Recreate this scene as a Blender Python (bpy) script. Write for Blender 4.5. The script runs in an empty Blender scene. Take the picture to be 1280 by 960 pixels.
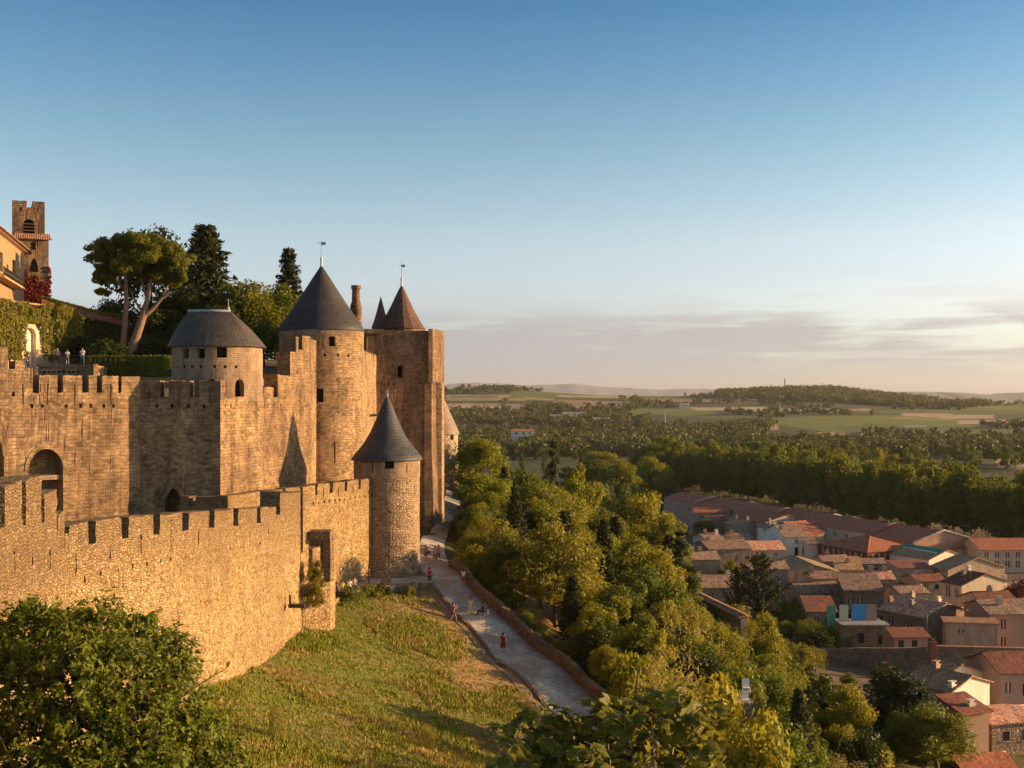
import bpy, math, random
import numpy as np
from mathutils import Vector, noise as mnoise
R = math.radians
sc = bpy.context.scene
col = sc.collection
random.seed(7)
# ------------------------------------------------------------------ camera, sky, sun, exposure
F = 1400.0; HY = 498.0                      # focal length in photo pixels, horizon row
cam = bpy.data.objects.new('camera', bpy.data.cameras.new('camera'))
col.objects.link(cam); sc.camera = cam
cam.rotation_euler = (R(90), 0, 0)
cam.data.sensor_width = 36; cam.data.lens = 36 * F / 1280
cam.data.shift_y = (HY - 480) / 1280.0
cam.data.clip_start = .5; cam.data.clip_end = 60000
SUN_AZ, SUN_EL = R(7.5), R(10)                # azimuth measured from +x towards +y
SUN_STRENGTH = 5.0
SKY_STRENGTH = .080
SUN_COL = (1.0, .62, .29)
EXPOSURE = .92
HAZE = 3.2e-5
sun = bpy.data.objects.new('sun', bpy.data.lights.new('sun', 'SUN')); col.objects.link(sun)
sun.data.energy = SUN_STRENGTH; sun.data.angle = R(.5); sun.data.color = SUN_COL
sd = Vector((math.cos(SUN_AZ) * math.cos(SUN_EL), math.sin(SUN_AZ) * math.cos(SUN_EL), math.sin(SUN_EL)))
sun.rotation_euler = sd.to_track_quat('Z', 'Y').to_euler()

def nodes_of(m):
    m.use_nodes = True; nt = m.node_tree; nt.nodes.clear(); return nt
class NT:
    def __init__(s, nt): s.nt = nt
    def n(s, t, ins=None, **props):
        nd = s.nt.nodes.new('ShaderNode' + t)
        for k, v in props.items(): setattr(nd, k, v)
        for k, v in (ins or {}).items():
            sock = nd.inputs[k]
            if isinstance(v, bpy.types.NodeSocket): s.nt.links.new(v, sock)
            elif isinstance(v, bpy.types.Node): s.nt.links.new(v.outputs[0], sock)
            else: sock.default_value = v
        return nd
    def math(s, op, a, b=0.0, c=None, clamp=False):
        d = {0: a, 1: b}
        if c is not None: d[2] = c
        return s.n('Math', d, operation=op, use_clamp=clamp).outputs[0]
    def ramp(s, fac, stops, interp='LINEAR'):
        nd = s.n('ValToRGB', {0: fac}); cr = nd.color_ramp; cr.interpolation = interp
        while len(cr.elements) < len(stops): cr.elements.new(.5)
        for e, (p, c) in zip(cr.elements, stops):
            e.position = p; e.color = (c[0], c[1], c[2], 1) if hasattr(c, '__len__') else (c, c, c, 1)
        return nd.outputs[0]
    def mix(s, f, a, b, mode='MIX'):
        nd = s.n('Mix', data_type='RGBA', blend_type=mode)
        for i, v in ((0, f), (6, a), (7, b)):
            if isinstance(v, bpy.types.NodeSocket): s.nt.links.new(v, nd.inputs[i])
            elif isinstance(v, bpy.types.Node): s.nt.links.new(v.outputs[0], nd.inputs[i])
            else: nd.inputs[i].default_value = v if i == 0 else (tuple(v) + (1,))[:4]
        return nd.outputs[2]
    def noise(s, vec, scale, detail=4, rough=.55, dist=0):
        return s.n('TexNoise', {'Vector': vec, 'Scale': scale, 'Detail': detail, 'Roughness': rough, 'Distortion': dist}).outputs[0]
    def mapping(s, vec, scale=(1, 1, 1), loc=(0, 0, 0), rot=(0, 0, 0)):
        return s.n('Mapping', {'Vector': vec, 'Scale': scale, 'Location': loc, 'Rotation': rot}).outputs[0]

# world: Nishita sky with thin evening cloud bars low over the horizon
w = bpy.data.worlds.new('World'); sc.world = w; nt = nodes_of(w); T = NT(nt)
sky = T.n('TexSky', sky_type='NISHITA', sun_disc=False, sun_elevation=SUN_EL, sun_rotation=R(90) - SUN_AZ,
          altitude=200, air_density=1.0, dust_density=1.6, ozone_density=2.2)
tc = T.n('TexCoord'); sep = T.n('SeparateXYZ', {0: tc.outputs['Generated']})
el = sep.outputs[2]; axx = sep.outputs[0]
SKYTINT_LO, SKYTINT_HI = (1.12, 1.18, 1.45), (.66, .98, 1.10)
tint = T.ramp(el, [(0, (1.5, 1.7, 2.6)), (.05, (1.75, 1.75, 2.1)), (.085, (2.1, 1.80, 1.95)), (.14, (2.05, 1.76, 1.68)), (.21, (1.46, 1.55, 1.46)), (.33, (.57, 1.01, 1.24)), (.45, (.7, .9, 1.0)), (.65, (1.05, .9, .75)), (1, (1.1, .85, .65))])  # upper stops lie above the view, warmed only to tint the fill light
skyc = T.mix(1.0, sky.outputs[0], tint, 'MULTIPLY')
# cloud bars: noise stretched strongly along the horizon
elw = T.math('MULTIPLY', el, 26.0)
cv = T.n('CombineXYZ', {0: T.math('MULTIPLY', axx, 4.2), 1: T.math('MULTIPLY', sep.outputs[1], 1.2), 2: elw})
cn = T.noise(cv, 1.25, 7, .56, .25)
cn2 = T.noise(T.mapping(cv, (.6, .6, 2.2), (3, 1, 4)), 2.6, 6, .6)
band = T.ramp(el, [(0, .25), (.012, .45), (.034, .9), (.060, 1.0), (.070, .75), (.080, .3), (.10, .10), (.13, 0)])
dens = T.math('MULTIPLY', band, T.math('MULTIPLY_ADD', T.math('ADD', T.math('MULTIPLY', cn, .65), T.math('MULTIPLY', cn2, .35)), 10.0, -4.0, True), clamp=True)
warmx = T.math('MULTIPLY_ADD', axx, 1.2, .45, True)
ccol = T.mix(warmx, (2.75, 2.8, 3.15), (3.7, 3.35, 3.3))
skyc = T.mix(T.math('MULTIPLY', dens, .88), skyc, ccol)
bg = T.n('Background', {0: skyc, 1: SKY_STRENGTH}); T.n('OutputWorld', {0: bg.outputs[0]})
vs = sc.view_settings; vs.view_transform = 'Standard'; vs.look = 'None'; vs.exposure = EXPOSURE; vs.gamma = 1; vs.use_curve_mapping = False
sc.cycles.use_denoising = True; sc.cycles.max_bounces = 6; sc.cycles.diffuse_bounces = 3; sc.cycles.transmission_bounces = 3
sc.cycles.volume_bounces = 0; sc.cycles.transparent_max_bounces = 4

# ------------------------------------------------------------------ helpers
def at(px, py, d): return Vector(((px - 640) / F * d, d, -(py - HY) / F * d))
def zy(py, d): return -(py - HY) / F * d
def tag(o, label=None, cat=None, group=None, kind=None):
    if label: o['label'] = label
    if cat: o['category'] = cat
    if group: o['group'] = group
    if kind: o['kind'] = kind
    return o
OFF = {}
def empty(name, loc, label, cat, group=None):
    o = bpy.data.objects.new(name, None); col.objects.link(o); o.location = loc; o.empty_display_size = .5
    OFF[o] = Vector(loc); return tag(o, label, cat, group)
class MB:
    def __init__(s): s.v = []; s.f = []; s.uv = []; s.sm = []
    def poly(s, pts, uvs=None, smooth=False):
        pts = [Vector(p) for p in pts]; i = len(s.v); s.v += pts; s.f.append(list(range(i, i + len(pts))))
        if uvs is None:
            n = Vector((0, 0, 0))
            for a, b in zip(pts, pts[1:] + pts[:1]):
                n += Vector(((a.y - b.y) * (a.z + b.z), (a.z - b.z) * (a.x + b.x), (a.x - b.x) * (a.y + b.y)))
            if n.length < 1e-9: n = Vector((0, 0, 1))
            n.normalize(); t = Vector((-n.y, n.x, 0))
            if t.length < .05: t = Vector((1, 0, 0))
            t.normalize(); b = n.cross(t)
            uvs = [(p.dot(t), p.dot(b)) for p in pts]
        s.uv += uvs; s.sm.append(smooth)
    def box(s, c, size, rz=0):
        sx, sy, sz = [k / 2 for k in size]; cx, cy, cz = c; ca, sa = math.cos(rz), math.sin(rz)
        P = lambda x, y, z: (cx + x * ca - y * sa, cy + x * sa + y * ca, cz + z)
        V = [P(x, y, z) for z in (-sz, sz) for x, y in ((-sx, -sy), (sx, -sy), (sx, sy), (-sx, sy))]
        for q in ((0, 3, 2, 1), (4, 5, 6, 7), (0, 1, 5, 4), (1, 2, 6, 5), (2, 3, 7, 6), (3, 0, 4, 7)): s.poly([V[k] for k in q])
    def prism(s, plan, z0, z1):
        n = len(plan)
        for i in range(n):
            a, b = plan[i], plan[(i + 1) % n]
            s.poly([(a[0], a[1], z0), (b[0], b[1], z0), (b[0], b[1], z1), (a[0], a[1], z1)])
        s.poly([(p[0], p[1], z1) for p in plan]); s.poly([(p[0], p[1], z0) for p in reversed(plan)])
    def tube(s, pts, rad, n=8, caps=True):
        pts = [Vector(p) for p in pts]; rings = []
        if not hasattr(rad, '__len__'): rad = [rad] * len(pts)
        for i, p in enumerate(pts):
            d = (pts[min(i + 1, len(pts) - 1)] - pts[max(i - 1, 0)])
            if d.length < 1e-6: d = Vector((0, 0, 1))
            d.normalize(); a = d.cross(Vector((.3, .9, .1)) if abs(d.z) > .9 else Vector((0, 0, 1))).normalized(); b = d.cross(a)
            rings.append([p + (a * math.cos(t) + b * math.sin(t)) * rad[i] for t in [k * math.tau / n for k in range(n)]])
        L = 0
        for i in range(len(pts) - 1):
            L2 = L + (pts[i + 1] - pts[i]).length
            for k in range(n):
                k2 = (k + 1) % n; u0, u1 = k * .1, (k + 1) * .1
                s.poly([rings[i][k], rings[i][k2], rings[i + 1][k2], rings[i + 1][k]], [(u0, L), (u1, L), (u1, L2), (u0, L2)], True)
            L = L2
        if caps:
            s.poly(list(reversed(rings[0]))); s.poly(rings[-1])
    def lathe(s, cx, cy, prof, n=32, rref=None, a0=0, a1=math.tau, smooth=True):
        rref = rref or max(p[0] for p in prof); L = 0
        for (r0, z0), (r1, z1) in zip(prof, prof[1:]):
            L2 = L + math.hypot(r1 - r0, z1 - z0)
            for k in range(n):
                t0, t1 = a0 + (a1 - a0) * k / n, a0 + (a1 - a0) * (k + 1) / n
                P = [(cx + r * math.cos(t), cy + r * math.sin(t), z) for r, t, z in ((r0, t0, z0), (r0, t1, z0), (r1, t1, z1), (r1, t0, z1))]
                U = [(t0 * rref, L), (t1 * rref, L), (t1 * rref, L2), (t0 * rref, L2)]
                if r1 < 1e-4: P = P[:3]; U = U[:3]
                s.poly(P, U, smooth)
            L = L2
    def build(s, name, m, parent=None):
        me = bpy.data.meshes.new(name); off = OFF.get(parent, Vector((0, 0, 0)))
        me.from_pydata([v - off for v in s.v], [], s.f)
        ul = me.uv_layers.new(name='UVMap'); ul.data.foreach_set('uv', [c for u in s.uv for c in u])
        me.polygons.foreach_set('use_smooth', s.sm)
        me.validate(); me.update()
        if any(s.sm):
            try:
                import bmesh
                bm = bmesh.new(); bm.from_mesh(me); bmesh.ops.remove_doubles(bm, verts=bm.verts, dist=1e-4); bm.to_mesh(me); bm.free()
            except Exception: pass
        me.materials.append(m)
        o = bpy.data.objects.new(name, me); col.objects.link(o)
        if parent: o.parent = parent; OFF[o] = off
        return o
def npmesh(name, V, Fc, m, attr=None, smooth=False):
    """numpy mesh, Fc (n,k) all the same side count; attr = {name: (per-vertex rgb)}"""
    me = bpy.data.meshes.new(name); n, k = Fc.shape
    me.vertices.add(len(V)); me.vertices.foreach_set('co', V.astype(np.float32).ravel())
    me.loops.add(n * k); me.loops.foreach_set('vertex_index', Fc.astype(np.int32).ravel())
    me.polygons.add(n); me.polygons.foreach_set('loop_start', np.arange(0, n * k, k, dtype=np.int32))
    me.polygons.foreach_set('loop_total', np.full(n, k, np.int32))
    if smooth: me.polygons.foreach_set('use_smooth', np.ones(n, bool))
    for an, av in (attr or {}).items():
        a = me.attributes.new(an, 'FLOAT_COLOR', 'POINT'); c = np.ones((len(V), 4), np.float32); c[:, :3] = av; a.data.foreach_set('color', c.ravel())
    me.update(calc_edges=True)
    if m: me.materials.append(m)
    return me
def link(name, me, parent=None, loc=(0, 0, 0)):
    o = bpy.data.objects.new(name, me); col.objects.link(o); o.location = loc
    if parent: o.parent = parent
    return o

# ------------------------------------------------------------------ materials
MATS = {}
def principled(T, colr, rough=.85, bump=None, bstr=.5, bdist=.05, spec=.25):
    ins = {'Base Color': colr if isinstance(colr, bpy.types.NodeSocket) else tuple(colr) + (1,), 'Roughness': rough, 'Specular IOR Level': spec}
    p = T.n('BsdfPrincipled', ins)
    if bump is not None:
        b = T.n('Bump', {'Strength': bstr, 'Distance': bdist, 'Height': bump}); T.nt.links.new(b.outputs[0], p.inputs['Normal'])
    T.n('OutputMaterial', {0: p.outputs[0]}); return p
def newmat(name): m = bpy.data.materials.new(name); MATS[name] = m; return m, NT(nodes_of(m))
def plain(name, c, rough=.7, var=.15, scale=3, metal=0):
    m, T = newmat(name); g = T.n('NewGeometry').outputs['Position']
    k = T.noise(g, scale, 4); cc = T.mix(k, tuple(x * (1 - var * 1.6) for x in c), tuple(min(1, x * (1 + var * 1.6)) for x in c))
    p = principled(T, cc, rough); p.inputs['Metallic'].default_value = metal; return m
def objvar(T, b, k=1.0):
    r = T.n('ObjectInfo').outputs['Random']
    return T.mix(1, b, T.ramp(r, [(0, (1 - .14 * k, 1 - .15 * k, 1 - .17 * k)), (.35, (1.0, 1.0, 1.0)), (.7, (1 + .06 * k, 1 + .04 * k, 1.0)), (1, (1 - .05 * k, 1 - .03 * k, 1.0))]), 'MULTIPLY')
def ashlar(name, c1, c2, mortar, bw=.62, bh=.30, stain=(.35, .27, .2), amt=.5, warm=(.62, .45, .27)):
    """coursed squared stone in metre UVs"""
    m, T = newmat(name); uv = T.n('UVMap').outputs[0]; g = T.n('NewGeometry').outputs['Position']
    wob = T.n('TexNoise', {'Vector': uv, 'Scale': 1.3, 'Detail': 3.0}).outputs[1]
    uvw = T.n('VectorMath', {0: uv, 1: T.n('VectorMath', {0: wob, 1: (.09, .09, .0)}, operation='MULTIPLY').outputs[0]}, operation='ADD').outputs[0]
    br = T.n('TexBrick', {'Vector': uvw, 'Color1': (1, 1, 1, 1), 'Color2': (0, 0, 0, 1), 'Mortar': (.5, .5, .5, 1), 'Scale': 1.0, 'Mortar Size': .022,
                          'Mortar Smooth': .5, 'Bias': 0.0, 'Brick Width': bw, 'Row Height': bh}, offset=.5, squash=1.25, squash_frequency=3)
    rnd = T.noise(T.mapping(uvw, (1 / bw, 1 / bh, 1)), .9, 2, .6)
    fine = T.noise(g, 9, 6, .7); big = T.noise(g, .16, 6, .62); mid = T.noise(g, .9, 5, .65)
    base = T.mix(br.outputs[0], c1, c2)
    base = T.mix(T.math('MULTIPLY_ADD', rnd, 3.2, -1.25, True), base, warm)
    base = T.mix(T.math('MULTIPLY', br.outputs[1], .75), base, mortar)
    base = T.mix(1, base, T.ramp(fine, [(.28, .45), (.5, 1.0), (.75, 1.35)]), 'MULTIPLY')
    base = T.mix(T.math('MULTIPLY', T.math('MULTIPLY_ADD', big, 4, -1.75, True), amt), base, stain)
    base = T.mix(1, base, T.ramp(mid, [(.3, .62), (.5, 1.0), (.72, 1.3)]), 'MULTIPLY')
    strk = T.noise(T.mapping(g, (1.1, 1.1, .10)), 1.0, 5, .7); base = T.mix(T.math('MULTIPLY_ADD', strk, 4.0, -2.1, True), base, tuple(x * .7 for x in stain))
    pat = T.noise(T.mapping(uv, (.35, .22, 1)), 1.0, 3, .5); base = T.mix(1, base, T.ramp(pat, [(.35, .78), (.5, 1.0), (.62, 1.25)]), 'MULTIPLY')
    h = T.math('ADD', T.math('MULTIPLY', br.outputs[1], -.8), T.math('MULTIPLY', fine, .7)); h = T.math('ADD', h, T.math('MULTIPLY', br.outputs[0], .25))
    base = objvar(T, base); principled(T, base, .92, h, .9, .06); return m
def rubble(name, cols, mortar, sx=2.6, sy=4.2, stain=(.3, .23, .16), amt=.5, top=None):
    m, T = newmat(name); uv = T.n('UVMap').outputs[0]; g = T.n('NewGeometry').outputs['Position']
    wob = T.n('TexNoise', {'Vector': uv, 'Scale': 2.2, 'Detail': 3.0}).outputs[1]
    uvw = T.n('VectorMath', {0: uv, 1: T.n('VectorMath', {0: wob, 1: (.34, .24, .0)}, operation='MULTIPLY').outputs[0]}, operation='ADD').outputs[0]
    mp = T.mapping(uvw, (sx, sy, 1))
    vo = T.n('TexVoronoi', {'Vector': mp, 'Scale': 1.0, 'Randomness': .85}, voronoi_dimensions='2D')
    ve = T.n('TexVoronoi', {'Vector': mp, 'Scale': 1.0, 'Randomness': .85}, voronoi_dimensions='2D', feature='DISTANCE_TO_EDGE')
    rnd = T.n('SeparateColor', {0: vo.outputs[1]}).outputs[0]; k = len(cols) - 1
    base = T.ramp(rnd, [(i / k, c) for i, c in enumerate(cols)])
    edge = T.ramp(ve.outputs[0], [(0, 1.0), (.16, 0.0)])
    fine = T.noise(g, 8, 6, .72); big = T.noise(g, .13, 6, .65); mid = T.noise(g, .7, 5, .65)
    spk = T.noise(T.mapping(uvw, (3.2, 5.5, 1)), 1.0, 3, .8)
    base = T.mix(T.math('MULTIPLY', edge, T.math('MULTIPLY_ADD', spk, 2.4, -.6, True)), base, mortar)
    base = T.mix(1, base, T.ramp(spk, [(.30, .5), (.5, 1.0), (.70, 1.45)]), 'MULTIPLY')
    base = T.mix(1, base, T.ramp(fine, [(.28, .55), (.5, 1.0), (.75, 1.35)]), 'MULTIPLY')
    if top:
        vv = T.n('SeparateXYZ', {0: uv}).outputs[1]; tf = T.n('MapRange', {0: vv, 1: top[0], 2: top[1]}).outputs[0]
        base = T.mix(T.math('MULTIPLY', T.math('MULTIPLY', tf, T.math('MULTIPLY_ADD', mid, 2.5, -.45, True)), .75), base, (.15, .095, .055))
    base = T.mix(T.math('MULTIPLY', T.math('MULTIPLY_ADD', big, 4, -1.75, True), amt), base, stain)
    base = T.mix(1, base, T.ramp(mid, [(.3, .72), (.5, 1.0), (.72, 1.2)]), 'MULTIPLY')
    h = T.math('ADD', T.math('MULTIPLY', T.ramp(ve.outputs[0], [(0, 0.0), (.22, 1.0)]), .8), T.math('ADD', T.math('MULTIPLY', rnd, .5), T.math('MULTIPLY', fine, .7)))
    base = objvar(T, base); principled(T, base, .93, h, 1.0, .10); return m
def slates(name, c1, c2, lich=(.30, .27, .2)):
    m, T = newmat(name); uv = T.n('UVMap').outputs[0]; g = T.n('NewGeometry').outputs['Position']
    br = T.n('TexBrick', {'Vector': uv, 'Color1': tuple(c1) + (1,), 'Color2': tuple(c2) + (1,), 'Mortar': (.02, .02, .02, 1), 'Scale': 1.0, 'Mortar Size': .028, 'Brick Width': .42, 'Row Height': .34})
    fine = T.noise(g, 5, 6, .7); big = T.noise(g, .5, 5, .65)
    b = T.mix(1, br.outputs[0], T.ramp(fine, [(.3, .55), (.5, 1.0), (.75, 1.5)]), 'MULTIPLY')
    b = T.mix(T.math('MULTIPLY_ADD', big, 3.2, -1.55, True), b, lich)
    principled(T, b, .62, T.math('ADD', T.math('MULTIPLY', br.outputs[1], -1.0), fine), .6, .03, .4); return m
def rooftiles(name, cols, patch=(.42, .34, .28), pamt=.4, pitch=.24):
    m, T = newmat(name); uv = T.n('UVMap').outputs[0]; g = T.n('NewGeometry').outputs['Position']
    sp = T.n('SeparateXYZ', {0: uv})
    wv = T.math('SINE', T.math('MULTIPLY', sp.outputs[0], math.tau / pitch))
    row = T.math('FRACT', T.math('MULTIPLY', sp.outputs[1], 1 / .42))
    cell = T.n('TexWhiteNoise', {'Vector': T.n('CombineXYZ', {0: T.math('FLOOR', T.math('DIVIDE', sp.outputs[0], pitch)), 1: T.math('FLOOR', T.math('MULTIPLY', sp.outputs[1], 1 / .42))})}).outputs[0]
    k = len(cols) - 1; base = T.ramp(cell, [(i / k, c) for i, c in enumerate(cols)])
    big = T.noise(g, .45, 5, .65); fine = T.noise(g, 3, 6, .7)
    base = T.mix(T.math('MULTIPLY', T.math('MULTIPLY_ADD', big, 4, -1.8, True), pamt), base, patch)
    base = T.mix(1, base, T.ramp(fine, [(.3, .5), (.5, 1.0), (.72, 1.4)]), 'MULTIPLY')
    cn_ = T.noise(T.mapping(uv, (3.2, .5, 1)), 1.0, 4, .7); base = T.mix(1, base, T.ramp(cn_, [(.35, .62), (.5, 1.0), (.65, 1.3)]), 'MULTIPLY')
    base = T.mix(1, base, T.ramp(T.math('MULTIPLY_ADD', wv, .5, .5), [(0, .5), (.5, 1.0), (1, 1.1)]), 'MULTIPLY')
    base = objvar(T, base, 1.6); principled(T, base, .88, T.math('ADD', T.math('MULTIPLY', wv, .6), T.math('MULTIPLY', row, -.4)), .8, .06); return m
def plaster(name, c, dirt=(.25, .2, .16), amt=.45, rough=.9):
    m, T = newmat(name); g = T.n('NewGeometry').outputs['Position']
    a = T.noise(T.mapping(g, (1, 1, .35)), .8, 6, .7); f = T.noise(g, 6, 5, .7); s2 = T.noise(T.mapping(g, (3, 3, .25)), 1.0, 4, .6)
    b = T.mix(T.math('MULTIPLY', T.math('MULTIPLY_ADD', a, 4, -1.7, True), amt), c, dirt)
    b = T.mix(T.math('MULTIPLY', T.math('MULTIPLY_ADD', s2, 4, -2.1, True), amt * .7), b, tuple(x * .8 for x in dirt))
    b = T.mix(1, b, T.ramp(f, [(.3, .8), (.5, 1.0), (.72, 1.12)]), 'MULTIPLY')
    b = objvar(T, b, 1.6); principled(T, b, rough, f, .4, .02); return m
def leafmat(name, ca, cb, cc=None, transl=.3, hue=.0, ns=.25):
    """leaf colours vary by tree and by clump; some light passes through the blades"""
    m, T = newmat(name); g = T.n('NewGeometry').outputs['Position']; oi = T.n('ObjectInfo').outputs['Random']
    n1 = T.noise(g, ns * 2.2, 4, .7); n2 = T.noise(g, 5.0, 2, .8)
    k = T.math('MULTIPLY_ADD', n1, 2.0, -.5, True)
    c = T.mix(k, ca, cb)
    c = T.mix(T.math('MULTIPLY', T.math('MULTIPLY_ADD', n2, 5, -2.8, True), .8), c, cc or cb)
    c = T.mix(1, c, T.ramp(oi, [(0, (.70, .78, .8)), (.35, (1.0, 1.0, 1.0)), (.7, (1.15, 1.08, .85)), (1, (.85, 1.0, 1.0))]), 'MULTIPLY')
    d = T.n('BsdfPrincipled', {'Base Color': c, 'Roughness': .55, 'Specular IOR Level': .18})
    t = T.n('BsdfTranslucent', {0: T.mix(1, c, (1.3, 1.2, .5), 'MULTIPLY')})
    mx = T.n('MixShader', {0: transl, 1: d.outputs[0], 2: t.outputs[0]}); T.n('OutputMaterial', {0: mx.outputs[0]}); return m

ashlar('stone_inner', (.32, .205, .105), (.13, .08, .045), (.24, .16, .09), .60, .29, (.13, .08, .055), .55, (.44, .29, .15))
ashlar('stone_tower', (.36, .235, .12), (.16, .10, .06), (.2, .13, .08), .50, .27, (.17, .11, .07), .45, (.52, .36, .2))
ashlar('stone_donjon', (.25, .155, .09), (.14, .085, .055), (.15, .10, .065), .5, .28, (.11, .07, .05), .6, (.34, .22, .125))
rubble('stone_outer', [(.40, .26, .11), (.62, .44, .21), (.50, .33, .145), (.72, .54, .28), (.28, .165, .075), (.56, .38, .175)], (.28, .18, .085), 4.4, 7.4, (.27, .17, .09), .6, top=(-10.5, -6.2))
rubble('stone_small', [(.36, .25, .15), (.50, .36, .22), (.42, .29, .17), (.56, .41, .26), (.24, .16, .1)], (.24, .165, .11), 2.8, 4.4, (.22, .15, .1), .5)
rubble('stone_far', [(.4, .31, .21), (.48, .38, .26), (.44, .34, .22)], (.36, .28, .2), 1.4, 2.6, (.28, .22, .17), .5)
rubble('stone_low', [(.34, .25, .17), (.46, .35, .24), (.26, .19, .13), (.40, .30, .2)], (.2, .15, .1), 2.2, 3.4, (.16, .12, .08), .5)
rubble('stone_pathwall', [(.26, .165, .11), (.34, .23, .155), (.21, .135, .09), (.30, .195, .13)], (.14, .085, .055), 2.6, 5.0, (.14, .08, .055), .4)
rubble('stone_village', [(.32, .235, .17), (.40, .30, .22), (.26, .19, .14), (.36, .265, .19)], (.28, .21, .155), 1.6, 2.6, (.2, .15, .11), .5)
ashlar('tower_render', (.34, .245, .165), (.30, .21, .14), (.28, .19, .125), .42, .2, (.22, .15, .1), .5, (.36, .24, .15))
plaster('plaster_ochre', (.44, .30, .17), (.3, .2, .12), .4)
slates('slate_dark', (.034, .031, .034), (.055, .05, .052), (.075, .062, .05))
slates('slate_blue', (.045, .046, .056), (.068, .07, .08), (.09, .085, .08))
slates('slate_grey', (.07, .058, .05), (.10, .083, .07), (.13, .10, .075))
slates('tile_brown', (.12, .055, .035), (.17, .08, .05), (.15, .08, .055))
slates('tile_sand', (.26, .19, .13), (.32, .24, .17), (.3, .22, .15))
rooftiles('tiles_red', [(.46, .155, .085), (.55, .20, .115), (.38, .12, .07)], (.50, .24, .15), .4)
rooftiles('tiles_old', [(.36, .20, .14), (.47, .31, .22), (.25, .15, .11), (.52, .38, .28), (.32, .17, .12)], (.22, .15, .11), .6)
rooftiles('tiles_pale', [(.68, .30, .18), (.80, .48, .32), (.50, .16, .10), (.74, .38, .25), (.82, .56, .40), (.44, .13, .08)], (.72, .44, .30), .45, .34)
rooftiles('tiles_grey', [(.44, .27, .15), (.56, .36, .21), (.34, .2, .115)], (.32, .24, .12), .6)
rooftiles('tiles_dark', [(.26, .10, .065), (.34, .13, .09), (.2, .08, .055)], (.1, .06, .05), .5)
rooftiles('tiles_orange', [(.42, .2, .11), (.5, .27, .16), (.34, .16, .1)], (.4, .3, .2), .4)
plaster('plaster_white', (.82, .73, .60), (.4, .33, .27), .35)
plaster('plaster_cream', (.60, .48, .35), (.3, .23, .17), .45)
plaster('plaster_brown', (.50, .37, .26), (.2, .15, .11), .6)
plaster('plaster_grey', (.36, .30, .24), (.18, .15, .13), .6)
plaster('plaster_pink', (.46, .29, .22), (.3, .2, .15), .4)
plaster('plaster_rust', (.45, .16, .08), (.3, .14, .09), .5)
plaster('wood_red', (.14, .055, .04), (.08, .04, .03), .5)
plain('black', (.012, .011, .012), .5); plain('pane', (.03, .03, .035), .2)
plain('shutter', (.14, .10, .075), .7); plain('shutter_red', (.16, .05, .035), .7)
plain('metal', (.25, .25, .26), .45, metal=.6); plain('iron', (.05, .045, .045), .5, metal=.4); plain('rust', (.2, .1, .06), .8)
plain('lead', (.38, .39, .42), .4, metal=.3)
plain('brick_red', (.33, .13, .08), .9); plain('blue_paint', (.06, .30, .62), .6, .25, 5); plain('green_paint', (.1, .3, .2), .7, .4)
plain('white_paint', (.75, .74, .72), .6, .05); plain('cream_paint', (.62, .55, .42), .7); plain('concrete', (.36, .34, .32), .9)
plain('green_mesh', (.04, .26, .17), .7, .4, 1.5)
plain('bark', (.14, .095, .065), .95, .4, 6); plain('bark_pale', (.36, .30, .22), .9, .5, 3); plain('bark_pine', (.24, .15, .10), .95, .5, 5)
G = {'olive': ((.11, .115, .016), (.235, .225, .026), (.36, .31, .035)), 'mid': ((.07, .092, .016), (.155, .17, .026), (.25, .235, .035)),
     'dark': ((.032, .046, .012), (.065, .08, .018), (.10, .105, .022)), 'yellow': ((.14, .145, .018), (.27, .25, .026), (.40, .34, .04)),
     'rust': ((.11, .115, .026), (.21, .195, .036), (.31, .26, .055)), 'plane': ((.055, .072, .011), (.14, .15, .016), (.34, .29, .026)),
     'fir': ((.026, .038, .013), (.05, .062, .022), (.08, .085, .026)), 'pine': ((.07, .085, .016), (.15, .15, .025), (.22, .20, .035)), 'ivy': ((.08, .09, .014), (.18, .16, .022), (.28, .2, .035)),
     'redivy': ((.13, .02, .025), (.24, .035, .035), (.24, .09, .03)), 'grey': ((.18, .16, .06), (.33, .27, .11), (.4, .32, .13)), 'purple': ((.05, .018, .02), (.09, .03, .03), (.13, .06, .04)), 'far': ((.07, .09, .02), (.13, .15, .03), (.20, .19, .035))}
up_ = lambda c, k: tuple(min(.62, x * k) for x in c)
for k_, (a_, b_, c_) in G.items():
    kk_ = 1.0 if k_ in ('redivy', 'purple', 'dark', 'fir') else 1.28
    a_, b_, c_ = up_(a_, kk_ * 1.15), up_(b_, kk_), up_(c_, kk_)
    leafmat('leaf_' + k_, a_, b_, c_, .18 if k_ in ('fir', 'dark', 'far') else .38)

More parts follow.
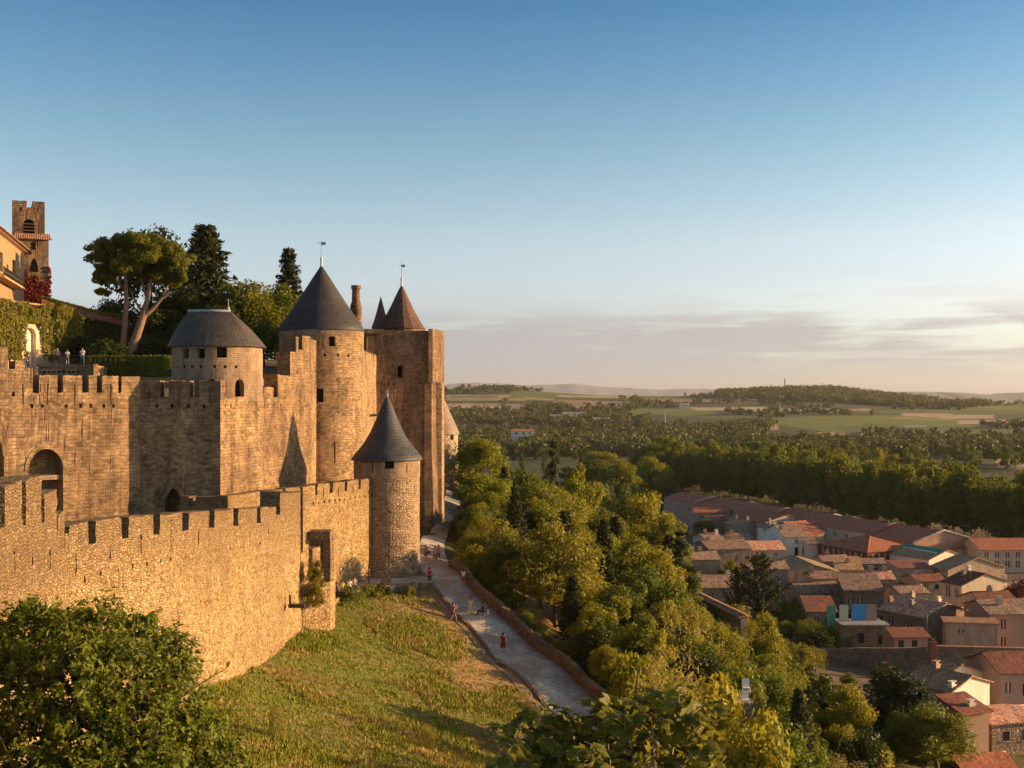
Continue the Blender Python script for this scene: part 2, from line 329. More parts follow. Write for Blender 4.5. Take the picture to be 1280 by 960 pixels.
# ------------------------------------------------------------------ terrain
CP = []
def cp(*a): CP.append(a)
for px, py, d in [(250, 862, 66), (375, 788, 89), (463, 727, 113), (450, 832, 84), (540, 945, 69), (350, 958, 57), (150, 950, 52), (520, 770, 100), (600, 880, 85),
                  (537, 735, 111), (565, 775, 105), (622, 830, 98), (695, 892, 89), (760, 965, 80), (575, 722, 113), (600, 770, 105), (680, 830, 97), (775, 893, 89),
                  (540, 700, 121), (530, 690, 128), (537, 672, 138), (552, 655, 152), (562, 628, 176), (530, 668, 147), (560, 612, 205), (640, 965, 74)]:
    p = at(px, py, d); cp(p.x, p.y, p.z)
for t in [(-19.4, 49, -16), (-17, 35, -13), (-12, 15, -8), (0, 3, -4), (0, -20, -3), (-40, -20, -3), (3, 45, -17), (2, 25, -11.5), (2, 14, -7.5), (20, 20, -13), (30, 50, -24), (18, 70, -27),
          (14, 92, -28), (25, 100, -32), (8, 116, -25), (2, 140, -22), (20, 150, -33), (10, 180, -28), (35, 120, -36), (45, 140, -38.5), (60, 140, -39.5), (80, 160, -40),
          (100, 200, -41), (40, 200, -40), (15, 220, -34), (0, 205, -22), (-5, 240, -25), (60, 300, -45), (100, 300, -45), (150, 300, -45), (30, 300, -44), (98, 528, -46),
          (153, 335, -46), (200, 200, -44), (150, 100, -41), (100, 60, -36), (60, 30, -28), (60, 70, -35), (-60, 250, -20), (-120, 200, -10), (-60, 100, -12), (-60, 50, -12), (-40, 400, -44), (-200, 400, -35), (40, 560, -47), (200, 560, -47), (300, 300, -46), (-100, 560, -46), (50, 110, -38.5), (60, 120, -39)]:
    cp(*t)
A_ = np.array(CP); N_ = len(A_)
D_ = np.hypot(A_[:, None, 0] - A_[None, :, 0], A_[:, None, 1] - A_[None, :, 1])
M_ = np.zeros((N_ + 3, N_ + 3)); M_[:N_, :N_] = D_; M_[:N_, N_] = 1; M_[:N_, N_ + 1:] = A_[:, :2] * .01; M_[N_:, :N_] = M_[:N_, N_:].T
W_ = np.linalg.solve(M_ + np.diag([0.0] * N_ + [1e-9] * 3), np.concatenate([A_[:, 2], [0, 0, 0]]))
FD = np.array([0, 600, 1300, 1500, 1800, 2100, 2500, 2800, 3100, 3700, 60000.]); FZ = np.array([-47, -47.5, -46, -43, -33, -21, -7, 0, 0, -30, -60.])
SKX = np.array([-900, 480, 550, 640, 700, 760, 850, 900, 950, 1000, 1040, 1080, 1130, 1160, 1230, 1236, 1280, 2400.])
SKY_ = np.array([478, 482, 487, 487, 491, 494, 494, 492, 491, 489, 490, 495, 501, 503, 505, 507, 507, 507.])
def terr(x, y):
    x = np.atleast_1d(np.asarray(x, float)); y = np.atleast_1d(np.asarray(y, float)); sh = x.shape; x = x.ravel(); y = y.ravel()
    near = np.zeros(len(x))
    xc = np.clip(x, -250, 400); yc = np.clip(y, -60, 620)
    for i in range(0, len(x), 20000):
        s_ = slice(i, i + 20000); d = np.hypot(xc[s_, None] - A_[None, :, 0], yc[s_, None] - A_[None, :, 1])
        near[s_] = d @ W_[:N_] + W_[N_] + xc[s_] * .01 * W_[N_ + 1] + yc[s_] * .01 * W_[N_ + 2]
    near = np.clip(near, -48, 12)
    dd = np.maximum(y, 1); px = 640 + F * x / dd
    ry = np.interp(px, SKX, SKY_); crest = -(ry - HY) / F * 2800
    far = np.interp(y, FD, FZ)
    t = np.clip((y - 2000) / 800, 0, 1); t = t * t * (3 - 2 * t); t2 = 1 - np.clip((y - 3000) / 600, 0, 1)
    far = far + crest * t * t2
    far = far + (np.sin(x * .006 + y * .003) * 1.8 + np.sin(y * .011 - x * .004) * 1.2) * np.clip((y - 900) / 600, 0, 1) * np.clip((3600 - y) / 600, 0, 1)
    k = np.clip((y - 430) / 170, 0, 1); k = k * k * (3 - 2 * k)
    return (near * (1 - k) + far * k).reshape(sh)
def tz(x, y): return float(terr(x, y)[0])
# ------------------------------------------------------------------ ground sheet with field colours
COLS = np.concatenate([np.arange(-900, -60, 24), np.arange(-60, 1340, 5), np.arange(1340, 2300, 24)])
ROWS = np.concatenate([[2, 5, 8], np.geomspace(11, 600, 210)[:-1], np.geomspace(600, 3900, 150), np.array([5000, 8000, 11000, 14800.])])
PX, DD = np.meshgrid(COLS, ROWS); XX = (PX - 640) / F * np.maximum(DD, 40); YY = DD * 1.0
XX = np.concatenate([XX[:1], XX]); YY = np.concatenate([np.full((1, len(COLS)), -60.), YY])
ZZ = terr(XX, YY)
nr, nc = XX.shape
V = np.stack([XX, YY, ZZ], -1).reshape(-1, 3)
ii, jj = np.meshgrid(np.arange(nr - 1), np.arange(nc - 1), indexing='ij'); a = (ii * nc + jj).ravel()
Fq = np.stack([a, a + 1, a + nc + 1, a + nc], 1)
vpx = 640 + F * V[:, 0] / np.maximum(V[:, 1], 1); vpy = HY - F * V[:, 2] / np.maximum(V[:, 1], 1)
def inpoly(px, py, P):
    r = np.zeros(px.shape, bool); n = len(P)
    for i in range(n):
        x0, y0 = P[i]; x1, y1 = P[(i + 1) % n]
        if y0 == y1: continue
        c = ((y0 > py) != (y1 > py)) & (px < (x1 - x0) * (py - y0) / (y1 - y0) + x0); r ^= c
    return r
# field outlines, given by where they lie on the plain (bearing and drop below the eye), at their true distance
GREEN, GREEN2, TAN, BROWN, DRY = (.17, .19, .03), (.14, .155, .03), (.50, .34, .2), (.34, .22, .13), (.34, .27, .12)
FIELDS = [([(955, 524), (1010, 520), (1120, 519), (1200, 527), (1225, 534), (1130, 540), (1040, 540), (960, 530)], GREEN),
          ([(1040, 533), (1120, 530), (1240, 536), (1290, 538), (1290, 545), (1180, 541), (1060, 540)], GREEN2),
          ([(780, 516), (800, 510), (900, 511), (900, 517), (860, 520), (785, 519)], GREEN),
          ([(545, 504), (640, 505), (665, 508), (640, 513), (545, 514)], TAN),
          ([(560, 496), (700, 497), (690, 500), (560, 501)], DRY), ([(690, 500), (790, 502), (800, 508), (700, 507)], BROWN),
          ([(700, 507), (790, 509), (780, 512), (705, 512)], TAN), ([(860, 509), (960, 509), (960, 514), (870, 513)], TAN),
          ([(800, 497), (950, 499), (950, 503), (800, 503)], BROWN), ([(640, 489), (760, 491), (850, 495), (850, 499), (640, 497)], GREEN2),
          ([(1125, 516), (1240, 519), (1245, 524), (1180, 523), (1130, 520)], TAN), ([(1195, 526), (1290, 524), (1290, 530), (1200, 530)], TAN),
          ([(970, 510), (1090, 511), (1090, 514), (970, 514)], DRY), ([(1090, 512), (1290, 513), (1290, 518), (1100, 516)], GREEN2),
          ([(1225, 508), (1290, 508), (1290, 513), (1200, 513)], GREEN), ([(1020, 540), (1060, 541), (1062, 549), (1025, 547)], TAN), ([(958, 531), (975, 531), (975, 537), (958, 537)], TAN),
          ([(1240, 572), (1300, 574), (1300, 590), (1250, 585)], TAN), ([(800, 605), (872, 612), (872, 640), (850, 640), (800, 618)], (.10, .085, .05)),
          ([(870, 520), (950, 519), (955, 523), (880, 523)], GREEN2), ([(560, 493), (640, 494), (640, 495.5), (560, 495)], TAN), ([(700, 494), (800, 496), (800, 497.5), (700, 496)], TAN), ([(1120, 521), (1230, 525), (1230, 527), (1120, 523)], DRY), ([(1150, 542), (1290, 548), (1290, 552), (1160, 545)], DRY), ([(590, 515), (690, 514), (690, 516), (590, 517)], DRY)]
colr = np.tile(np.array([.085, .085, .03]), (len(V), 1))
farm = V[:, 1] > 350
for P, c in FIELDS:
    m_ = inpoly(vpx, vpy, P) & farm; colr[m_] = c
slope = (V[:, 1] < 125) & (V[:, 0] < 12 + 0 * V[:, 0]) & (V[:, 0] > -40); colr[slope] = (.15, .175, .028)
ple = np.interp(V[:, 1], [80, 87, 98, 108, 112, 130], [9, 3.7, -1.3, -6.5, -7.9, -11]); dryz = slope & (V[:, 0] > ple - 7.5 - 2.5 * np.sin(V[:, 1] * .5)); colr[dryz] = (.33, .215, .10)
vill = (V[:, 1] > 125) & (V[:, 1] < 420) & (vpx > 850) & (V[:, 0] > 30); colr[vill] = (.17, .125, .085)
m, T = newmat('ground'); g = T.n('NewGeometry').outputs['Position']; at_ = T.n('Attribute', attribute_name='gcol').outputs[0]
n1 = T.noise(g, .16, 7, .62); n2 = T.noise(T.mapping(g, (1, 1, 2)), 1.5, 7, .75); n3 = T.noise(g, .02, 4, .6); n4 = T.noise(g, 9, 4, .8)
yy = T.n('SeparateXYZ', {0: g}).outputs[1]; nearm = T.n('MapRange', {0: yy, 1: 130.0, 2: 180.0, 3: 1.0, 4: 0.0}).outputs[0]
dry = T.ramp(n4, [(.3, (.17, .10, .045)), (.7, (.30, .19, .085))])
k = T.math('MULTIPLY', T.math('MULTIPLY_ADD', T.math('ADD', T.math('MULTIPLY', n1, .7), T.math('MULTIPLY', n2, .3)), 7, -3.45, True), nearm)
b = T.mix(k, at_, dry); b = T.mix(1, b, T.ramp(n2, [(.28, .5), (.5, 1.0), (.74, 1.5)]), 'MULTIPLY'); b = T.mix(1, b, T.ramp(n3, [(.3, .8), (.7, 1.2)]), 'MULTIPLY')
principled(T, b, .95, T.math('ADD', n2, T.math('MULTIPLY', n4, .4)), .8, .25)
tag(link('ground', npmesh('ground', V, Fq, m, {'gcol': colr}, True)), kind='structure')
# faraway ranges: solid ridges
def ridge(name, d, depth, pts, c):
    pts = np.array(pts, float); xs = np.linspace(pts[0, 0], pts[-1, 0], 260); ys = np.interp(xs, pts[:, 0], pts[:, 1])
    ys = ys + np.array([mnoise.fractal(Vector((x * .03, d * .001, 0)), 1, 2, 5) for x in xs]) * 1.0
    Vs = []
    for t, k in ((0, 0.0), (.25, .45), (.5, .8), (.75, 1.0), (1.0, .9), (1.6, 0.0)):
        dd = d + depth * (t - .75)
        for x, y in zip(xs, ys):
            zt = -(y - HY) / F * d; wob = mnoise.noise(Vector((x * .05, t * 3, d * .01))) * .10 * (k > 0)
            Vs.append(((x - 640) / F * d, dd, -90 + (zt + 90) * min(1.0, max(0, k + wob)) if k < 1 else zt))
    n = len(xs); Vs = np.array(Vs); i_, j_ = np.meshgrid(np.arange(5), np.arange(n - 1), indexing='ij'); a = (i_ * n + j_).ravel()
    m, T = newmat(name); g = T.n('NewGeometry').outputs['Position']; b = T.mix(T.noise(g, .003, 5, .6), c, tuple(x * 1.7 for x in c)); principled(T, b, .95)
    tag(link(name, npmesh(name, Vs, np.stack([a, a + 1, a + n + 1, a + n], 1), m, None, True)), kind='structure')
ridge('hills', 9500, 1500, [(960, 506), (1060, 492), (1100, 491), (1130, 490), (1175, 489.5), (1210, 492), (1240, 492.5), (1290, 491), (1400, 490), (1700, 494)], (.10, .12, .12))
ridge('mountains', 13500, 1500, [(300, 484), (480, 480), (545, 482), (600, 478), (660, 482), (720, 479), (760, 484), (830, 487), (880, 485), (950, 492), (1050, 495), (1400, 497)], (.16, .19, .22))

# ------------------------------------------------------------------ the ramp path and its edges
PATHP = [  # px of left edge, px of right edge, row, distance
    (700, 788, 905, 87), (663, 742, 865, 92.5), (622, 700, 828, 98), (585, 652, 792, 103.5), (556, 612, 760, 108.5), (541, 583, 736, 112), (524, 572, 712, 117), (522, 562, 697, 123), (524, 556, 683, 131),
    (531, 556, 670, 141), (541, 561, 658, 151), (548, 566, 645, 162), (553, 572, 632, 173), (556, 576, 622, 188), (558, 580, 613, 210)]
def strip(name, edgeL, edgeR, m, lift, nacross=10, crown=0):
    L = [np.array(p) for p in edgeL]; Rr = [np.array(p) for p in edgeR]; Vs = []
    def cat(P):
        out = []; P = [P[0]] + P + [P[-1]]
        for i in range(1, len(P) - 2):
            for t in np.linspace(0, 1, 8, endpoint=False):
                out.append(.5 * ((2 * P[i]) + (-P[i - 1] + P[i + 1]) * t + (2 * P[i - 1] - 5 * P[i] + 4 * P[i + 1] - P[i + 2]) * t * t + (-P[i - 1] + 3 * P[i] - 3 * P[i + 1] + P[i + 2]) * t ** 3))
        out.append(P[-2]); return out
    L = cat(L); Rr = cat(Rr)
    for a, b in zip(L, Rr):
        for k in range(nacross + 1):
            p = a + (b - a) * k / nacross; Vs.append((p[0], p[1], 0))
    Vs = np.array(Vs); Vs[:, 2] = terr(Vs[:, 0], Vs[:, 1]) + lift
    n = nacross + 1; i_, j_ = np.meshgrid(np.arange(len(L) - 1), np.arange(nacross), indexing='ij'); a = (i_ * n + j_).ravel()
    o = link(name, npmesh(name, Vs, np.stack([a, a + 1, a + n + 1, a + n], 1), m, None, True)); tag(o, kind='structure'); return L, Rr
eL = [at(l, y, d)[:2] for l, r, y, d in PATHP]; eR = [at(r, y, d)[:2] for l, r, y, d in PATHP]
eL = [(80 / 1400 * 79 * 1.2, 79)] + eL; eR = [(150 / 1400 * 79 * 1.15, 79)] + eR
m, T = newmat('path'); g = T.n('NewGeometry').outputs['Position']
n1 = T.noise(g, .35, 6, .65); n2 = T.noise(g, 4, 5, .75); vo = T.n('TexVoronoi', {'Vector': g, 'Scale': 5.0}, feature='DISTANCE_TO_EDGE').outputs[0]
b = T.mix(T.math('MULTIPLY_ADD', n1, 5, -2.2, True), (.36, .31, .26), (.62, .57, .50)); b = T.mix(1, b, T.ramp(n2, [(.3, .65), (.7, 1.3)]), 'MULTIPLY'); b = T.mix(T.ramp(vo, [(0, .5), (.09, 0)]), b, (.13, .1, .08))
principled(T, b, .85, T.math('ADD', n2, vo), .6, .04)
PL, PR = strip('path', eL, eR, m, .09)
# bare earth verge along the grass side
m, T = newmat('verge'); g = T.n('NewGeometry').outputs['Position']; n2 = T.noise(g, 3, 6, .75)
principled(T, T.mix(n2, (.20, .13, .075), (.36, .25, .15)), .95, n2, .8, .1)
vL = []
for i, (a, b_) in enumerate(zip(eL[:8], eR[:8])):
    a = np.array(a); b_ = np.array(b_); dr = (a - b_) / np.linalg.norm(a - b_); vL.append(a + dr * (1.5, 1.7, 1.5, 1.3, 1.1, .9, .5, .2)[i])
strip('verge', vL, [np.array(e) for e in eL[:8]], m, .05, 4)

def edge_wall(name, pts, h, th, m, label, cat, below=1.5, side=1, jit=.05, coping=None, parent=None):
    """free-standing low wall following the ground along pts"""
    mb = MB(); n = len(pts); prof = []
    for i, p in enumerate(pts):
        p = Vector((p[0], p[1])); a = Vector(pts[max(0, i - 1)][:2]); b = Vector(pts[min(n - 1, i + 1)][:2]); d = (b - a).normalized(); nrm = Vector((d.y, -d.x)) * side
        q = p + nrm * th; z = tz(p.x, p.y); hh = h(i / (n - 1)) if callable(h) else h; z1 = z + hh + random.uniform(-jit, jit)
        prof.append(((p.x, p.y, z - below), (p.x, p.y, z1), (q.x, q.y, z1 + random.uniform(-jit, jit)), (q.x, q.y, z - below - 1)))
    L = 0
    for A, B in zip(prof, prof[1:]):
        L2 = L + (Vector(B[0]) - Vector(A[0])).length
        for (k0, k1) in ((0, 1), (1, 2), (2, 3)):
            P = [A[k0], B[k0], B[k1], A[k1]]
            U = [(L, P[0][2]), (L2, P[1][2]), (L2, P[2][2]), (L, P[3][2])] if k0 != 1 else [(L, 0), (L2, 0), (L2, th), (L, th)]
            if side < 0: P.reverse(); U.reverse()
            mb.poly(P, U)
        L = L2
    mb.poly(list(prof[0])); mb.poly(list(reversed(prof[-1])))
    return tag(mb.build(name, m, parent), label, cat)
wp = [tuple(p) for p in PR[2:62]]
edge_wall('path_parapet', wp, lambda t: 1.15 if t < .9 else .9, .55, MATS['stone_pathwall'], 'long dark red stone parapet down the right side of the sloping path', 'wall', 1.5, 1, .05)
wk = [tuple(p) for p in PL[2:46]]
edge_wall('path_kerb', wk, lambda t: .22, .28, MATS['stone_pathwall'], 'low stone kerb between the sloping path and the dry grass', 'kerb', .6, -1, .05)
# grass clumps on the slope below the wall
rng = np.random.default_rng(5)
ng = 130000; gx = rng.uniform(-24, 13, ng); gy = 46 + 82 * rng.random(ng) ** 1.0
gpx = 640 + F * gx / gy; gz = terr(gx, gy)
lpx = np.interp(gy, [p[1] for p in PL], [p[0] for p in PL]); keep = (gx < lpx - .9)
dens = np.array([mnoise.fractal(Vector((x * .12, y * .12, 3)), 1, 2, 4) for x, y in zip(gx, gy)])
keep &= rng.random(ng) < np.clip(.72 + dens * 2.2, .32, 1.0) * np.clip((lpx - gx) / 8.0, .10, 1)
gx, gy, gz, dens = gx[keep], gy[keep], gz[keep], dens[keep]; ng = len(gx)
def blades(gx, gy, gz, h, wd, nb, rng):
    Vs = []; n = len(gx)
    for b in range(nb):
        a = rng.uniform(0, 6.28, n); ox = rng.normal(0, .10, n); oy = rng.normal(0, .10, n); hh = h * rng.uniform(.5, 1.3, n); ww = wd * rng.uniform(.6, 1.4, n); ln = rng.normal(0, .10, (2, n))
        bx, by = gx + ox, gy + oy
        Vs.append(np.stack([np.stack([bx - np.cos(a) * ww, by - np.sin(a) * ww, gz - .05], 1), np.stack([bx + np.cos(a) * ww, by + np.sin(a) * ww, gz - .05], 1), np.stack([bx + ln[0], by + ln[1], gz + hh], 1)], 1))
    Vs = np.concatenate(Vs).reshape(-1, 3); return Vs, np.arange(len(Vs)).reshape(-1, 3)
m, T = newmat('grass_blades'); g = T.n('NewGeometry').outputs['Position']; n1 = T.noise(g, .3, 6, .65); n2 = T.noise(g, 6, 3, .8)
c = T.mix(T.math('MULTIPLY_ADD', n1, 6, -2.7, True), (.25, .265, .03), (.38, .29, .085)); c = T.mix(1, c, T.ramp(n2, [(.3, .6), (.7, 1.35)]), 'MULTIPLY')
principled(T, c, .8)
Vg, Fg = blades(gx, gy, gz, .16, .035, 5, rng)
tall = dens > .06; Vt, Ft = blades(gx[tall], gy[tall], gz[tall], .30, .05, 4, rng); Fg = np.concatenate([Fg, Ft + len(Vg)]); Vg = np.concatenate([Vg, Vt])
tag(link('grass', npmesh('grass', Vg, Fg, m)), 'green and straw coloured grass on the slope under the outer wall', 'grass', None, 'stuff')

# ------------------------------------------------------------------ masonry walls with openings and battlements
def cellwall(name, path, u0, u1, z0, ztop, holes, thick, m, parent=None, tops=(), du=3.0, arches=(), zsh=None, batter=None, wrap=False, jit=.055, mb=None, dz=4.0, capm=None):
    """path(u)->(x,y,nx,ny) outward normal. holes: (u0,u1,z0,z1) cut right through. tops: (u0,u1,z) local top height. arches: (u0,u1,zspring,zapex,pointed)"""
    us = {round(u0, 4), round(u1, 4)}; zs = {round(z0, 4), round(ztop, 4)}
    holes = list(holes) + [(a, b, None, zp) for a, b, s_, zp, pt in arches if False]
    for a, b, c, d in holes: us |= {round(a, 4), round(b, 4)}; zs |= {round(c, 4), round(d, 4)}
    for a, b, c in tops: us |= {round(a, 4), round(b, 4)}; zs.add(round(c, 4))
    for a, b, s_, zp, pt in arches:
        for k in range(13): us.add(round(a + (b - a) * k / 12, 4))
        zs |= {round(s_, 4), round(zp, 4)}
    us = sorted(u for u in us if u0 - 1e-3 <= u <= u1 + 1e-3); zs = sorted(z for z in zs if z >= z0 - 1e-3)
    def sub(L, st):
        out = [L[0]]
        for a, b in zip(L, L[1:]):
            n = max(1, int(math.ceil((b - a) / st - 1e-6)))
            for k in range(1, n + 1): out.append(a + (b - a) * k / n)
        return out
    us = sub(us, du); zs = sub(zs, dz); nu, nz = len(us), len(zs); rr = random.Random(hash(name) % 999 + nu)
    fill = [[False] * (nz - 1) for _ in range(nu - 1)]
    for i in range(nu - 1):
        uc = (us[i] + us[i + 1]) / 2; tp = ztop
        for a, b, c in tops:
            if a < uc < b: tp = c
        for j in range(nz - 1):
            zc = (zs[j] + zs[j + 1]) / 2
            fill[i][j] = zc < tp and not any(a < uc < b and c < zc < d for a, b, c, d in holes)
    jt = {}
    def P(i, j, w):
        u = us[i]; z = zs[j]
        for a, b, s_, zp, pt in arches:
            if abs(z - zp) < 1e-4 and a - 1e-4 <= u <= b + 1e-4:
                t = abs((u - a) / (b - a) * 2 - 1)
                z = s_ + (zp - s_) * ((1 - t ** 1.6) if pt else math.sqrt(max(0, 1 - t * t))) + .01
        x, y, nx, ny = path(u); k = (i % (nu - 1) if wrap else i, j)
        if k not in jt: jt[k] = (rr.uniform(-jit, jit), rr.uniform(-jit, jit)) if j > 0 else (0, 0)
        jz, jw = jt[k]; zz = z + jz + (zsh(u) if zsh else 0); off = -w + jw * .6 + (batter(z) if batter else 0)
        return (x + nx * off, y + ny * off, zz)
    B = mb or MB(); th = thick
    for i in range(nu - 1):
        for j in range(nz - 1):
            if not fill[i][j]: continue
            a, b, c, d = us[i], us[i + 1], zs[j], zs[j + 1]
            B.poly([P(i, j, 0), P(i + 1, j, 0), P(i + 1, j + 1, 0), P(i, j + 1, 0)], [(a, c), (b, c), (b, d), (a, d)])
            B.poly([P(i + 1, j, th), P(i, j, th), P(i, j + 1, th), P(i + 1, j + 1, th)], [(b, c), (a, c), (a, d), (b, d)])
            def nb(i2, j2):
                if wrap: i2 %= nu - 1
                return 0 <= i2 < nu - 1 and 0 <= j2 < nz - 1 and fill[i2][j2]
            if not nb(i + 1, j): B.poly([P(i + 1, j, 0), P(i + 1, j, th), P(i + 1, j + 1, th), P(i + 1, j + 1, 0)], [(0, c), (th, c), (th, d), (0, d)])
            if not nb(i - 1, j): B.poly([P(i, j, th), P(i, j, 0), P(i, j + 1, 0), P(i, j + 1, th)], [(th, c), (0, c), (0, d), (th, d)])
            if not nb(i, j + 1): B.poly([P(i, j + 1, 0), P(i + 1, j + 1, 0), P(i + 1, j + 1, th), P(i, j + 1, th)], [(a, 0), (b, 0), (b, th), (a, th)])
            if not nb(i, j - 1) and j > 0: B.poly([P(i, j, th), P(i + 1, j, th), P(i + 1, j, 0), P(i, j, 0)], [(a, th), (b, th), (b, 0), (a, 0)])
    if mb: return None
    return B.build(name, m, parent)
def line(A, B):
    A = Vector(A[:2]); B = Vector(B[:2]); d = (B - A); L = d.length; d /= L; n = Vector((d.y, -d.x))
    return (lambda u: (A.x + d.x * u, A.y + d.y * u, n.x, n.y)), L, A, d
def upx(A, d, px): k = (px - 640) / F; return (k * A.y - A.x) / (d.x - k * d.y)
def dof(A, d, u): return A.y + d.y * u
def circ(cx, cy, r, a0=0.0): return lambda u: (cx + r * math.cos(a0 + u / r), cy + r * math.sin(a0 + u / r), math.cos(a0 + u / r), math.sin(a0 + u / r))
def slit(mb, path, u, zc, h, wd=.10, dpt=.06): pass

# ---- outer wall, near stretch
pA, LA, A0, dA = line((-11.2, 14), (-19.4, 49)); 
# follow the photo: px0 at 37 m, px85 at 49 m
pA, LA, A0, dA = line((-19.4 + 2.5 / 12 * 30, 19), (-19.4, 49))
U = lambda px: upx(A0, dA, px)
tops = []
uu = 0.2
while uu < U(0) - 3.0: tops.append((uu + 2.4, uu + 3.3, -3.9)); uu += 3.3
tops += [(U(0) - .2, U(7), -4.3), (U(28), U(32), -4.6), (U(52), U(55), -4.9), (U(55), U(71), -3.75), (U(71), U(73), -5.6), (U(73), U(80), -4.85), (U(80), U(81.5), -6.4), (U(81.5), LA + .95, -5.9)]
h_ = [(U(px), U(px) + .12, zb, zb + .8) for px, zb in ((18, -6.1), (40, -6.3), (62, -6.9))]
ow = empty('outer_wall', (-19.2, 50, -15), 'long sunlit golden rubble wall with battlements, nearest the viewer', 'castle wall')
cellwall('wall', pA, 0, LA + .9, -24, -2.95, h_, 1.1, MATS['stone_outer'], ow, tops=tops)
# ---- outer wall, main stretch
pB, LB, B0, dB = line((-19.4, 49), (-18.4, 66)); P2 = Vector((-18.4, 66)); P3 = Vector((-16.8, 89))
L1 = (P2 - Vector((-19.4, 49))).length; L2_ = (P3 - P2).length
def pB(u):
    if u < L1: a, d, k = Vector((-19.4, 49)), (P2 - Vector((-19.4, 49))) / L1, u
    else: a, d, k = P2, (P3 - P2) / L2_, u - L1
    return (a.x + d.x * k, a.y + d.y * k, d.y, -d.x)
def uB(px):
    k = (px - 640) / F; d = (P2 - Vector((-19.4, 49))) / L1; u = (k * 49 + 19.4) / (d.x - k * d.y)
    if u <= L1: return u
    d = (P3 - P2) / L2_; return L1 + (k * 66 - P2.x) / (d.x - k * d.y)
LBt = L1 + L2_
def zshB(u): return float(np.interp(u, [0, 3, 17, 32, LBt], [0, 0, -1.0, -2.2, -2.9])) + .35
cren = [(110, 120), (152, 161), (192, 200), (228, 236), (261, 268), (292, 298), (321, 326)]
tops = [(0, uB(87), -6.1)] + [(uB(a), uB(b), -7.05) for a, b in cren] + [(uB(87), uB(110), -5.95), (uB(345), uB(350), -6.6), (uB(350), LBt, -4.95)]
hl = []
for px in (83, 105, 125, 147, 165, 183, 200, 213, 231, 260, 274, 288, 300, 312, 325): hl.append((uB(px), uB(px) + .17, -8.6, -8.38))
for px in (137, 176, 214, 248, 312, 335): hl.append((uB(px), uB(px) + .09, -7.9, -6.9))
hl += [(uB(94), uB(94) + .14, -8.2, -7.2), (uB(183), uB(183) + .12, -12.6, -11.5), (uB(258), uB(258) + .3, -17.2, -16.4)]
cellwall('wall', pB, 0, LBt, -28, -6.0, hl, 1.1, MATS['stone_outer'], ow, tops=tops, zsh=zshB, batter=lambda z: max(0, -15 - z) * .12)
# return of the raised corner block, facing the viewer
pR, LR, R0, dR = line((-20.6, 90.6), (-16.8, 89.0)); cellwall('wall', lambda u: (lambda t: (t[0], t[1] + .9, t[2], t[3]))(pR(u)), 0, LR, -28, -7.55, [], 1.0, MATS['stone_outer'], ow)
# ---- ruined barbican gate beside the corner (lit pier, dark openings)
pD, LD, D0, dD = line((-16.75, 89.1), (-15.35, 96.6)); U = lambda px: upx(D0, dD, px)
gt = empty('gate_ruin', (-16, 92, -18), 'ruined stone gateway with square dark opening, abutting the outer wall corner', 'gateway')
cellwall('wall', pD, U(388), U(400), -24, -12.35, [], .8, MATS['stone_outer'], gt)
cellwall('wall', pD, U(376.4), U(388), -24, -12.3, [(U(383), U(388), -14.6, -13.0)], .8, MATS['stone_outer'], gt)
q = MB(); q.box((-15.02, 91.3, -13.15), (.56, .8, 3.4)); q.build('pillar', MATS['stone_pathwall'], gt); q = MB(); q.prism([(-16.9, 88.95), (-14.75, 90.9), (-14.6, 92.4), (-16.9, 93.5)], -26, -14.88); q.build('wall', MATS['stone_outer'], gt)
q = MB(); x, y, nx, ny = pD(0); cxl, cyl = -18.3, 92.4
q.prism([(-17, 90.5), (-14.72, 90.5), (-14.72, 92), (-17, 92)], -11.45, -10.75); q.build('lintel', MATS['stone_pathwall'], gt)
cellwall('wall', lambda u: (lambda t: (t[0] + .12, t[1], t[2], t[3]))(pD(u)), .05, LD, -26, -14.9, [], .7, MATS['stone_outer'], gt)
q = MB(); q.prism([(-20.4, 96.7), (-15.55, 95.8), (-15.35, 96.6), (-20.3, 97.6)], -24, -11.76); q.build('wall', MATS['stone_pathwall'], gt)
iron = MB(); iron.box((-16.2, 84.3, -15.6), (1.2, .5, .25)); iron.tube([(-16.7, 84.3, -15.6), (-16.7, 84.3, -14.8)], .09)
tag(iron.build('floodlight', MATS['iron']), 'dark floodlight bracket sticking out low on the golden outer wall', 'lamp')
iron = MB(); iron.box((-14.6, 95.6, -16.6), (.9, .5, .3)); iron.tube([(-14.9, 95.6, -16.6), (-14.9, 95.6, -16.0)], .09)
tag(iron.build('floodlight', MATS['iron']), 'dark floodlight on the low terrace wall below the ivy', 'lamp')
# ---- second stretch of outer wall up to the small tower
pC, LC, C0, dC = line((-23.5, 92.6), (-13.9, 114.1)); U = lambda px: upx(C0, dC, px)
cr = [(328, 332), (353, 357), (375, 378.5), (394, 397), (412, 416), (431, 434), (448, 451)]
tops = [(U(a), U(b), -9.0) for a, b in cr]
hl = [(U(px), U(px) + .2, -9.9, -9.65) for px in (385, 391, 398, 405, 411, 418, 424, 430, 437, 443, 449, 455)] + [(U(px), U(px) + .1, -9.3, -8.6) for px in (386, 404, 423, 441)]
ow2 = empty('outer_wall', (-16, 108, -19), 'shorter golden battlemented wall joining the small round tower', 'castle wall')
cellwall('wall', pC, 0, LC, -24, -8.05, hl, 1.1, MATS['stone_outer'], ow2, tops=tops)
pR, LR, R0, dR = line((-28, 94.5), (-23.5, 92.6)); cellwall('wall', pR, 0, LR, -20, -8.2, [(.9, 1.6, -9.1, -8.1)], 1.0, MATS['stone_outer'], ow2)
pR, LR, R0, dR = line((-22.9, 98.2), (-19.2, 96.4)); cellwall('wall', pR, 0, LR, -20, -8.9, [], .8, MATS['stone_outer'], ow2)
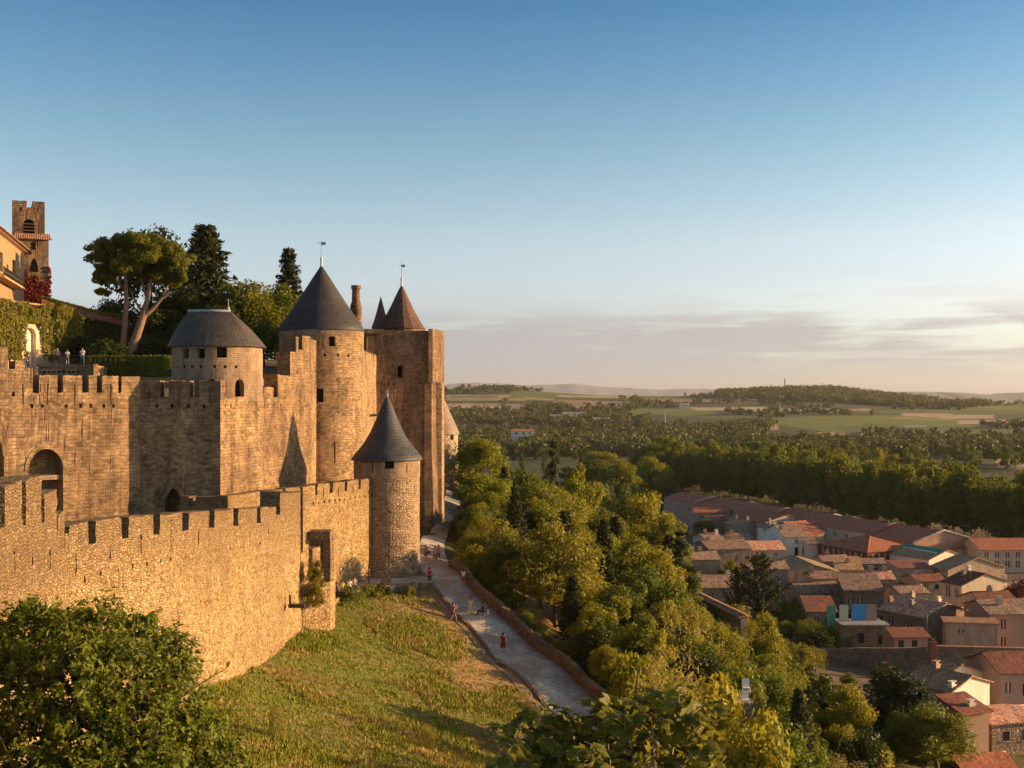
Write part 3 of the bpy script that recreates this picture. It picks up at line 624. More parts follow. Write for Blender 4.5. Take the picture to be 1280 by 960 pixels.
# ---- terrace retaining wall where people sit
tr = [at(404, 748, 92.5)[:2], at(415, 742, 98)[:2], at(440, 740, 103)[:2], at(470, 738, 107)[:2], at(500, 738, 108.5)[:2], at(528, 740, 110)[:2], at(541, 737, 111)[:2]]
mb = MB(); TZ = -18.15
def tzt(t): return TZ - t * .25
L = 0
tr = [Vector(p_) for p_ in tr]
for i, (a, b) in enumerate(zip(tr, tr[1:])):
    n = 5; 
    for k in range(n):
        p = a.lerp(b, k / n); q_ = a.lerp(b, (k + 1) / n); L2 = L + (q_ - p).length; h = .45 + random.uniform(-.08, .08) - .05 * i; d = (q_ - p).normalized(); w_ = Vector((-d.y, d.x)) * .5
        zt = TZ - .05 * i + h
        mb.poly([(p.x, p.y, -25), (q_.x, q_.y, -25), (q_.x, q_.y, zt), (p.x, p.y, zt)], [(L, -25), (L2, -25), (L2, zt), (L, zt)])
        mb.poly([(p.x, p.y, zt), (q_.x, q_.y, zt), (q_.x + w_.x, q_.y + w_.y, zt), (p.x + w_.x, p.y + w_.y, zt)])
        mb.poly([(q_.x + w_.x, q_.y + w_.y, -20), (p.x + w_.x, p.y + w_.y, -20), (p.x + w_.x, p.y + w_.y, zt), (q_.x + w_.x, q_.y + w_.y, zt)])
        mb.poly([(q_.x, q_.y, zt - 1), (q_.x + w_.x, q_.y + w_.y, zt - 1), (q_.x + w_.x, q_.y + w_.y, zt), (q_.x, q_.y, zt)])
        L = L2
tag(mb.build('terrace_wall', MATS['stone_outer']), 'low rough retaining wall under the seated people, foot of the small tower', 'wall')
mb = MB(); mb.prism([(p.x, p.y) for p in tr] + [(-7.5, 117), (-12, 121), (-14.6, 113.5), (-18.0, 105), (-20, 97.5), (-16.4, 96.6)], -24, TZ + .02)
tag(mb.build('terrace', MATS['path']), kind='structure')
# ---- wayside cross on a plinth
cx, cy, _ = at(482.5, 724, 109.6)
t = empty('wayside_cross', (cx, cy, TZ), 'weathered stone wayside cross standing in front of the small tower', 'stone cross')
mb = MB(); mb.box((cx, cy, TZ + .2), (1.0, 1.0, .4)); mb.box((cx, cy, TZ + .6), (.7, .7, .45)); mb.build('plinth', MATS['stone_small'], t)
mb = MB(); mb.tube([(cx, cy, TZ + .8), (cx, cy, TZ + 2.5)], [.17, .12], 8); mb.build('shaft', MATS['stone_small'], t)
mb = MB(); mb.box((cx, cy, TZ + 2.85), (.2, .16, .75)); mb.box((cx, cy, TZ + 2.92), (.7, .15, .2)); mb.build('cross_head', MATS['stone_small'], t)

# ---- towers
def finial(parent, x, y, z0, z1, vane=True):
    mb = MB(); h = z1 - z0
    mb.lathe(x, y, [(.16, z0 - .5), (.12, z0 + h * .2), (.16, z0 + h * .26), (.05, z0 + h * .36), (.03, z1), (0, z1 + .05)], 8)
    if vane: mb.box((x + .25, y, z1 - .5), (.5, .03, .36)); mb.box((x - .18, y, z1 - .45), (.3, .03, .08))
    mb.build('finial', MATS['lead'], parent)
def round_tower(nm, label, cx, cy, r, z0, zeave, zapex, ro, wm, rm, holes=(), cat='tower', batter=None, topband=None, fin=None, concave=.12, n=48, vane=True):
    t = empty(nm, (cx, cy, z0), label, cat)
    C = 2 * math.pi * r; a0 = math.pi / 2
    hs = []
    for ang, w_, zb, zt in holes:      # ang: degrees from facing the viewer, + to the right
        u = (math.radians(-90 + ang) - a0) % math.tau * r; hs.append((u - w_ / 2, u + w_ / 2, zb, zt))
    B_ = MB(); 
    zt_ = topband or zeave
    cellwall('wall', circ(cx, cy, r, a0), 0, C, z0, zt_, [h for h in hs if h[2] < zt_], .6, wm, None, du=C / n, batter=batter, wrap=True, jit=.015, mb=B_); B_.build('wall', wm, t)
    if topband:
        B_ = MB(); cellwall('wall', circ(cx, cy, r + .04, a0), 0, C, topband + .003, zeave, [h for h in hs if h[2] >= topband], .6, wm, None, du=C / n, wrap=True, jit=.005, mb=B_); B_.build('wall_head', MATS['tower_render'], t)
    H = zapex - zeave; prof = []
    for k in range(15):
        s = k / 14; prof.append((max(0, ro * (1 - s) - concave * ro * math.sin(math.pi * s) * (1 - s) * 1.3), zeave + H * s + (-.15 if k == 0 else 0)))
    prof[-1] = (0.02, zapex)
    B_ = MB(); B_.lathe(cx, cy, [(r - .3, zeave + .02), (ro - .02, zeave - .22)] + prof, n, rref=ro * .6); B_.build('roof', rm, t)
    if fin: finial(t, cx, cy, zapex - .1, fin, vane)
    # black core added inside, standing in for shade behind the openings
    B_ = MB(); B_.prism([(cx + (r - .7) * math.cos(k * math.tau / 16), cy + (r - .7) * math.sin(k * math.tau / 16)) for k in range(16)], z0 + 1, zeave - .3); B_.build('shade_core', MATS['black'], t)
    return t
# small round tower of the outer wall
d = 115.0; cx, cy = (483.7 - 640) / F * (d + 1.5), d + 1.5; r = 41.0 / F * (d + .8)
d = 112; hol = [(13, .95, zy(587, d), zy(575, d)), (-17, .14, zy(592, d), zy(579, d)), (-24, .14, zy(655, d), zy(622, d)), (45, .12, zy(594, d), zy(580, d)), (-10, .26, zy(600, d), zy(597, d)), (32, .25, zy(600, d), zy(597, d)), (52, .25, zy(600, d), zy(597, d)), (9, .26, zy(600, d), zy(597, d)), (-45, .12, zy(594, d), zy(580, d))]; d = 115
round_tower('round_tower', 'small round tower with bell-shaped blue slate roof on the outer wall', cx, cy, r, -22, zy(573, d), zy(495, d) + .1, 44.5 / F * (d + 2), MATS['stone_small'], MATS['slate_blue'], hol,
            batter=lambda z: max(0, -16 - z) * .06, topband=zy(597, d), fin=zy(487, d), concave=.17, vane=False)
# great round tower
d = 130.0; cx, cy = (401.8 - 640) / F * d, d; r = 4.86; f = d - 4
hol = [(24, .75, zy(433, f), zy(421, f)), (8, .75, zy(503, f), zy(486, f)), (27, .14, zy(578, f), zy(552, f)), (-20, .8, zy(440, f), zy(428, f))] + [(a_, .25, zy(446, f), zy(442.5, f)) for a_ in (-30, -12, 2, 14, 32, 48)]
round_tower('great_tower', 'tallest round tower with dark grey conical roof and weather vane', cx, cy, r, -16, zy(412.5, d), zy(331, d), 54.5 / F * d, MATS['stone_tower'], MATS['slate_dark'], hol, batter=lambda z: max(0, -4 - z) * .03, fin=zy(299, d), concave=.03, topband=zy(419, f))
# far round tower behind the keep
d = 209.0; cx, cy = (545 - 640) / F * (d + 3.5), d + 3.5
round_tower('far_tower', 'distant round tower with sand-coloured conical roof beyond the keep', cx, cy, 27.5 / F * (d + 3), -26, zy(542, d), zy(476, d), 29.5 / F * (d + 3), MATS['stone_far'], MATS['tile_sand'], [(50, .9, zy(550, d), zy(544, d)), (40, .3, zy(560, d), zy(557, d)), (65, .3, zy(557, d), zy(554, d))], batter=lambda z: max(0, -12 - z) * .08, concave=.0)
# tall chimney by the great tower
cx, cy, _ = at(445, 400, 138)
mb = MB(); mb.lathe(cx, cy, [(.72, 3), (.72, zy(382, 138)), (.53, zy(377, 138)), (.48, zy(362, 138)), (.6, zy(361, 138)), (.6, zy(357, 138)), (.3, zy(356.5, 138)), (0, zy(357, 138))], 16)
tag(mb.build('stone_chimney', MATS['stone_donjon']), 'tall round stone chimney between the great tower and the keep', 'chimney')
# keep
def keep():
    t = empty('keep', (-10.6, 150, -18), 'massive square stone keep with flat top and corner buttress', 'keep')
    zt = zy(413.5, 150); C_ = (-10.6, 150.0)
    P_ = [(-20.2, 148.1), (-10.9, 150.0), (-9.75, 155.2), (-19.5, 158)]
    def edge(a, b, holes, nm='wall', z1=zt, m_='stone_donjon', bat=None):
        pth, L, A, dd = line(a, b); cellwall(nm, pth, 0, L, -22, z1, holes(A, dd) if holes else [], 1.0, MATS[m_], t, batter=bat, du=1.2)
    edge(P_[0], P_[1], lambda A, dd: [(upx(A, dd, 497), upx(A, dd, 503), zy(472, 149), zy(457, 149)), (upx(A, dd, 477), upx(A, dd, 478.5), zy(481, 149), zy(478, 149)), (upx(A, dd, 485), upx(A, dd, 486.5), zy(481, 149), zy(478, 149)), (upx(A, dd, 492), upx(A, dd, 493.5), zy(481, 149), zy(478, 149))])
    edge(P_[1], P_[2], None, bat=lambda z: max(0, 2 - z) * .02); edge(P_[2], P_[3], None); edge(P_[3], P_[0], None)
    # heavier parapet storey, corbelled out slightly on the sunny side
    q = MB(); z0 = zy(478, 150); q.prism([(-11.15, 149.5), (-10.6, 149.65), (-9.4, 155.4), (-10.4, 156)], z0, zt + .25); q.build('turret', MATS['stone_donjon'], t)
    q = MB(); q.prism([(-11.7, 149.62), (-10.75, 149.8), (-10.75, 150.3), (-11.7, 150.1)], -22, z0 - .02); q.build('buttress', MATS['stone_donjon'], t)
    q = MB(); q.prism([(-10.45, 152.2), (-9.55, 152.4), (-9.3, 153.6), (-10.0, 153.6)], -22, z0 - .02); q.build('buttress', MATS['stone_tower'], t)
    q = MB(); q.prism([(-20.2, 148.15), (-10.9, 150.05), (-9.8, 155), (-19.4, 157.5)], zt - 2, zt - 1.2); q.build('platform', MATS['stone_donjon'], t)
    # stump of wall left of keep, at the same height
    q = MB(); q.prism([(-20.2, 148.1), (-19.3, 147.9), (-16.9, 148.4), (-17, 149.2)], zt - .5, zt + .12); q.build('coping', MATS['stone_donjon'], t)
keep()
def pyramid(nm, label, pxc, d, hw, zb, za, m_, n=4, rot=0, fin=None, body=True):
    x, y = (pxc - 640) / F * d, d; t = empty(nm, (x, y, zb), label, 'tower roof'); mb = MB(); pts = [(x + hw * math.cos(rot + k * math.tau / n), y + hw * math.sin(rot + k * math.tau / n)) for k in range(n)]
    for k in range(n):
        a, b = pts[k], pts[(k + 1) % n]; mid = ((a[0] + b[0]) / 2, (a[1] + b[1]) / 2); S = 6
        for s in range(S):
            f0, f1 = s / S, (s + 1) / S; sw = lambda f_: (1 - f_) * (1 - .10 * math.sin(math.pi * f_))
            L = lambda p, f_: (x + (p[0] - x) * sw(f_), y + (p[1] - y) * sw(f_), zb + (za - zb) * f_)
            mb.poly([L(a, f0), L(b, f0), L(b, f1), L(a, f1)] if s < S - 1 else [L(a, f0), L(b, f0), (x, y, za)])
    mb.build('roof', MATS[m_], t)
    q = MB(); q.prism([(x + (p[0] - x) * .92, y + (p[1] - y) * .92) for p in pts], zb - 6, zb); q.build('wall', MATS['stone_donjon'], t)
    if fin: finial(t, x, y, za - .1, fin)
    return t
pyramid('turret_roof', 'steep reddish brown roof with weather vane rising behind the keep', 502, 158, 3.45, zy(411.5, 158), zy(355, 158), 'tile_brown', 16, .2, zy(328, 158))
pyramid('turret_roof', 'small pointed brown spire left of the reddish keep roof', 476, 157, 1.35, zy(410.5, 157), zy(370, 157), 'tile_brown', 8, .3)
# curtain wall between great tower and keep
pK, LK, K0, dK = line((-16.4, 123.5), (-19.1, 149)); U = lambda px: upx(K0, dK, px)
pK, LK, K0, dK = line((-17.7, 131.5), (-18.0, 149)); U = lambda px: upx(K0, dK, px)
tp = []; uu = 1.0
while uu < LK - 2: tp.append((uu, uu + .9, zy(441, 135) )); uu += 3.0
kw = empty('curtain_wall', (-17, 135, -14), 'sunlit curtain wall running from the great tower to the keep', 'castle wall')
cellwall('wall', pK, 0, LK, -22, zy(436, 130), [(8, 8.4, -3.5, 0)], 1.2, MATS['stone_tower'], kw, tops=tp)
# ---- inner wall: left face, shaded face, sunny face, stepped rise to the great tower
C_ = Vector((-25.8, 99.1)); E_ = Vector((-32.8, 98.75)); S0 = Vector((-41.6 - .75 * 14, 91 - .66 * 14)); T_ = Vector((-21.55, 120.0))
iw = empty('inner_wall', (-30, 104, -12), 'high inner castle wall with arched recess and battlements, left of the towers', 'castle wall')
pL, LL, L0, dL = line(S0, E_); U = lambda px: upx(L0, dL, px); Dp = lambda px: dof(L0, dL, U(px))
zL = zy(469, Dp(60)); crL = [(41, 49), (72, 79), (103, 111), (121, 128), (148, 152)]
tops = [(U(a), U(b), zL - 1.45) for a, b in crL] + [(0, U(0) - .5, 4.9), (U(0) - .5, U(10), zy(434, 91.5)), (U(10), U(19), zy(462, 92)), (U(19), U(30), zy(452, 92.5)), (U(30), U(41), zy(460, 93.5))]
rz = lambda py, px: zy(py, Dp(px))
hl = [(U(px), U(px) + .25, rz(510, px), rz(505, px)) for px in (38, 51, 81, 99, 112, 128, 140)] + [(U(px), U(px) + .09, rz(506, px), rz(480, px)) for px in (28, 59, 93, 138)] + [(U(15), U(15) + .22, rz(496, 15), rz(490, 15))]
aU0, aU1 = U(35.5), U(79); spr, apx = rz(588, 57), rz(561, 57)
hl.append((aU0, aU1, -16, apx)); aV0, aV1 = U(-30), U(5); hl.append((aV0, aV1, -16, rz(541, 0)))
cellwall('wall', pL, 0, LL, -18, zL, hl, 1.7, MATS['stone_inner'], iw, tops=tops, arches=[(aU0, aU1, spr, apx, False), (aV0, aV1, rz(575, 0), rz(541, 0), False)])
q = MB()
for a0_, a1_ in ((aU0 - .5, aU1 + .5), (aV0 - .5, aV1 + .5)):
    x0, y0, nx, ny = pL(a0_); x1, y1, _, _ = pL(a1_); o_ = 1.72; o2 = 2.3
    q.prism([(x0 - nx * o_, y0 - ny * o_), (x1 - nx * o_, y1 - ny * o_), (x1 - nx * o2, y1 - ny * o2), (x0 - nx * o2, y0 - ny * o2)], -16, apx + 1)
q.build('recess_back', MATS['stone_tower'], iw)
x0, y0, nx, ny = pL(aU0 + .9); x1, y1, _, _ = pL(aU1)
q = MB(); q.prism([(x0 - nx * .25, y0 - ny * .25), (x1 - nx * .25, y1 - ny * .25), (x1 - nx * 1.6, y1 - ny * 1.6), (x0 - nx * 1.6, y0 - ny * 1.6)], rz(600, 60), rz(594, 60)); q.build('lintel', MATS['tower_render'], iw)
# voussoir ring of the arch
q = MB(); xm, ym, nx, ny = pL((aU0 + aU1) / 2); hw = (aU1 - aU0) / 2
for k in range(14):
    a0_, a1_ = math.pi * k / 14, math.pi * (k + 1) / 14
    def ap(a, rr, o): u = (aU0 + aU1) / 2 - math.cos(a) * hw * rr; X, Y, n1, n2 = pL(u); return (X + n1 * o, Y + n2 * o, spr + math.sin(a) * (apx - spr) * rr)
    q.poly([ap(a0_, 1.0, .05), ap(a0_, 1.0 + .22, .05), ap(a1_, 1.22, .05), ap(a1_, 1.0, .05)]); q.poly([ap(a0_, 1.0, .05), ap(a1_, 1.0, .05), ap(a1_, 1.0, -.1), ap(a0_, 1.0, -.1)]); q.poly([ap(a0_, 1.22, -.05), ap(a1_, 1.22, -.05), ap(a1_, 1.22, .05), ap(a0_, 1.22, .05)])
q.build('arch_ring', MATS['stone_tower'], iw)
# shaded face
pS, LS, SS0, dS = line(E_, C_); U = lambda px: upx(SS0, dS, px); zS = zy(476, 99)
cr = [(200, 211), (237, 249)]; tops = [(U(a), U(b), zS - 1.45) for a, b in cr]
hl = [(U(px), U(px) + .25, zy(510, 99), zy(505.5, 99)) for px in (194, 213, 234, 253)] + [(U(px), U(px) + .07, zy(508, 99), zy(486, 99)) for px in (186, 223, 262)]
dU0, dU1 = U(206), U(229); hl.append((dU0, dU1, -18, zy(610, 99)))
cellwall('wall', pS, 0, LS, -18, zS, hl, 1.6, MATS['stone_inner'], iw, tops=tops, arches=[(dU0, dU1, zy(626, 99), zy(610, 99), True)])
q = MB(); q.prism([(-32, 100.7), (-28, 100.9), (-28, 101.4), (-32, 101.2)], -16, -7); q.build('recess_back', MATS['stone_tower'], iw)
q = MB(); ud = (dU0 + dU1) / 2; x, y, nx, ny = pS(ud + .25); q.box((x, y + .9, -12.5), (.22, .5, 6.0)); q.build('mullion', MATS['tower_render'], iw)
q = MB()   # pointed surround of the doorway, standing proud of the shaded face and catching sun inside
hw = (dU1 - dU0) / 2
for k in range(12):
    t0, t1 = -1 + 2 * k / 12, -1 + 2 * (k + 1) / 12
    def dp(t, o, gx=1.0):
        X, Y, n1, n2 = pS(ud + t * hw * gx); return (X + n1 * o, Y + n2 * o, zy(626, 99) + (zy(610, 99) - zy(626, 99)) * (1 - abs(t) ** 1.6) * gx + (gx - 1) * .6)
    q.poly([dp(t0, .3), dp(t1, .3), dp(t1, .3, 1.25), dp(t0, .3, 1.25)]); q.poly([dp(t1, .3), dp(t0, .3), dp(t0, -.2), dp(t1, -.2)]); q.poly([dp(t0, .3, 1.25), dp(t1, .3, 1.25), dp(t1, -.05, 1.25), dp(t0, -.05, 1.25)])
q.build('door_surround', MATS['tower_render'], iw)
# sunny face up to the great tower, rising in steps
pT, LT, T0, dT = line(C_, T_); U = lambda px: upx(T0, dT, px); Dp = lambda px: dof(T0, dT, U(px)); rz = lambda py, px: zy(py, Dp(px))
tops = [(0, U(281), rz(476, 278)), (U(281), U(290), rz(497, 285)), (U(290), U(325), rz(496, 300)), (U(325), U(329), rz(496, 327)), (U(329), U(342), rz(484, 336)), (U(342), U(347), rz(497, 345)),
        (U(347), U(363), rz(469, 355)), (U(363), U(370), rz(440, 367)), (U(370), U(373), rz(421, 372)), (U(373), U(378), rz(437, 376)), (U(378), LT, rz(420, 384))]
hl = [(U(px), U(px) + .2, rz(509, px), rz(505, px)) for px in (281, 288, 326, 334, 342, 350)] + [(U(px), U(px) + .07, rz(512, px), rz(500, px)) for px in (330, 362)]
cellwall('wall', pT, 0, LT, -18, 9, hl, 1.5, MATS['stone_inner'], iw, tops=tops, du=1.5)
# return wall behind steps
q = MB(); q.prism([(-23.0, 119.6), (-21.75, 119.6), (-21.9, 127), (-23.2, 127)], -18, zy(423, 120)); q.build('wall', MATS['stone_inner'], iw)
q = MB(); q.prism([(-26.5, 112.6), (-24.2, 112.4), (-23.4, 120), (-26, 120)], -2, zy(492, 112)); q.build('wall', MATS['stone_donjon'], iw)
q = MB()  # battered corner quoins
q.prism([(-28.1, 105.8), (-27.45, 105.85), (-27.1, 106.5), (-27.9, 106.4)], -18, zy(582, 106)); q.build('quoin', MATS['stone_inner'], iw)
# lices and inner terrace ground
mb = MB(); mb.prism([(-20.7, 45), (-19.8, 66), (-18.2, 87.5), (-21, 92), (-24.4, 93.4), (-15.4, 114), (-16, 125), (-21, 120.5), (-26.5, 100), (-33, 99.6), (-60, 80), (-50, 40)], -26, -12.6)
tag(mb.build('lists_ground', MATS['path']), kind='structure')

# ---- D-shaped tower with hipped slate roof, standing on the sunny corner
d = 107.0; cx, cy = (272 - 640) / F * d, d; r = 4.2
t = empty('horseshoe_tower', (cx, cy, -12), 'squat round-fronted tower with hipped grey slate roof and square windows', 'tower')
ze = zy(431, 103.2); a0 = math.pi / 2; f = 103
hs = []
for ang, w_, y1, y0 in [(-28, .75, 448, 436), (-6, .75, 448, 436), (20, .95, 447, 434), (7.5, .95, 497, 474), (43, .95, 496, 474)] + [(a_, .26, 460, 456.5) for a_ in (-44, -30, -18, -6, 11, 24, 38)]:
    u = (math.radians(-90 + ang) - a0) % math.tau * r; hs.append((u - w_ / 2, u + w_ / 2, zy(y1, f), zy(y0, f)))
ar = [(h[0], h[1], h[3] - .55, h[3], False) for h in hs[3:5]]
B_ = MB(); zs_ = zy(502, 103); cellwall('wall', circ(cx, cy, r, a0), 0, 2 * math.pi * r, zs_, ze, hs, .7, None, None, du=.55, wrap=True, jit=.01, mb=B_, arches=ar); B_.build('wall', MATS['tower_render'], t)
B_ = MB(); cellwall('wall', circ(cx, cy, r + .03, a0), 0, 2 * math.pi * r, -16, zs_ - .003, [], .7, None, None, du=.55, wrap=True, jit=.01, mb=B_); B_.build('wall', MATS['stone_inner'], t)
B_ = MB(); B_.prism([(cx + (r - .8) * math.cos(k * math.tau / 16), cy + (r - .8) * math.sin(k * math.tau / 16)) for k in range(16)], -12, ze - .3); B_.build('shade_core', MATS['black'], t)  # solid black core makes the window holes read as shaded rooms
B_ = MB(); ro = 4.6; xl, xr = (235 - 640) / F * d - cx, (288 - 640) / F * d - cx; zr = zy(389, d); N = 40; S = 8
def rp(k, s):
    a = k * math.tau / N; bx, by = ro * math.cos(a), ro * math.sin(a); e = abs(math.cos(a)); bx = math.copysign(abs(bx) ** .93 * ro ** .07, bx)
    tx = xl + (xr - xl) * (.5 + .5 * max(-1, min(1, math.cos(a) * 1.25))); ss = s / S; fl = ss - .07 * math.sin(math.pi * ss)
    return (cx + bx + (tx - bx) * fl, cy + by * (1 - fl), ze - .1 + (zr - ze + .1) * ss)
for k in range(N):
    for s in range(S): B_.poly([rp(k, s), rp(k + 1, s), rp(k + 1, s + 1), rp(k, s + 1)], [(k * .6, s * .6), (k * .6 + .6, s * .6), (k * .6 + .6, s * .6 + .6), (k * .6, s * .6 + .6)])
    B_.poly([rp(k + 1, 0), rp(k, 0), (cx + (rp(k, 0)[0] - cx) * .85, cy + (rp(k, 0)[1] - cy) * .85, ze + .05), (cx + (rp(k + 1, 0)[0] - cx) * .85, cy + (rp(k + 1, 0)[1] - cy) * .85, ze + .05)])
rf = B_.build('roof', MATS['slate_grey'], t)
B_ = MB(); B_.tube([(cx + xl, cy, zr + .02), (cx + xr, cy, zr + .02)], .16, 8); B_.build('ridge_capping', MATS['lead'], t)
finial(t, cx + xr - .2, cy, zr, zy(374, d), False)

# ---- castle hill behind the inner wall
hx, hy = np.meshgrid(np.linspace(-150, -14, 70), np.linspace(88, 260, 70)); 
hz = .9 + np.clip((hy - 104) / 40, 0, 1) * 4 + np.clip((-hx - 55) / 60, 0, 1) * 2
wy = np.interp(hx, [-56, -34, -26.5, -22.5, -18, -14], [80, 101, 101.5, 119, 127, 150]); inside = hy > wy + 1.0
hz = np.where(inside, hz, -16); hz = np.where((hx > -22) & inside, np.minimum(hz, -2), hz); n = 70
ii, jj = np.meshgrid(np.arange(n - 1), np.arange(n - 1), indexing='ij'); a = (ii * n + jj).ravel()
fq = np.stack([a, a + 1, a + n + 1, a + n], 1); fq = fq[(hz.ravel()[fq] > -15).all(1)]
tag(link('castle_hill', npmesh('castle_hill', np.stack([hx, hy, hz], -1).reshape(-1, 3), fq, MATS['verge'], None, True)), kind='structure')
# terrace with pierced parapet where visitors stand
tx0, _, _ = at(47, 455, 111); tx1, _, _ = at(106, 455, 111); zt = zy(456, 111)
t = empty('viewing_terrace', ((tx0 + tx1) / 2, 112, zt), 'stone viewing terrace with pierced band, behind the inner battlements', 'terrace')
mb = MB(); mb.box(((tx0 + tx1) / 2, 114.2, zt - 2.5), (tx1 - tx0, 6.0, 5.0)); mb.build('wall', MATS['stone_tower'], t)
for k in range(9): mb = MB(); mb.box((tx0 + .6 + k * .48, 111.14, zt - .72), (.26, .06, .22)); mb.build('opening', MATS['black'], t)  # black blocks on the wall face imitate shade in the pierced holes
mb = MB(); mb.box(((tx0 + tx1) / 2, 111.1, zt - .08), (tx1 - tx0 + .3, .35, .2)); mb.build('cornice', MATS['tower_render'], t)
mb = MB(); mb.box((tx1 + .25, 111.6, zt - 1.0), (1.3, 1.3, 2.2)); mb.build('pier', MATS['stone_outer'], t)
mb = MB()
for k in range(34): mb.tube([(tx0 + .1 + k * .15, 111.3, zt), (tx0 + .1 + k * .15, 111.3, zt + .95)], .02, 4)
mb.tube([(tx0, 111.3, zt + .95), (tx1 + .4, 111.3, zt + .95)], .03, 5)
for k in range(6): mb.tube([(tx1 + .4 + k * .5, 111.4, zt), (tx1 + .4 + k * .5, 111.4, zt + .95)], .025, 4)
tag(mb.build('railing', MATS['iron']), 'thin dark railing in front of the visitors on the terrace', 'railing')
# ---- church tower and hotel
def church_tower():
    d = 160.0; x0, x1 = (15 - 640) / F * d, (56 - 640) / F * d; x1 = x0 + (x1 - x0) * .92; xc = (x0 + x1) / 2; w_ = x1 - x0; yc = d + w_ / 2; zt = zy(250, d); zm = zy(297, d); zb = 4
    t = empty('church_tower', (x0, d, zb), 'square stone bell tower with two merlons and crimson creeper at its foot', 'bell tower')
    pth, L, A, dd = line((x0, d), (x1, d)); t.rotation_euler = (0, 0, R(23)); Uq = lambda px: (px - 15) / 41 * w_
    ho = [(Uq(29), Uq(43), zy(294, d), zy(273, d))] + [(Uq(px), Uq(px) + .3, zy(264, d), zy(253, d)) for px in (24.5, 47)]
    cellwall('wall', pth, 0, L, zm, zt, ho, .8, MATS['stone_donjon'], t, tops=[(Uq(33.5), Uq(40), zy(258, d))], arches=[(Uq(29), Uq(43), zy(278, d), zy(273, d), False)])
    for a, b in (((x1, d), (x1, d + w_)), ((x1, d + w_), (x0, d + w_)), ((x0, d + w_), (x0, d))):
        pth, L, A, dd = line(a, b); cellwall('wall', pth, .0, L, zm, zt, [], .8, MATS['stone_donjon'], t, tops=[(L * .42, L * .58, zy(258, d))])
    q = MB(); q.box((xc, yc, (zm + zt) / 2 - .8), (w_ - 1.9, w_ - 1.9, zt - zm - 2)); q.build('shade_core', MATS['black'], t)  # black box added in the belfry in place of its inner shade
    q = MB()
    for k in range(4): q.box((x0 + w_ * .51, d + .25, zy(278.5 + 4.2 * k, d)), (1.5, .5, .1))
    q.build('louvre', MATS['stone_inner'], t)
    x2 = x0 + w_ * 1.12; pth, L, A, dd = line((x0 + .4, d - 1.0), (x2, d - 1.0)); Uq = lambda px: (px - 18) / 41 * w_
    cellwall('wall', pth, 0, L, zb - 4, zm, [(Uq(38), Uq(44), zy(312, d), zy(302.5, d)), (Uq(36), Uq(47), zy(340, d), zy(323, d))], .9, MATS['stone_inner'], t, arches=[(Uq(36), Uq(47), zy(334, d), zy(323, d), True)])
    q = MB(); q.box(((x0 + x2) / 2 + .1, d + 2.0, (zb - 4 + zm) / 2), (x2 - x0 - .9, 4.0, zm - zb + 3.9)); q.build('wall_body', MATS['stone_inner'], t)
    q = MB(); q.poly([(x0 + .1, d - 1.5, zm - .15), (x2 + .4, d - 1.5, zm - .15), (x2 + .1, d - .02, zm + .75), (x0 + .3, d - .02, zm + .75)]); q.box(((x0 + x2) / 2 + .2, d - 1.25, zm - .15), (x2 - x0 + .5, .5, .16)); q.build('roof', MATS['tiles_orange'], t)
    return t, x0, x2, d
ct, cx0, cx2, cd = church_tower()
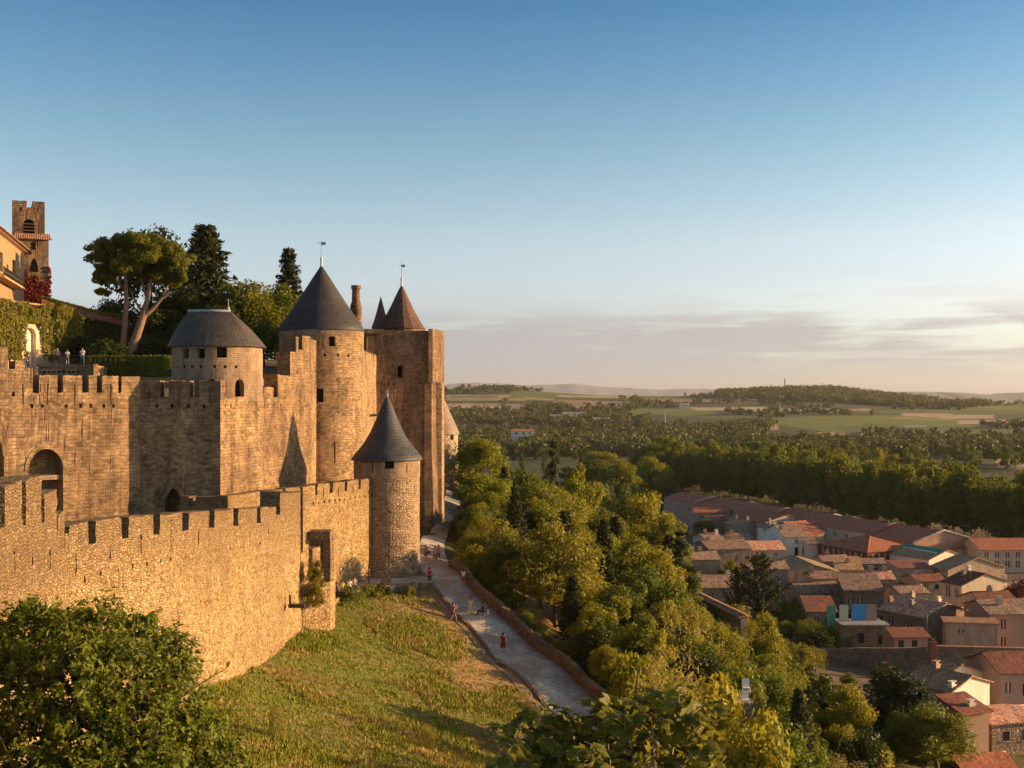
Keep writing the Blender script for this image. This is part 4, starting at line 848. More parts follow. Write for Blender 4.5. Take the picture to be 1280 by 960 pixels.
def hotel():
    # long facade running towards the viewer on the far left
    a = Vector((-56.0, 115.5)); b = Vector((-65.4, 150.0)); ze_b = zy(313, 150); ze_a = ze_b
    t = empty('hotel', (b.x, b.y, 4), 'cream villa with dentilled eaves, balcony and tall windows at the far left', 'villa')
    pth, L, A, dd = line(a, b); Uq = lambda px: upx(A, dd, px); D_ = lambda px: dof(A, dd, Uq(px))
    ho = []
    for px, y0, y1, wpx in ((1, 315, 339, 5), (9.5, 331, 344, 2.5), (17.5, 325, 352, 4)):
        ho.append((Uq(px - wpx / 2), Uq(px + wpx / 2), zy(y1, D_(px)), zy(y0, D_(px))))
    cellwall('wall', pth, 0, L, 0, ze_b, ho, .5, MATS['plaster_ochre'], t)
    for h in ho:
        xa, ya, nx, ny = pth(h[0]); xb, yb, _, _ = pth(h[1]); q = MB(); q.poly([(xa - nx * .3, ya - ny * .3, h[2]), (xb - nx * .3, yb - ny * .3, h[2]), (xb - nx * .3, yb - ny * .3, h[3]), (xa - nx * .3, ya - ny * .3, h[3])]); wdw = q.build('window', MATS['pane'], t)
        q = MB(); xm, ym = (xa + xb) / 2, (ya + yb) / 2; q.tube([(xm - nx * .25, ym - ny * .25, h[2]), (xm - nx * .25, ym - ny * .25, h[3])], .04, 4); q.tube([(xa - nx * .25, ya - ny * .25, h[2] * .35 + h[3] * .65), (xb - nx * .25, yb - ny * .25, h[2] * .35 + h[3] * .65)], .04, 4); q.build('glazing_bar', MATS['cream_paint'], wdw)
    n_ = Vector((dd.y, -dd.x)); q = MB()
    e = b + dd * .4; s_ = a; w0, w1 = n_ * .9, n_ * -7
    q.poly([(s_.x + w0.x, s_.y + w0.y, ze_b), (e.x + w0.x, e.y + w0.y, ze_b), (e.x + w1.x, e.y + w1.y, ze_b + 3.2), (s_.x + w1.x, s_.y + w1.y, ze_b + 3.2)]); q.poly([(e.x + w0.x, e.y + w0.y, ze_b - .12), (s_.x + w0.x, s_.y + w0.y, ze_b - .12), (s_.x, s_.y, ze_b - .12), (e.x, e.y, ze_b - .12)]); q.poly([(e.x + w0.x, e.y + w0.y, ze_b), (e.x + w0.x, e.y + w0.y, ze_b - .5), (e.x + w1.x, e.y + w1.y, ze_b - .5), (e.x + w1.x, e.y + w1.y, ze_b + 3.2)])
    q.poly([(s_.x + w0.x, s_.y + w0.y, ze_b - .12), (e.x + w0.x, e.y + w0.y, ze_b - .12), (e.x + w0.x, e.y + w0.y, ze_b), (s_.x + w0.x, s_.y + w0.y, ze_b)]); q.build('roof', MATS['tiles_orange'], t)
    q = MB(); u = 8.0
    while u < L: x, y, nx, ny = pth(u); q.box((x + nx * .3, y + ny * .3, ze_b - .25), (.55, .15, .24), math.atan2(ny, nx)); u += .55
    q.build('eaves_bracket', MATS['plaster_pink'], t)
    zb = zy(352, D_(5)); ua, ub = Uq(-10), Uq(18); q = MB(); xa, ya, nx, ny = pth(ua); xb, yb, _, _ = pth(ub)
    q.prism([(xa, ya), (xb, yb), (xb + nx * 1.3, yb + ny * 1.3), (xa + nx * 1.3, ya + ny * 1.3)][::-1], zb - .25, zb); bal = q.build('balcony', MATS['plaster_ochre'], t)
    q = MB(); m_ = 46
    for k in range(m_ + 1):
        f_ = k / m_; x, y = xa + (xb - xa) * f_ + nx * 1.22, ya + (yb - ya) * f_ + ny * 1.22; q.tube([(x, y, zb), (x, y, zb + .95)], .035, 4)
    q.tube([(xa + nx * 1.22, ya + ny * 1.22, zb + .97), (xb + nx * 1.22, yb + ny * 1.22, zb + .97)], .05, 5); q.build('railing', MATS['iron'], bal)
    # end wall of the house
    q = MB(); q.poly([(b.x, b.y, 0), (b.x - n_.x * 7, b.y - n_.y * 7, 0), (b.x - n_.x * 7, b.y - n_.y * 7, ze_b + 2.9), (b.x, b.y, ze_b)]); q.build('wall', MATS['plaster_ochre'], t)
hotel()
# ivy-grown garden wall with arched door
def garden_wall():
    a = at(-14, 440, 113); b = at(101, 440, 128); t = empty('garden_wall', (a.x, a.y, 3), 'ivy-draped garden wall with bright arched doorway and balustrade on top', 'wall')
    pth, L, A, dd = line((a.x, a.y), (b.x, b.y)); Uq = lambda px: upx(A, dd, px); zt = zy(391, 115)
    cellwall('wall', pth, 0, L, 1, zt, [(Uq(31), Uq(45), 1.5, zy(407, 115))], .9, MATS['plaster_cream'], t, arches=[(Uq(31), Uq(45), zy(414, 115), zy(407, 115), False)])
    x0, y0, nx, ny = pth(Uq(30.5)); x1, y1, _, _ = pth(Uq(45.5)); q = MB(); q.poly([(x0 - nx * .5, y0 - ny * .5, 1), (x1 - nx * .5, y1 - ny * .5, 1), (x1 - nx * .5, y1 - ny * .5, zt - 1), (x0 - nx * .5, y0 - ny * .5, zt - 1)]); q.build('door', MATS['plaster_white'], t)
    q = MB(); u = 0.1; ue = Uq(62)
    while u < ue:
        x, y, nx, ny = pth(u); z = zy(376, 115); q.lathe(x - nx * .3, y - ny * .3, [(.06, zt), (.09, zt + .3), (.05, z - .1), (.08, z)], 6); u += .28
    xa, ya, nx, ny = pth(0); xb, yb, _, _ = pth(ue); z = zy(376, 115); q.prism([(xa, ya), (xb, yb), (xb - nx * .5, yb - ny * .5), (xa - nx * .5, ya - ny * .5)], z, z + .18); q.build('balustrade', MATS['stone_tower'], t)
    return t, pth, Uq, zt
gw, gpth, gU, gzt = garden_wall()
# ------------------------------------------------------------------ foliage builders
def leafcloud(rng, C, Rb, per, ls, flat=.0, dirbias=0.0, up=.25, aspect=.6, core=.55):
    """leaf blades spread over clumps: C (k,3) clump centres, Rb (k,) radii, per leaves each, ls blade half-length"""
    k = len(C); n = k * per
    idx = np.repeat(np.arange(k), per); d = rng.normal(size=(n, 3)); d /= np.linalg.norm(d, axis=1)[:, None]
    rad = Rb[idx] * (core + (1.08 - core) * rng.random(n) ** .6); sc_ = np.array([1, 1, 1 - flat]); P = C[idx] + d * rad[:, None] * sc_
    nrm = d + rng.normal(size=(n, 3)) * .75; nrm[:, 2] += up; nrm /= np.linalg.norm(nrm, axis=1)[:, None]
    t = np.cross(nrm, rng.normal(size=(n, 3))); t /= np.linalg.norm(t, axis=1)[:, None] + 1e-9; b = np.cross(nrm, t)
    s = ls * rng.uniform(.55, 1.35, n)[:, None]
    V = np.stack([P - t * s, P + b * s * aspect - nrm * s * .15, P + t * s, P - b * s * aspect - nrm * s * .15], 1).reshape(-1, 3)
    return V, np.arange(n * 4).reshape(-1, 4)
def tubes_np(segs, n=6):
    """segs: list of (list of points, list of radii) -> numpy quads"""
    Vs, Fs, o = [], [], 0
    for pts, rad in segs:
        pts = np.array(pts, float); m_ = len(pts)
        for i in range(m_):
            d = pts[min(i + 1, m_ - 1)] - pts[max(i - 1, 0)]; d /= np.linalg.norm(d) + 1e-9; a = np.cross(d, [.31, .9, .2]); a /= np.linalg.norm(a); b = np.cross(d, a)
            t = np.arange(n) * math.tau / n; Vs.append(pts[i] + rad[i] * (np.cos(t)[:, None] * a + np.sin(t)[:, None] * b))
        for i in range(m_ - 1):
            for k in range(n): Fs.append((o + i * n + k, o + i * n + (k + 1) % n, o + (i + 1) * n + (k + 1) % n, o + (i + 1) * n + k))
        o += m_ * n
    return np.concatenate(Vs), np.array(Fs)
def limbs(rng, H, z0, z1, spread, r0, nb=7):
    segs = [([(0, 0, -.06 * H), (0, 0, .02 * H), (rng.normal(0, .01) * H, rng.normal(0, .01) * H, z0), (rng.normal(0, .03) * H, rng.normal(0, .03) * H, z1)], [r0 * 1.4, r0, r0 * .75, r0 * .15])]
    for k in range(nb):
        a = k * 2.4 + rng.random(); zs_ = z0 + (z1 - z0) * .6 * rng.random(); l = spread * rng.uniform(.6, 1)
        segs.append(([(0, 0, zs_), (math.cos(a) * l * .5, math.sin(a) * l * .5, zs_ + l * .45), (math.cos(a) * l, math.sin(a) * l, zs_ + l * .8)], [r0 * .45, r0 * .28, r0 * .06]))
    return segs
VAR = {}
def variant(kind, i, lod=1):
    """unit-height tree meshes (crown, trunk) shared by all its copies"""
    key = (kind, i, lod)
    if key in VAR: return VAR[key]
    rng = np.random.default_rng(sum(map(ord, kind)) * 31 + i * 7 + lod); trunk = None
    if kind == 'broad':
        k = 46 if lod else 26; C = rng.normal(size=(k, 3)); C /= np.linalg.norm(C, axis=1)[:, None]; C *= rng.random((k, 1)) ** .33
        sx, sy = rng.uniform(.27, .36), rng.uniform(.27, .36); C = C * [sx, sy, .36] + [0, 0, .56]; C[:, :2] *= (1.1 - .35 * np.clip((C[:, 2:3] - .5) / .4, 0, 1))
        Rb = rng.uniform(.075, .135, k); V, Fc = leafcloud(rng, C, Rb, 210 if lod else 70, .0165 if lod else .032, core=.4); trunk = limbs(rng, 1, .15, .8, .25, .022)
    elif kind == 'plane':
        k = 60; C = rng.normal(size=(k, 3)); C /= np.linalg.norm(C, axis=1)[:, None]; C *= rng.random((k, 1)) ** .3
        C = C * [.27, .27, .40] + [0, 0, .52]; Rb = rng.uniform(.055, .13, k); V, Fc = leafcloud(rng, C, Rb, 95, .026, core=.7); trunk = limbs(rng, 1, .15, .85, .25, .014, 9)
    elif kind == 'poplar':
        k = 44; z = rng.uniform(.1, .96, k); rr = .20 * np.sin(np.pi * np.clip((z + .12) / 1.16, 0, 1)) ** .7; a = rng.uniform(0, 6.28, k); q_ = rng.random(k) ** .5
        C = np.stack([np.cos(a) * rr * q_, np.sin(a) * rr * q_, z], 1); Rb = rng.uniform(.05, .10, k); V, Fc = leafcloud(rng, C, Rb, 170, .0155, core=.4); trunk = limbs(rng, 1, .1, .85, .12, .015)
    elif kind == 'cypress':
        k = 60; z = rng.uniform(.03, .97, k); rr = .085 * np.clip(1.25 - z, 0, 1) ** .7 * np.clip(z * 8, .4, 1); a = rng.uniform(0, 6.28, k); q_ = rng.random(k) ** .4
        C = np.stack([np.cos(a) * rr * q_, np.sin(a) * rr * q_, z], 1); Rb = rng.uniform(.025, .05, k) * (1.2 - .6 * z); V, Fc = leafcloud(rng, C, Rb, 90, .014, up=.9, aspect=.4); trunk = limbs(rng, 1, .05, .8, .03, .014, 3)
    elif kind == 'fir':
        P = []; Rr = []; segs = [([(0, 0, -.05), (0, 0, .5), (0, 0, 1.0)], [.022, .013, .003])]
        for t in range(22):
            z = .08 + .89 * (t / 21) ** .95; L = .25 * (1 - z) ** .8 + .018; nb = 9
            for b in range(nb):
                a = b * math.tau / nb + t * .5 + rng.normal(0, .18); l = L * rng.uniform(.65, 1.12); nn = max(2, int(l / .04))
                for s in range(1, nn + 1): f = s / nn; P.append((math.cos(a) * l * f, math.sin(a) * l * f, z - .05 * f * l / .2 + .03 * f * f)); Rr.append(.040 * (1.1 - .45 * f))
                segs.append(([(0, 0, z), (math.cos(a) * l, math.sin(a) * l, z - .02)], [.006, .002]))
        V, Fc = leafcloud(rng, np.array(P), np.array(Rr), 15, .018, .3, aspect=.4, core=.2); trunk = segs
    elif kind == 'irregular':
        P = []; Rr = []; segs = [([(0, 0, -.05), (.01, 0, .5), (0, .01, .98)], [.03, .018, .004])]
        for t in range(11):
            z = .14 + .8 * (t / 10); L = (.36 * (1 - z) ** .6 + .04)
            for b in range(5):
                a = rng.uniform(0, 6.28); l = L * rng.uniform(.5, 1.25); nn = max(3, int(l / .04))
                for s in range(1, nn + 1): f = s / nn; P.append((math.cos(a) * l * f, math.sin(a) * l * f, z + .16 * f * l / .2 + rng.normal(0, .01))); Rr.append(.042 * (1.15 - .5 * f))
                segs.append(([(0, 0, z), (math.cos(a) * l, math.sin(a) * l, z + .12 * l / .2)], [.008, .002]))
        V, Fc = leafcloud(rng, np.array(P), np.array(Rr), 30, .016, .2, aspect=.4, core=.2); trunk = segs
    elif kind == 'bush':
        k = 30; C = rng.normal(size=(k, 3)); C /= np.linalg.norm(C, axis=1)[:, None]; C *= rng.random((k, 1)) ** .35; C = C * [.45, .45, .38] + [0, 0, .42]
        Rb = rng.uniform(.12, .22, k); V, Fc = leafcloud(rng, C, Rb, 130, .034); trunk = limbs(rng, 1, .1, .6, .3, .02, 5)
    elif kind == 'shrub':   # wispy, upright sprays
        k = 60; a = rng.uniform(0, 6.28, k); rr = rng.random(k) ** .5 * .42; z = rng.uniform(.15, .95, k) * (1.05 - rr * .8); C = np.stack([np.cos(a) * rr, np.sin(a) * rr, z], 1)
        Rb = rng.uniform(.07, .13, k); V, Fc = leafcloud(rng, C, Rb, 60, .028, -.5, up=.6, aspect=.28); trunk = limbs(rng, 1, .1, .7, .3, .015, 6)
    crown = npmesh(kind + '_crown', V, Fc, None); tr_ = None
    if trunk: tv, tf = tubes_np(trunk); tr_ = npmesh(kind + '_trunk', tv, tf, None)
    VAR[key] = (crown, tr_); return VAR[key]
MESHM = {}
def withmat(me, mat):
    k = (me.name, mat)
    if k not in MESHM:
        m2 = me.copy(); m2.materials.clear(); m2.materials.append(MATS[mat]); MESHM[k] = m2
    return MESHM[k]
NTREE = 0
def tree(name, kind, x, y, h, colour, label, group=None, cat='tree', wf=1.0, lod=1, z=None, nvar=4, bark='bark', trunk=True):
    global NTREE
    NTREE += 1; i = random.randrange(nvar); cr, tr_ = variant(kind, i, lod); z = tz(x, y) if z is None else z
    e = bpy.data.objects.new(name, None); col.objects.link(e); e.location = (x, y, z); e.scale = (h * wf, h * wf, h); e.rotation_euler = (0, 0, random.uniform(0, 6.28)); tag(e, label, cat, group)
    c = link('crown', withmat(cr, 'leaf_' + colour), e)
    if tr_ and trunk: link('trunk', withmat(tr_, bark), e)
    return e
def treeat(name, kind, px, ytop, d, h, colour, label, **k):
    """tree whose top shows at the given bearing and height, standing on the ground there or on its own level"""
    x = (px - 640) / F * d; zt = zy(ytop, d); zg = tz(x, d); h2 = zt - zg
    if h2 < .8: h2 = h
    return tree(name, kind, x, d, h2, colour, label, wf=k.pop('w', 1.0) * h / h2 if h else 1, **k)

# ---- single trees on the slope below the path that can be told apart
S_ = [('cypress_tree', 'cypress', 692, 541, 232, 14, 'dark', 'tall slim dark cypress rising from the golden trees of the slope', 1.25),
      ('poplar_tree', 'poplar', 721, 580, 200, 12, 'yellow', 'bright yellow narrow tree beside the tall dark cypress', 1.2),
      ('poplar_tree', 'poplar', 745, 604, 205, 10, 'olive', 'small yellowish narrow tree right of the bright yellow one', 1.1),
      ('conifer_tree', 'fir', 651, 622, 146, 13, 'fir', 'dark grey-green fir on the slope, close to the end of the path bend', 1.1),
      ('conifer_tree', 'fir', 690, 648, 133, 14, 'fir', 'ragged dark fir with two thin spires, mid slope', .9),
      ('conifer_tree', 'fir', 706, 640, 130, 14, 'fir', 'taller thin-topped dark fir touching the ragged one on mid slope', .8),
      ('conifer_tree', 'fir', 758, 690, 122, 11, 'fir', 'dark brownish fir low on the slope, above the gardens', .9),
      ('broadleaf_tree', 'broad', 806, 608, 215, 13, 'olive', 'round golden-lit tree on the right shoulder of the slope wood', 1.25),
      ('broadleaf_tree', 'broad', 832, 640, 205, 11, 'olive', 'smaller golden tree right of the round one on the shoulder', 1.1),
      ('broadleaf_tree', 'broad', 785, 608, 225, 10, 'mid', 'grey-green tree left of the round golden one on the shoulder', 1.1),
      ('cypress_tree', 'cypress', 836, 682, 165, 11, 'dark', 'short dark cypress at the edge of the slope wood by the old houses', 1.9),
      ('cypress_tree', 'cypress', 855, 660, 170, 14, 'dark', 'broad dark cypress pair partner at the edge of the village', 1.9),
      ('broadleaf_tree', 'broad', 601, 545, 208, 14, 'olive', 'golden tree next to the distant round tower', 1.0),
      ('broadleaf_tree', 'broad', 606, 585, 172, 14, 'yellow', 'bright golden crown above the far bend of the path', 1.0),
      ('broadleaf_tree', 'broad', 592, 632, 150, 13, 'dark', 'dark spreading tree overhanging the path bend by the keep', 1.0),
      ('conifer_tree', 'irregular', 948, 695, 192, 13.5, 'fir', 'lopsided dark conifer standing among the village gardens', 1.0),
      ('conifer_tree', 'irregular', 922, 712, 194, 9, 'fir', 'smaller dark conifer left of the lopsided one in the gardens', .8),
      ('cypress_tree', 'poplar', 1113, 835, 122, 11, 'dark', 'dark feathery cypress beside the white gabled house', 1.3),
      ('cypress_tree', 'poplar', 1133, 842, 120, 10, 'dark', 'second feathery cypress, touching the one by the white gabled house', 1.3),
      ('broadleaf_tree', 'broad', 1172, 880, 112, 9, 'mid', 'rounded leafy tree in front of the orange wall, lower right', 1.3),
      ('cypress_tree', 'poplar', 1124, 890, 112, 7, 'mid', 'short greener cypress in front of the dark feathery pair', 1.3),
      ('broadleaf_tree', 'broad', 1133, 722, 232, 7, 'dark', 'round dark tree between the chimneys of the village', 1.3),
      ('broadleaf_tree', 'broad', 1275, 716, 200, 8, 'purple', 'dark purple-leaved tree at the right edge of the village', 1.1),
      ('broadleaf_tree', 'bush', 1190, 663, 305, 5, 'yellow', 'small orange-yellow tree behind the long barracks roof', 1.0),
      ('broadleaf_tree', 'broad', 880, 648, 352, 9, 'mid', 'fresh green tree among the far village roofs', 1.3),
      ('broadleaf_tree', 'broad', 912, 700, 250, 6, 'olive', 'small sunlit tree beside the ochre stone house', 1.2)]
for nm, kd, px, yt, d, h, c, lb, wf in S_: treeat(nm, kd, px, yt, d, h, c, lb, w=wf)
# ---- slope wood: individual trees between path and village
wallx = lambda y: float(np.interp(y, [p[1] for p in PR], [p[0] for p in PR]))
LIMX = [540, 560, 600, 640, 690, 720, 760, 800, 835, 848, 862, 885, 930, 1000, 1090, 1140, 1200]
LIMY = [548, 545, 549, 558, 582, 592, 614, 622, 655, 735, 752, 765, 792, 822, 848, 880, 920]
zones = [('olive', 'broadleaf_tree', 'broad', 'golden-green tree in the dense wood below the castle path'), ('mid', 'broadleaf_tree', 'broad', 'green leafy tree in the dense wood below the castle path'),
         ('dark', 'broadleaf_tree', 'broad', 'dark shaded tree in the dense wood below the castle path'), ('yellow', 'broadleaf_tree', 'poplar', 'yellow upright tree in the dense wood below the castle path'),
         ('rust', 'broadleaf_tree', 'broad', 'rust-tinged tree in the dense wood below the castle path'), ('fir', 'conifer_tree', 'fir', 'dark conifer in the dense wood below the castle path')]
pts = []; tries = 0
while len(pts) < 175 and tries < 9000:
    tries += 1; y = random.uniform(86, 245); x = random.uniform(-12, 62); px = 640 + F * x / y
    wx = wallx(y); off = x - wx
    if off < 2.0 or x > 64 or px < 552 or px > 1010: continue
    if px > 870 and y > 150: continue
    h = random.uniform(6.5, 12.5); 
    if off < 6: h = min(h, 2.0 + off * .9)
    if y < 110: h = min(h, 7)
    z = tz(x, y); zt_lim = zy(np.interp(px, LIMX, LIMY) + random.uniform(0, 14), y); h = min(h, zt_lim - z)
    if h < 2.6: continue
    if y > 145 and px < 590: continue
    if any((x - a) ** 2 + (y - b) ** 2 < (.36 * (h + c) * .72) ** 2 for a, b, c in pts): continue
    pts.append((x, y, h)); q_ = random.random()
    zi = 0 if q_ < .42 else 1 if q_ < .70 else 2 if q_ < .76 else 3 if q_ < .80 else 4 if q_ < .85 else 5
    cl, nm, kd, lb = zones[zi]
    if h < 4.2: tree('bush', 'bush', x, y, h * .9, random.choice(['olive', 'mid', 'grey', 'rust']), 'leafy bush on the bank right of the path parapet', 'bushes on the bank below the path', 'bush', wf=1.1, nvar=4); continue
    wh = 'close beside the path parapet' if off < 9 else 'near the distant round tower' if y > 190 and px < 660 else 'at the far crest of the wood' if y > 190 else 'above the path bend' if px < 640 else 'along the village edge' if px > 800 or y > 165 else 'low down towards the gardens' if y < 118 else 'in the heart of the wood'
    adj = {'olive': 'golden-green', 'mid': 'fresh green', 'dark': 'dark green', 'yellow': 'yellow upright', 'rust': 'brownish-green', 'fir': 'dark pointed'}[cl]; sz = 'tall' if h > 9.5 else 'medium-height' if h > 7 else 'small'
    lb = '%s %s %s %s, wooded slope' % (sz, adj, 'conifer' if cl == 'fir' else 'tree', wh)
    tree(nm, kd, x, y, h, cl, lb, sz + ' ' + adj + ' trees of the slope wood', wf=random.uniform(1.0, 1.3))
# undergrowth bushes on the bank and gardens
def bushes(n, fx, lb, gr, hs=(1.2, 2.6), cols_=('olive', 'mid', 'grey', 'rust', 'yellow'), kinds=('bush', 'shrub', 'bush')):
    for k in range(n):
        x, y = fx(); h = random.uniform(*hs); tree('bush', random.choice(kinds), x, y, h, random.choice(cols_), lb, gr, 'bush', wf=random.uniform(1.0, 1.5))
def bank():
    while True:
        y = random.uniform(80, 140); x = wallx(y) + random.uniform(1.6, 5.5)
        return x, y
bushes(75, bank, 'low scrubby bush growing along the outer side of the path parapet', 'scrub beside the path parapet', (.9, 2.2), ('olive', 'mid', 'grey', 'olive'))
def gard():
    while True:
        px, py = random.uniform(800, 1160), random.uniform(770, 985)
        for d in (75, 85, 95, 105, 115, 125, 135, 145):
            x = (px - 640) / F * d; 
            if abs(tz(x, d) - zy(py, d)) < 1.6 and px < 960 + (py - 740) * 1.4 and not (px > 1100 and d > 122): return x, d + random.uniform(-4, 4)
bushes(150, gard, 'garden bush on the terraces between the wood and the long wall', 'garden bushes below the wood', (1.6, 3.8), ('olive', 'mid', 'yellow', 'rust', 'grey', 'mid'))
# golden flowering bushes lower centre
for px, yt, d, h, c, lb in [(905, 832, 62, 5, 'yellow', 'golden flowering bush at the lower centre, highest of its clump'), (868, 822, 66, 4.5, 'grey', 'feathery tan bush behind the golden flowering one'),
                            (945, 880, 58, 4.2, 'yellow', 'golden flowering bush at the bottom edge, right of its twin'), (830, 800, 74, 5, 'grey', 'wispy straw-coloured shrub above the fig tree'), (800, 790, 80, 4.5, 'olive', 'olive green shrub close to the lower end of the parapet'),
                            (862, 760, 104, 6, 'grey', 'pale feathery shrub in front of the long low farm roof'), (826, 748, 110, 6, 'rust', 'brownish bare-looking shrub beside the pale feathery one'),
                            (885, 790, 100, 7, 'mid', 'leafy vine-covered tree in front of the low farm roof'), (955, 765, 122, 6, 'olive', 'broad yellow-green tree at the end of the farm roof'), (920, 822, 92, 5, 'mid', 'dark green walnut-leaved tree in the gardens'),
                            (1015, 825, 118, 5, 'dark', 'round dark bush right against the long garden wall'), (1060, 845, 112, 6, 'olive', 'loose-leaved tree left of the feathery cypresses'), (980, 900, 80, 5, 'mid', 'dense green tree at the bottom edge among the gardens'), (1075, 905, 95, 4, 'dark', 'dark hedge-like bush near the bottom right gardens')]:
    treeat('shrub' if h < 5 else 'broadleaf_tree', 'shrub' if c == 'grey' else 'bush' if h < 6 else 'broad', px, yt, d, h, c, lb, cat='bush' if h < 5 else 'tree', w=1.15)
# ---- plane trees: the great avenue
av = [(75, 640), (98, 528), (118, 455), (136, 390), (153, 335), (163, 300)]
def along(P, step):
    out = []; acc = 0
    for a, b in zip(P, P[1:]):
        a, b = Vector(a), Vector(b); L = (b - a).length; t = (-acc) % step
        t = step - acc if acc else 0
        while t < L: out.append((a + (b - a) * t / L, (b - a).normalized())); t += step
        acc = (L - (t - step))
    return out
for r_, offs in enumerate((0, 12, 25)):
    for p, dr in along(av, 9.6):
        n_ = Vector((-dr.y, dr.x)) ; n_ = n_ if n_.x > 0 else -n_
        q_ = p + n_ * offs + Vector((random.uniform(-1.5, 1.5), random.uniform(-2, 2))); px = 640 + F * q_.x / q_.y
        if q_.y < 140 and r_: continue
        h = random.uniform(20.5, 26.5)
        wh = 'right of the street lamp' if px > 1213 else 'behind the barracks wing' if px > 1140 else 'behind the louvred hall' if px > 1020 else 'behind the longest red roof' if px > 900 else 'at the far open field'
        lab = ('pale-trunked plane tree in the front row, ' if r_ == 0 else 'plane tree crown in the middle row, ' if r_ == 1 else 'plane tree crown in the back row, ') + wh
        tree('plane_tree', 'plane', q_.x, q_.y, h, 'plane', lab, 'front row of plane trees' if r_ == 0 else 'rear rows of plane trees', wf=random.uniform(.72, .86), bark='bark_pale')
# bright trees at the head of the avenue
for k in range(34):
    px = random.uniform(735, 905); d = random.uniform(470, 640); x = (px - 640) / F * d
    if px > 800 and d < 500: continue
    tree('broadleaf_tree', 'broad', x, d, (random.uniform(18, 21) if k % 2 else random.uniform(13, 16)), random.choice(['plane', 'mid', 'olive']), ('tall ' if k % 2 else 'low ') + 'sunlit bushy tree at the avenue head, ' + ('near the pale hall' if px < 820 else 'by the empty field'), 'trees at the head of the avenue', wf=1.1)
# belts of trees on the plain
def belt(n, pxr, dr, hr, cols_, lb, gr, kind='broad', wf=1.1, lod=0, nm='broadleaf_tree'):
    for k in range(n):
        d = random.uniform(*dr); px = random.uniform(*pxr); x = (px - 640) / F * d
        tree(nm, kind, x, d, random.uniform(*hr), random.choice(cols_), lb, gr, wf=wf, lod=lod)
belt(60, (940, 1330), (640, 860), (12, 17), ['mid', 'plane', 'olive', 'far'], 'rounded tree in the belt just beyond the plane avenue', 'tree belt beyond the avenue')
belt(46, (558, 800), (330, 620), (9, 14), ['mid', 'dark', 'far', 'rust'], 'shaded tree in the valley behind the slope wood', 'valley trees behind the slope wood')
belt(26, (640, 800), (640, 1000), (8, 14), ['far', 'dark'], 'slim cypress standing among the valley trees', 'valley cypresses', 'cypress', 2.0, 1, 'cypress_tree')
belt(22, (925, 1060), (820, 1100), (10, 15), ['dark', 'far'], 'slim dark cypress in the clumps in front of the green field', 'field cypresses', 'cypress', 2.0, 1, 'cypress_tree')
belt(26, (790, 930), (800, 1100), (9, 14), ['dark', 'far'], 'dark cypress in the shaded wood left of the green field', 'wood cypresses', 'cypress', 2.2, 1, 'cypress_tree')
belt(24, (610, 700), (850, 960), (7, 10), ['far', 'mid'], 'low tree in front of the white villa in the valley', 'trees round the white villa')
# distant woods: one mass of countless crowns
rng = np.random.default_rng(11); Cs, Rs = [], []
def inside_field(px, py): return any(inpoly(np.array([px]), np.array([py]), P)[0] for P, _ in FIELDS)
n_t = 0
W_Z = []   # (px range, d range, count, height)
for (p0, p1), (d0, d1), n, (h0, h1) in [((545, 950), (900, 1450), 900, (8, 14)), ((700, 960), (1350, 1900), 520, (8, 13)), ((545, 760), (1400, 1750), 330, (9, 15)), ((940, 1320), (880, 1150), 330, (8, 14)),
                                      ((900, 1170), (2350, 2900), 900, (10, 18)), ((1080, 1235), (2250, 2600), 420, (10, 16)), ((545, 950), (2000, 2900), 520, (7, 14)), ((545, 900), (1700, 2200), 420, (6, 11)),
                                      ((1080, 1320), (1250, 1600), 150, (6, 11)), ((880, 1290), (1800, 2300), 300, (6, 11)), ((1195, 1320), (2300, 3000), 60, (9, 16)), ((600, 700), (2700, 2950), 60, (8, 13))]:
    for k in range(n):
        px = rng.uniform(p0, p1); d = rng.uniform(d0, d1); x = (px - 640) / F * d; z = tz(x, d); py = HY - z / d * F
        if inside_field(px, py): continue
        if mnoise.noise(Vector((x * .005, d * .0035, 2))) < -.04 and d > 1400 and not (900 < px < 1240 and d > 2300): continue
        h = rng.uniform(h0, h1); s_ = h * rng.uniform(.30, .5)
        for j in range(5): Cs.append((x + rng.normal(0, s_ * 1.1), d + rng.normal(0, s_ * .9), z + h * rng.uniform(.2, .8))); Rs.append(s_ * rng.uniform(.45, .95))
Vw, Fw = leafcloud(rng, np.array(Cs), np.array(Rs), 26, 1.5, 0, up=.4, aspect=.8)
leafmat('leaf_woods', (.07, .08, .024), (.18, .175, .042), (.30, .25, .065), .2, ns=.012)
tag(link('distant_woods', npmesh('distant_woods', Vw, Fw, MATS['leaf_woods'])), 'dark woods and hedgerows spread over the plain and the far hill', 'woods', None, 'stuff')
# ---- castle garden trees
def umbrella_pine(name, label, trunk_pts, trunk_r, branches, blobs, leaf='leaf_pine'):
    x0, y0, z0 = trunk_pts[0]; e = empty(name, (x0, y0, z0), label, 'pine tree'); o = np.array([x0, y0, z0]); rng = np.random.default_rng(len(blobs) + int(abs(x0)))
    tv, tf = tubes_np([(np.array(trunk_pts) - o, trunk_r)] + [(np.array(p) - o, r) for p, r in branches], 9); link('trunk', npmesh('trunk', tv, tf, MATS['bark_pine']), e)
    C, Rb = [], []
    for bx, by, bz, br in blobs:
        for k in range(13): a = rng.normal(size=3); a /= np.linalg.norm(a); C.append((bx + a[0] * br * 1.0, by + a[1] * br * 1.0, bz + a[2] * br * .55)); Rb.append(br * rng.uniform(.35, .6))
    V, Fc = leafcloud(rng, np.array(C) - o, np.array(Rb), 170, .17, .25, up=.9, aspect=.35); link('crown', npmesh('crown', V, Fc, MATS[leaf]), e)
DP = 124
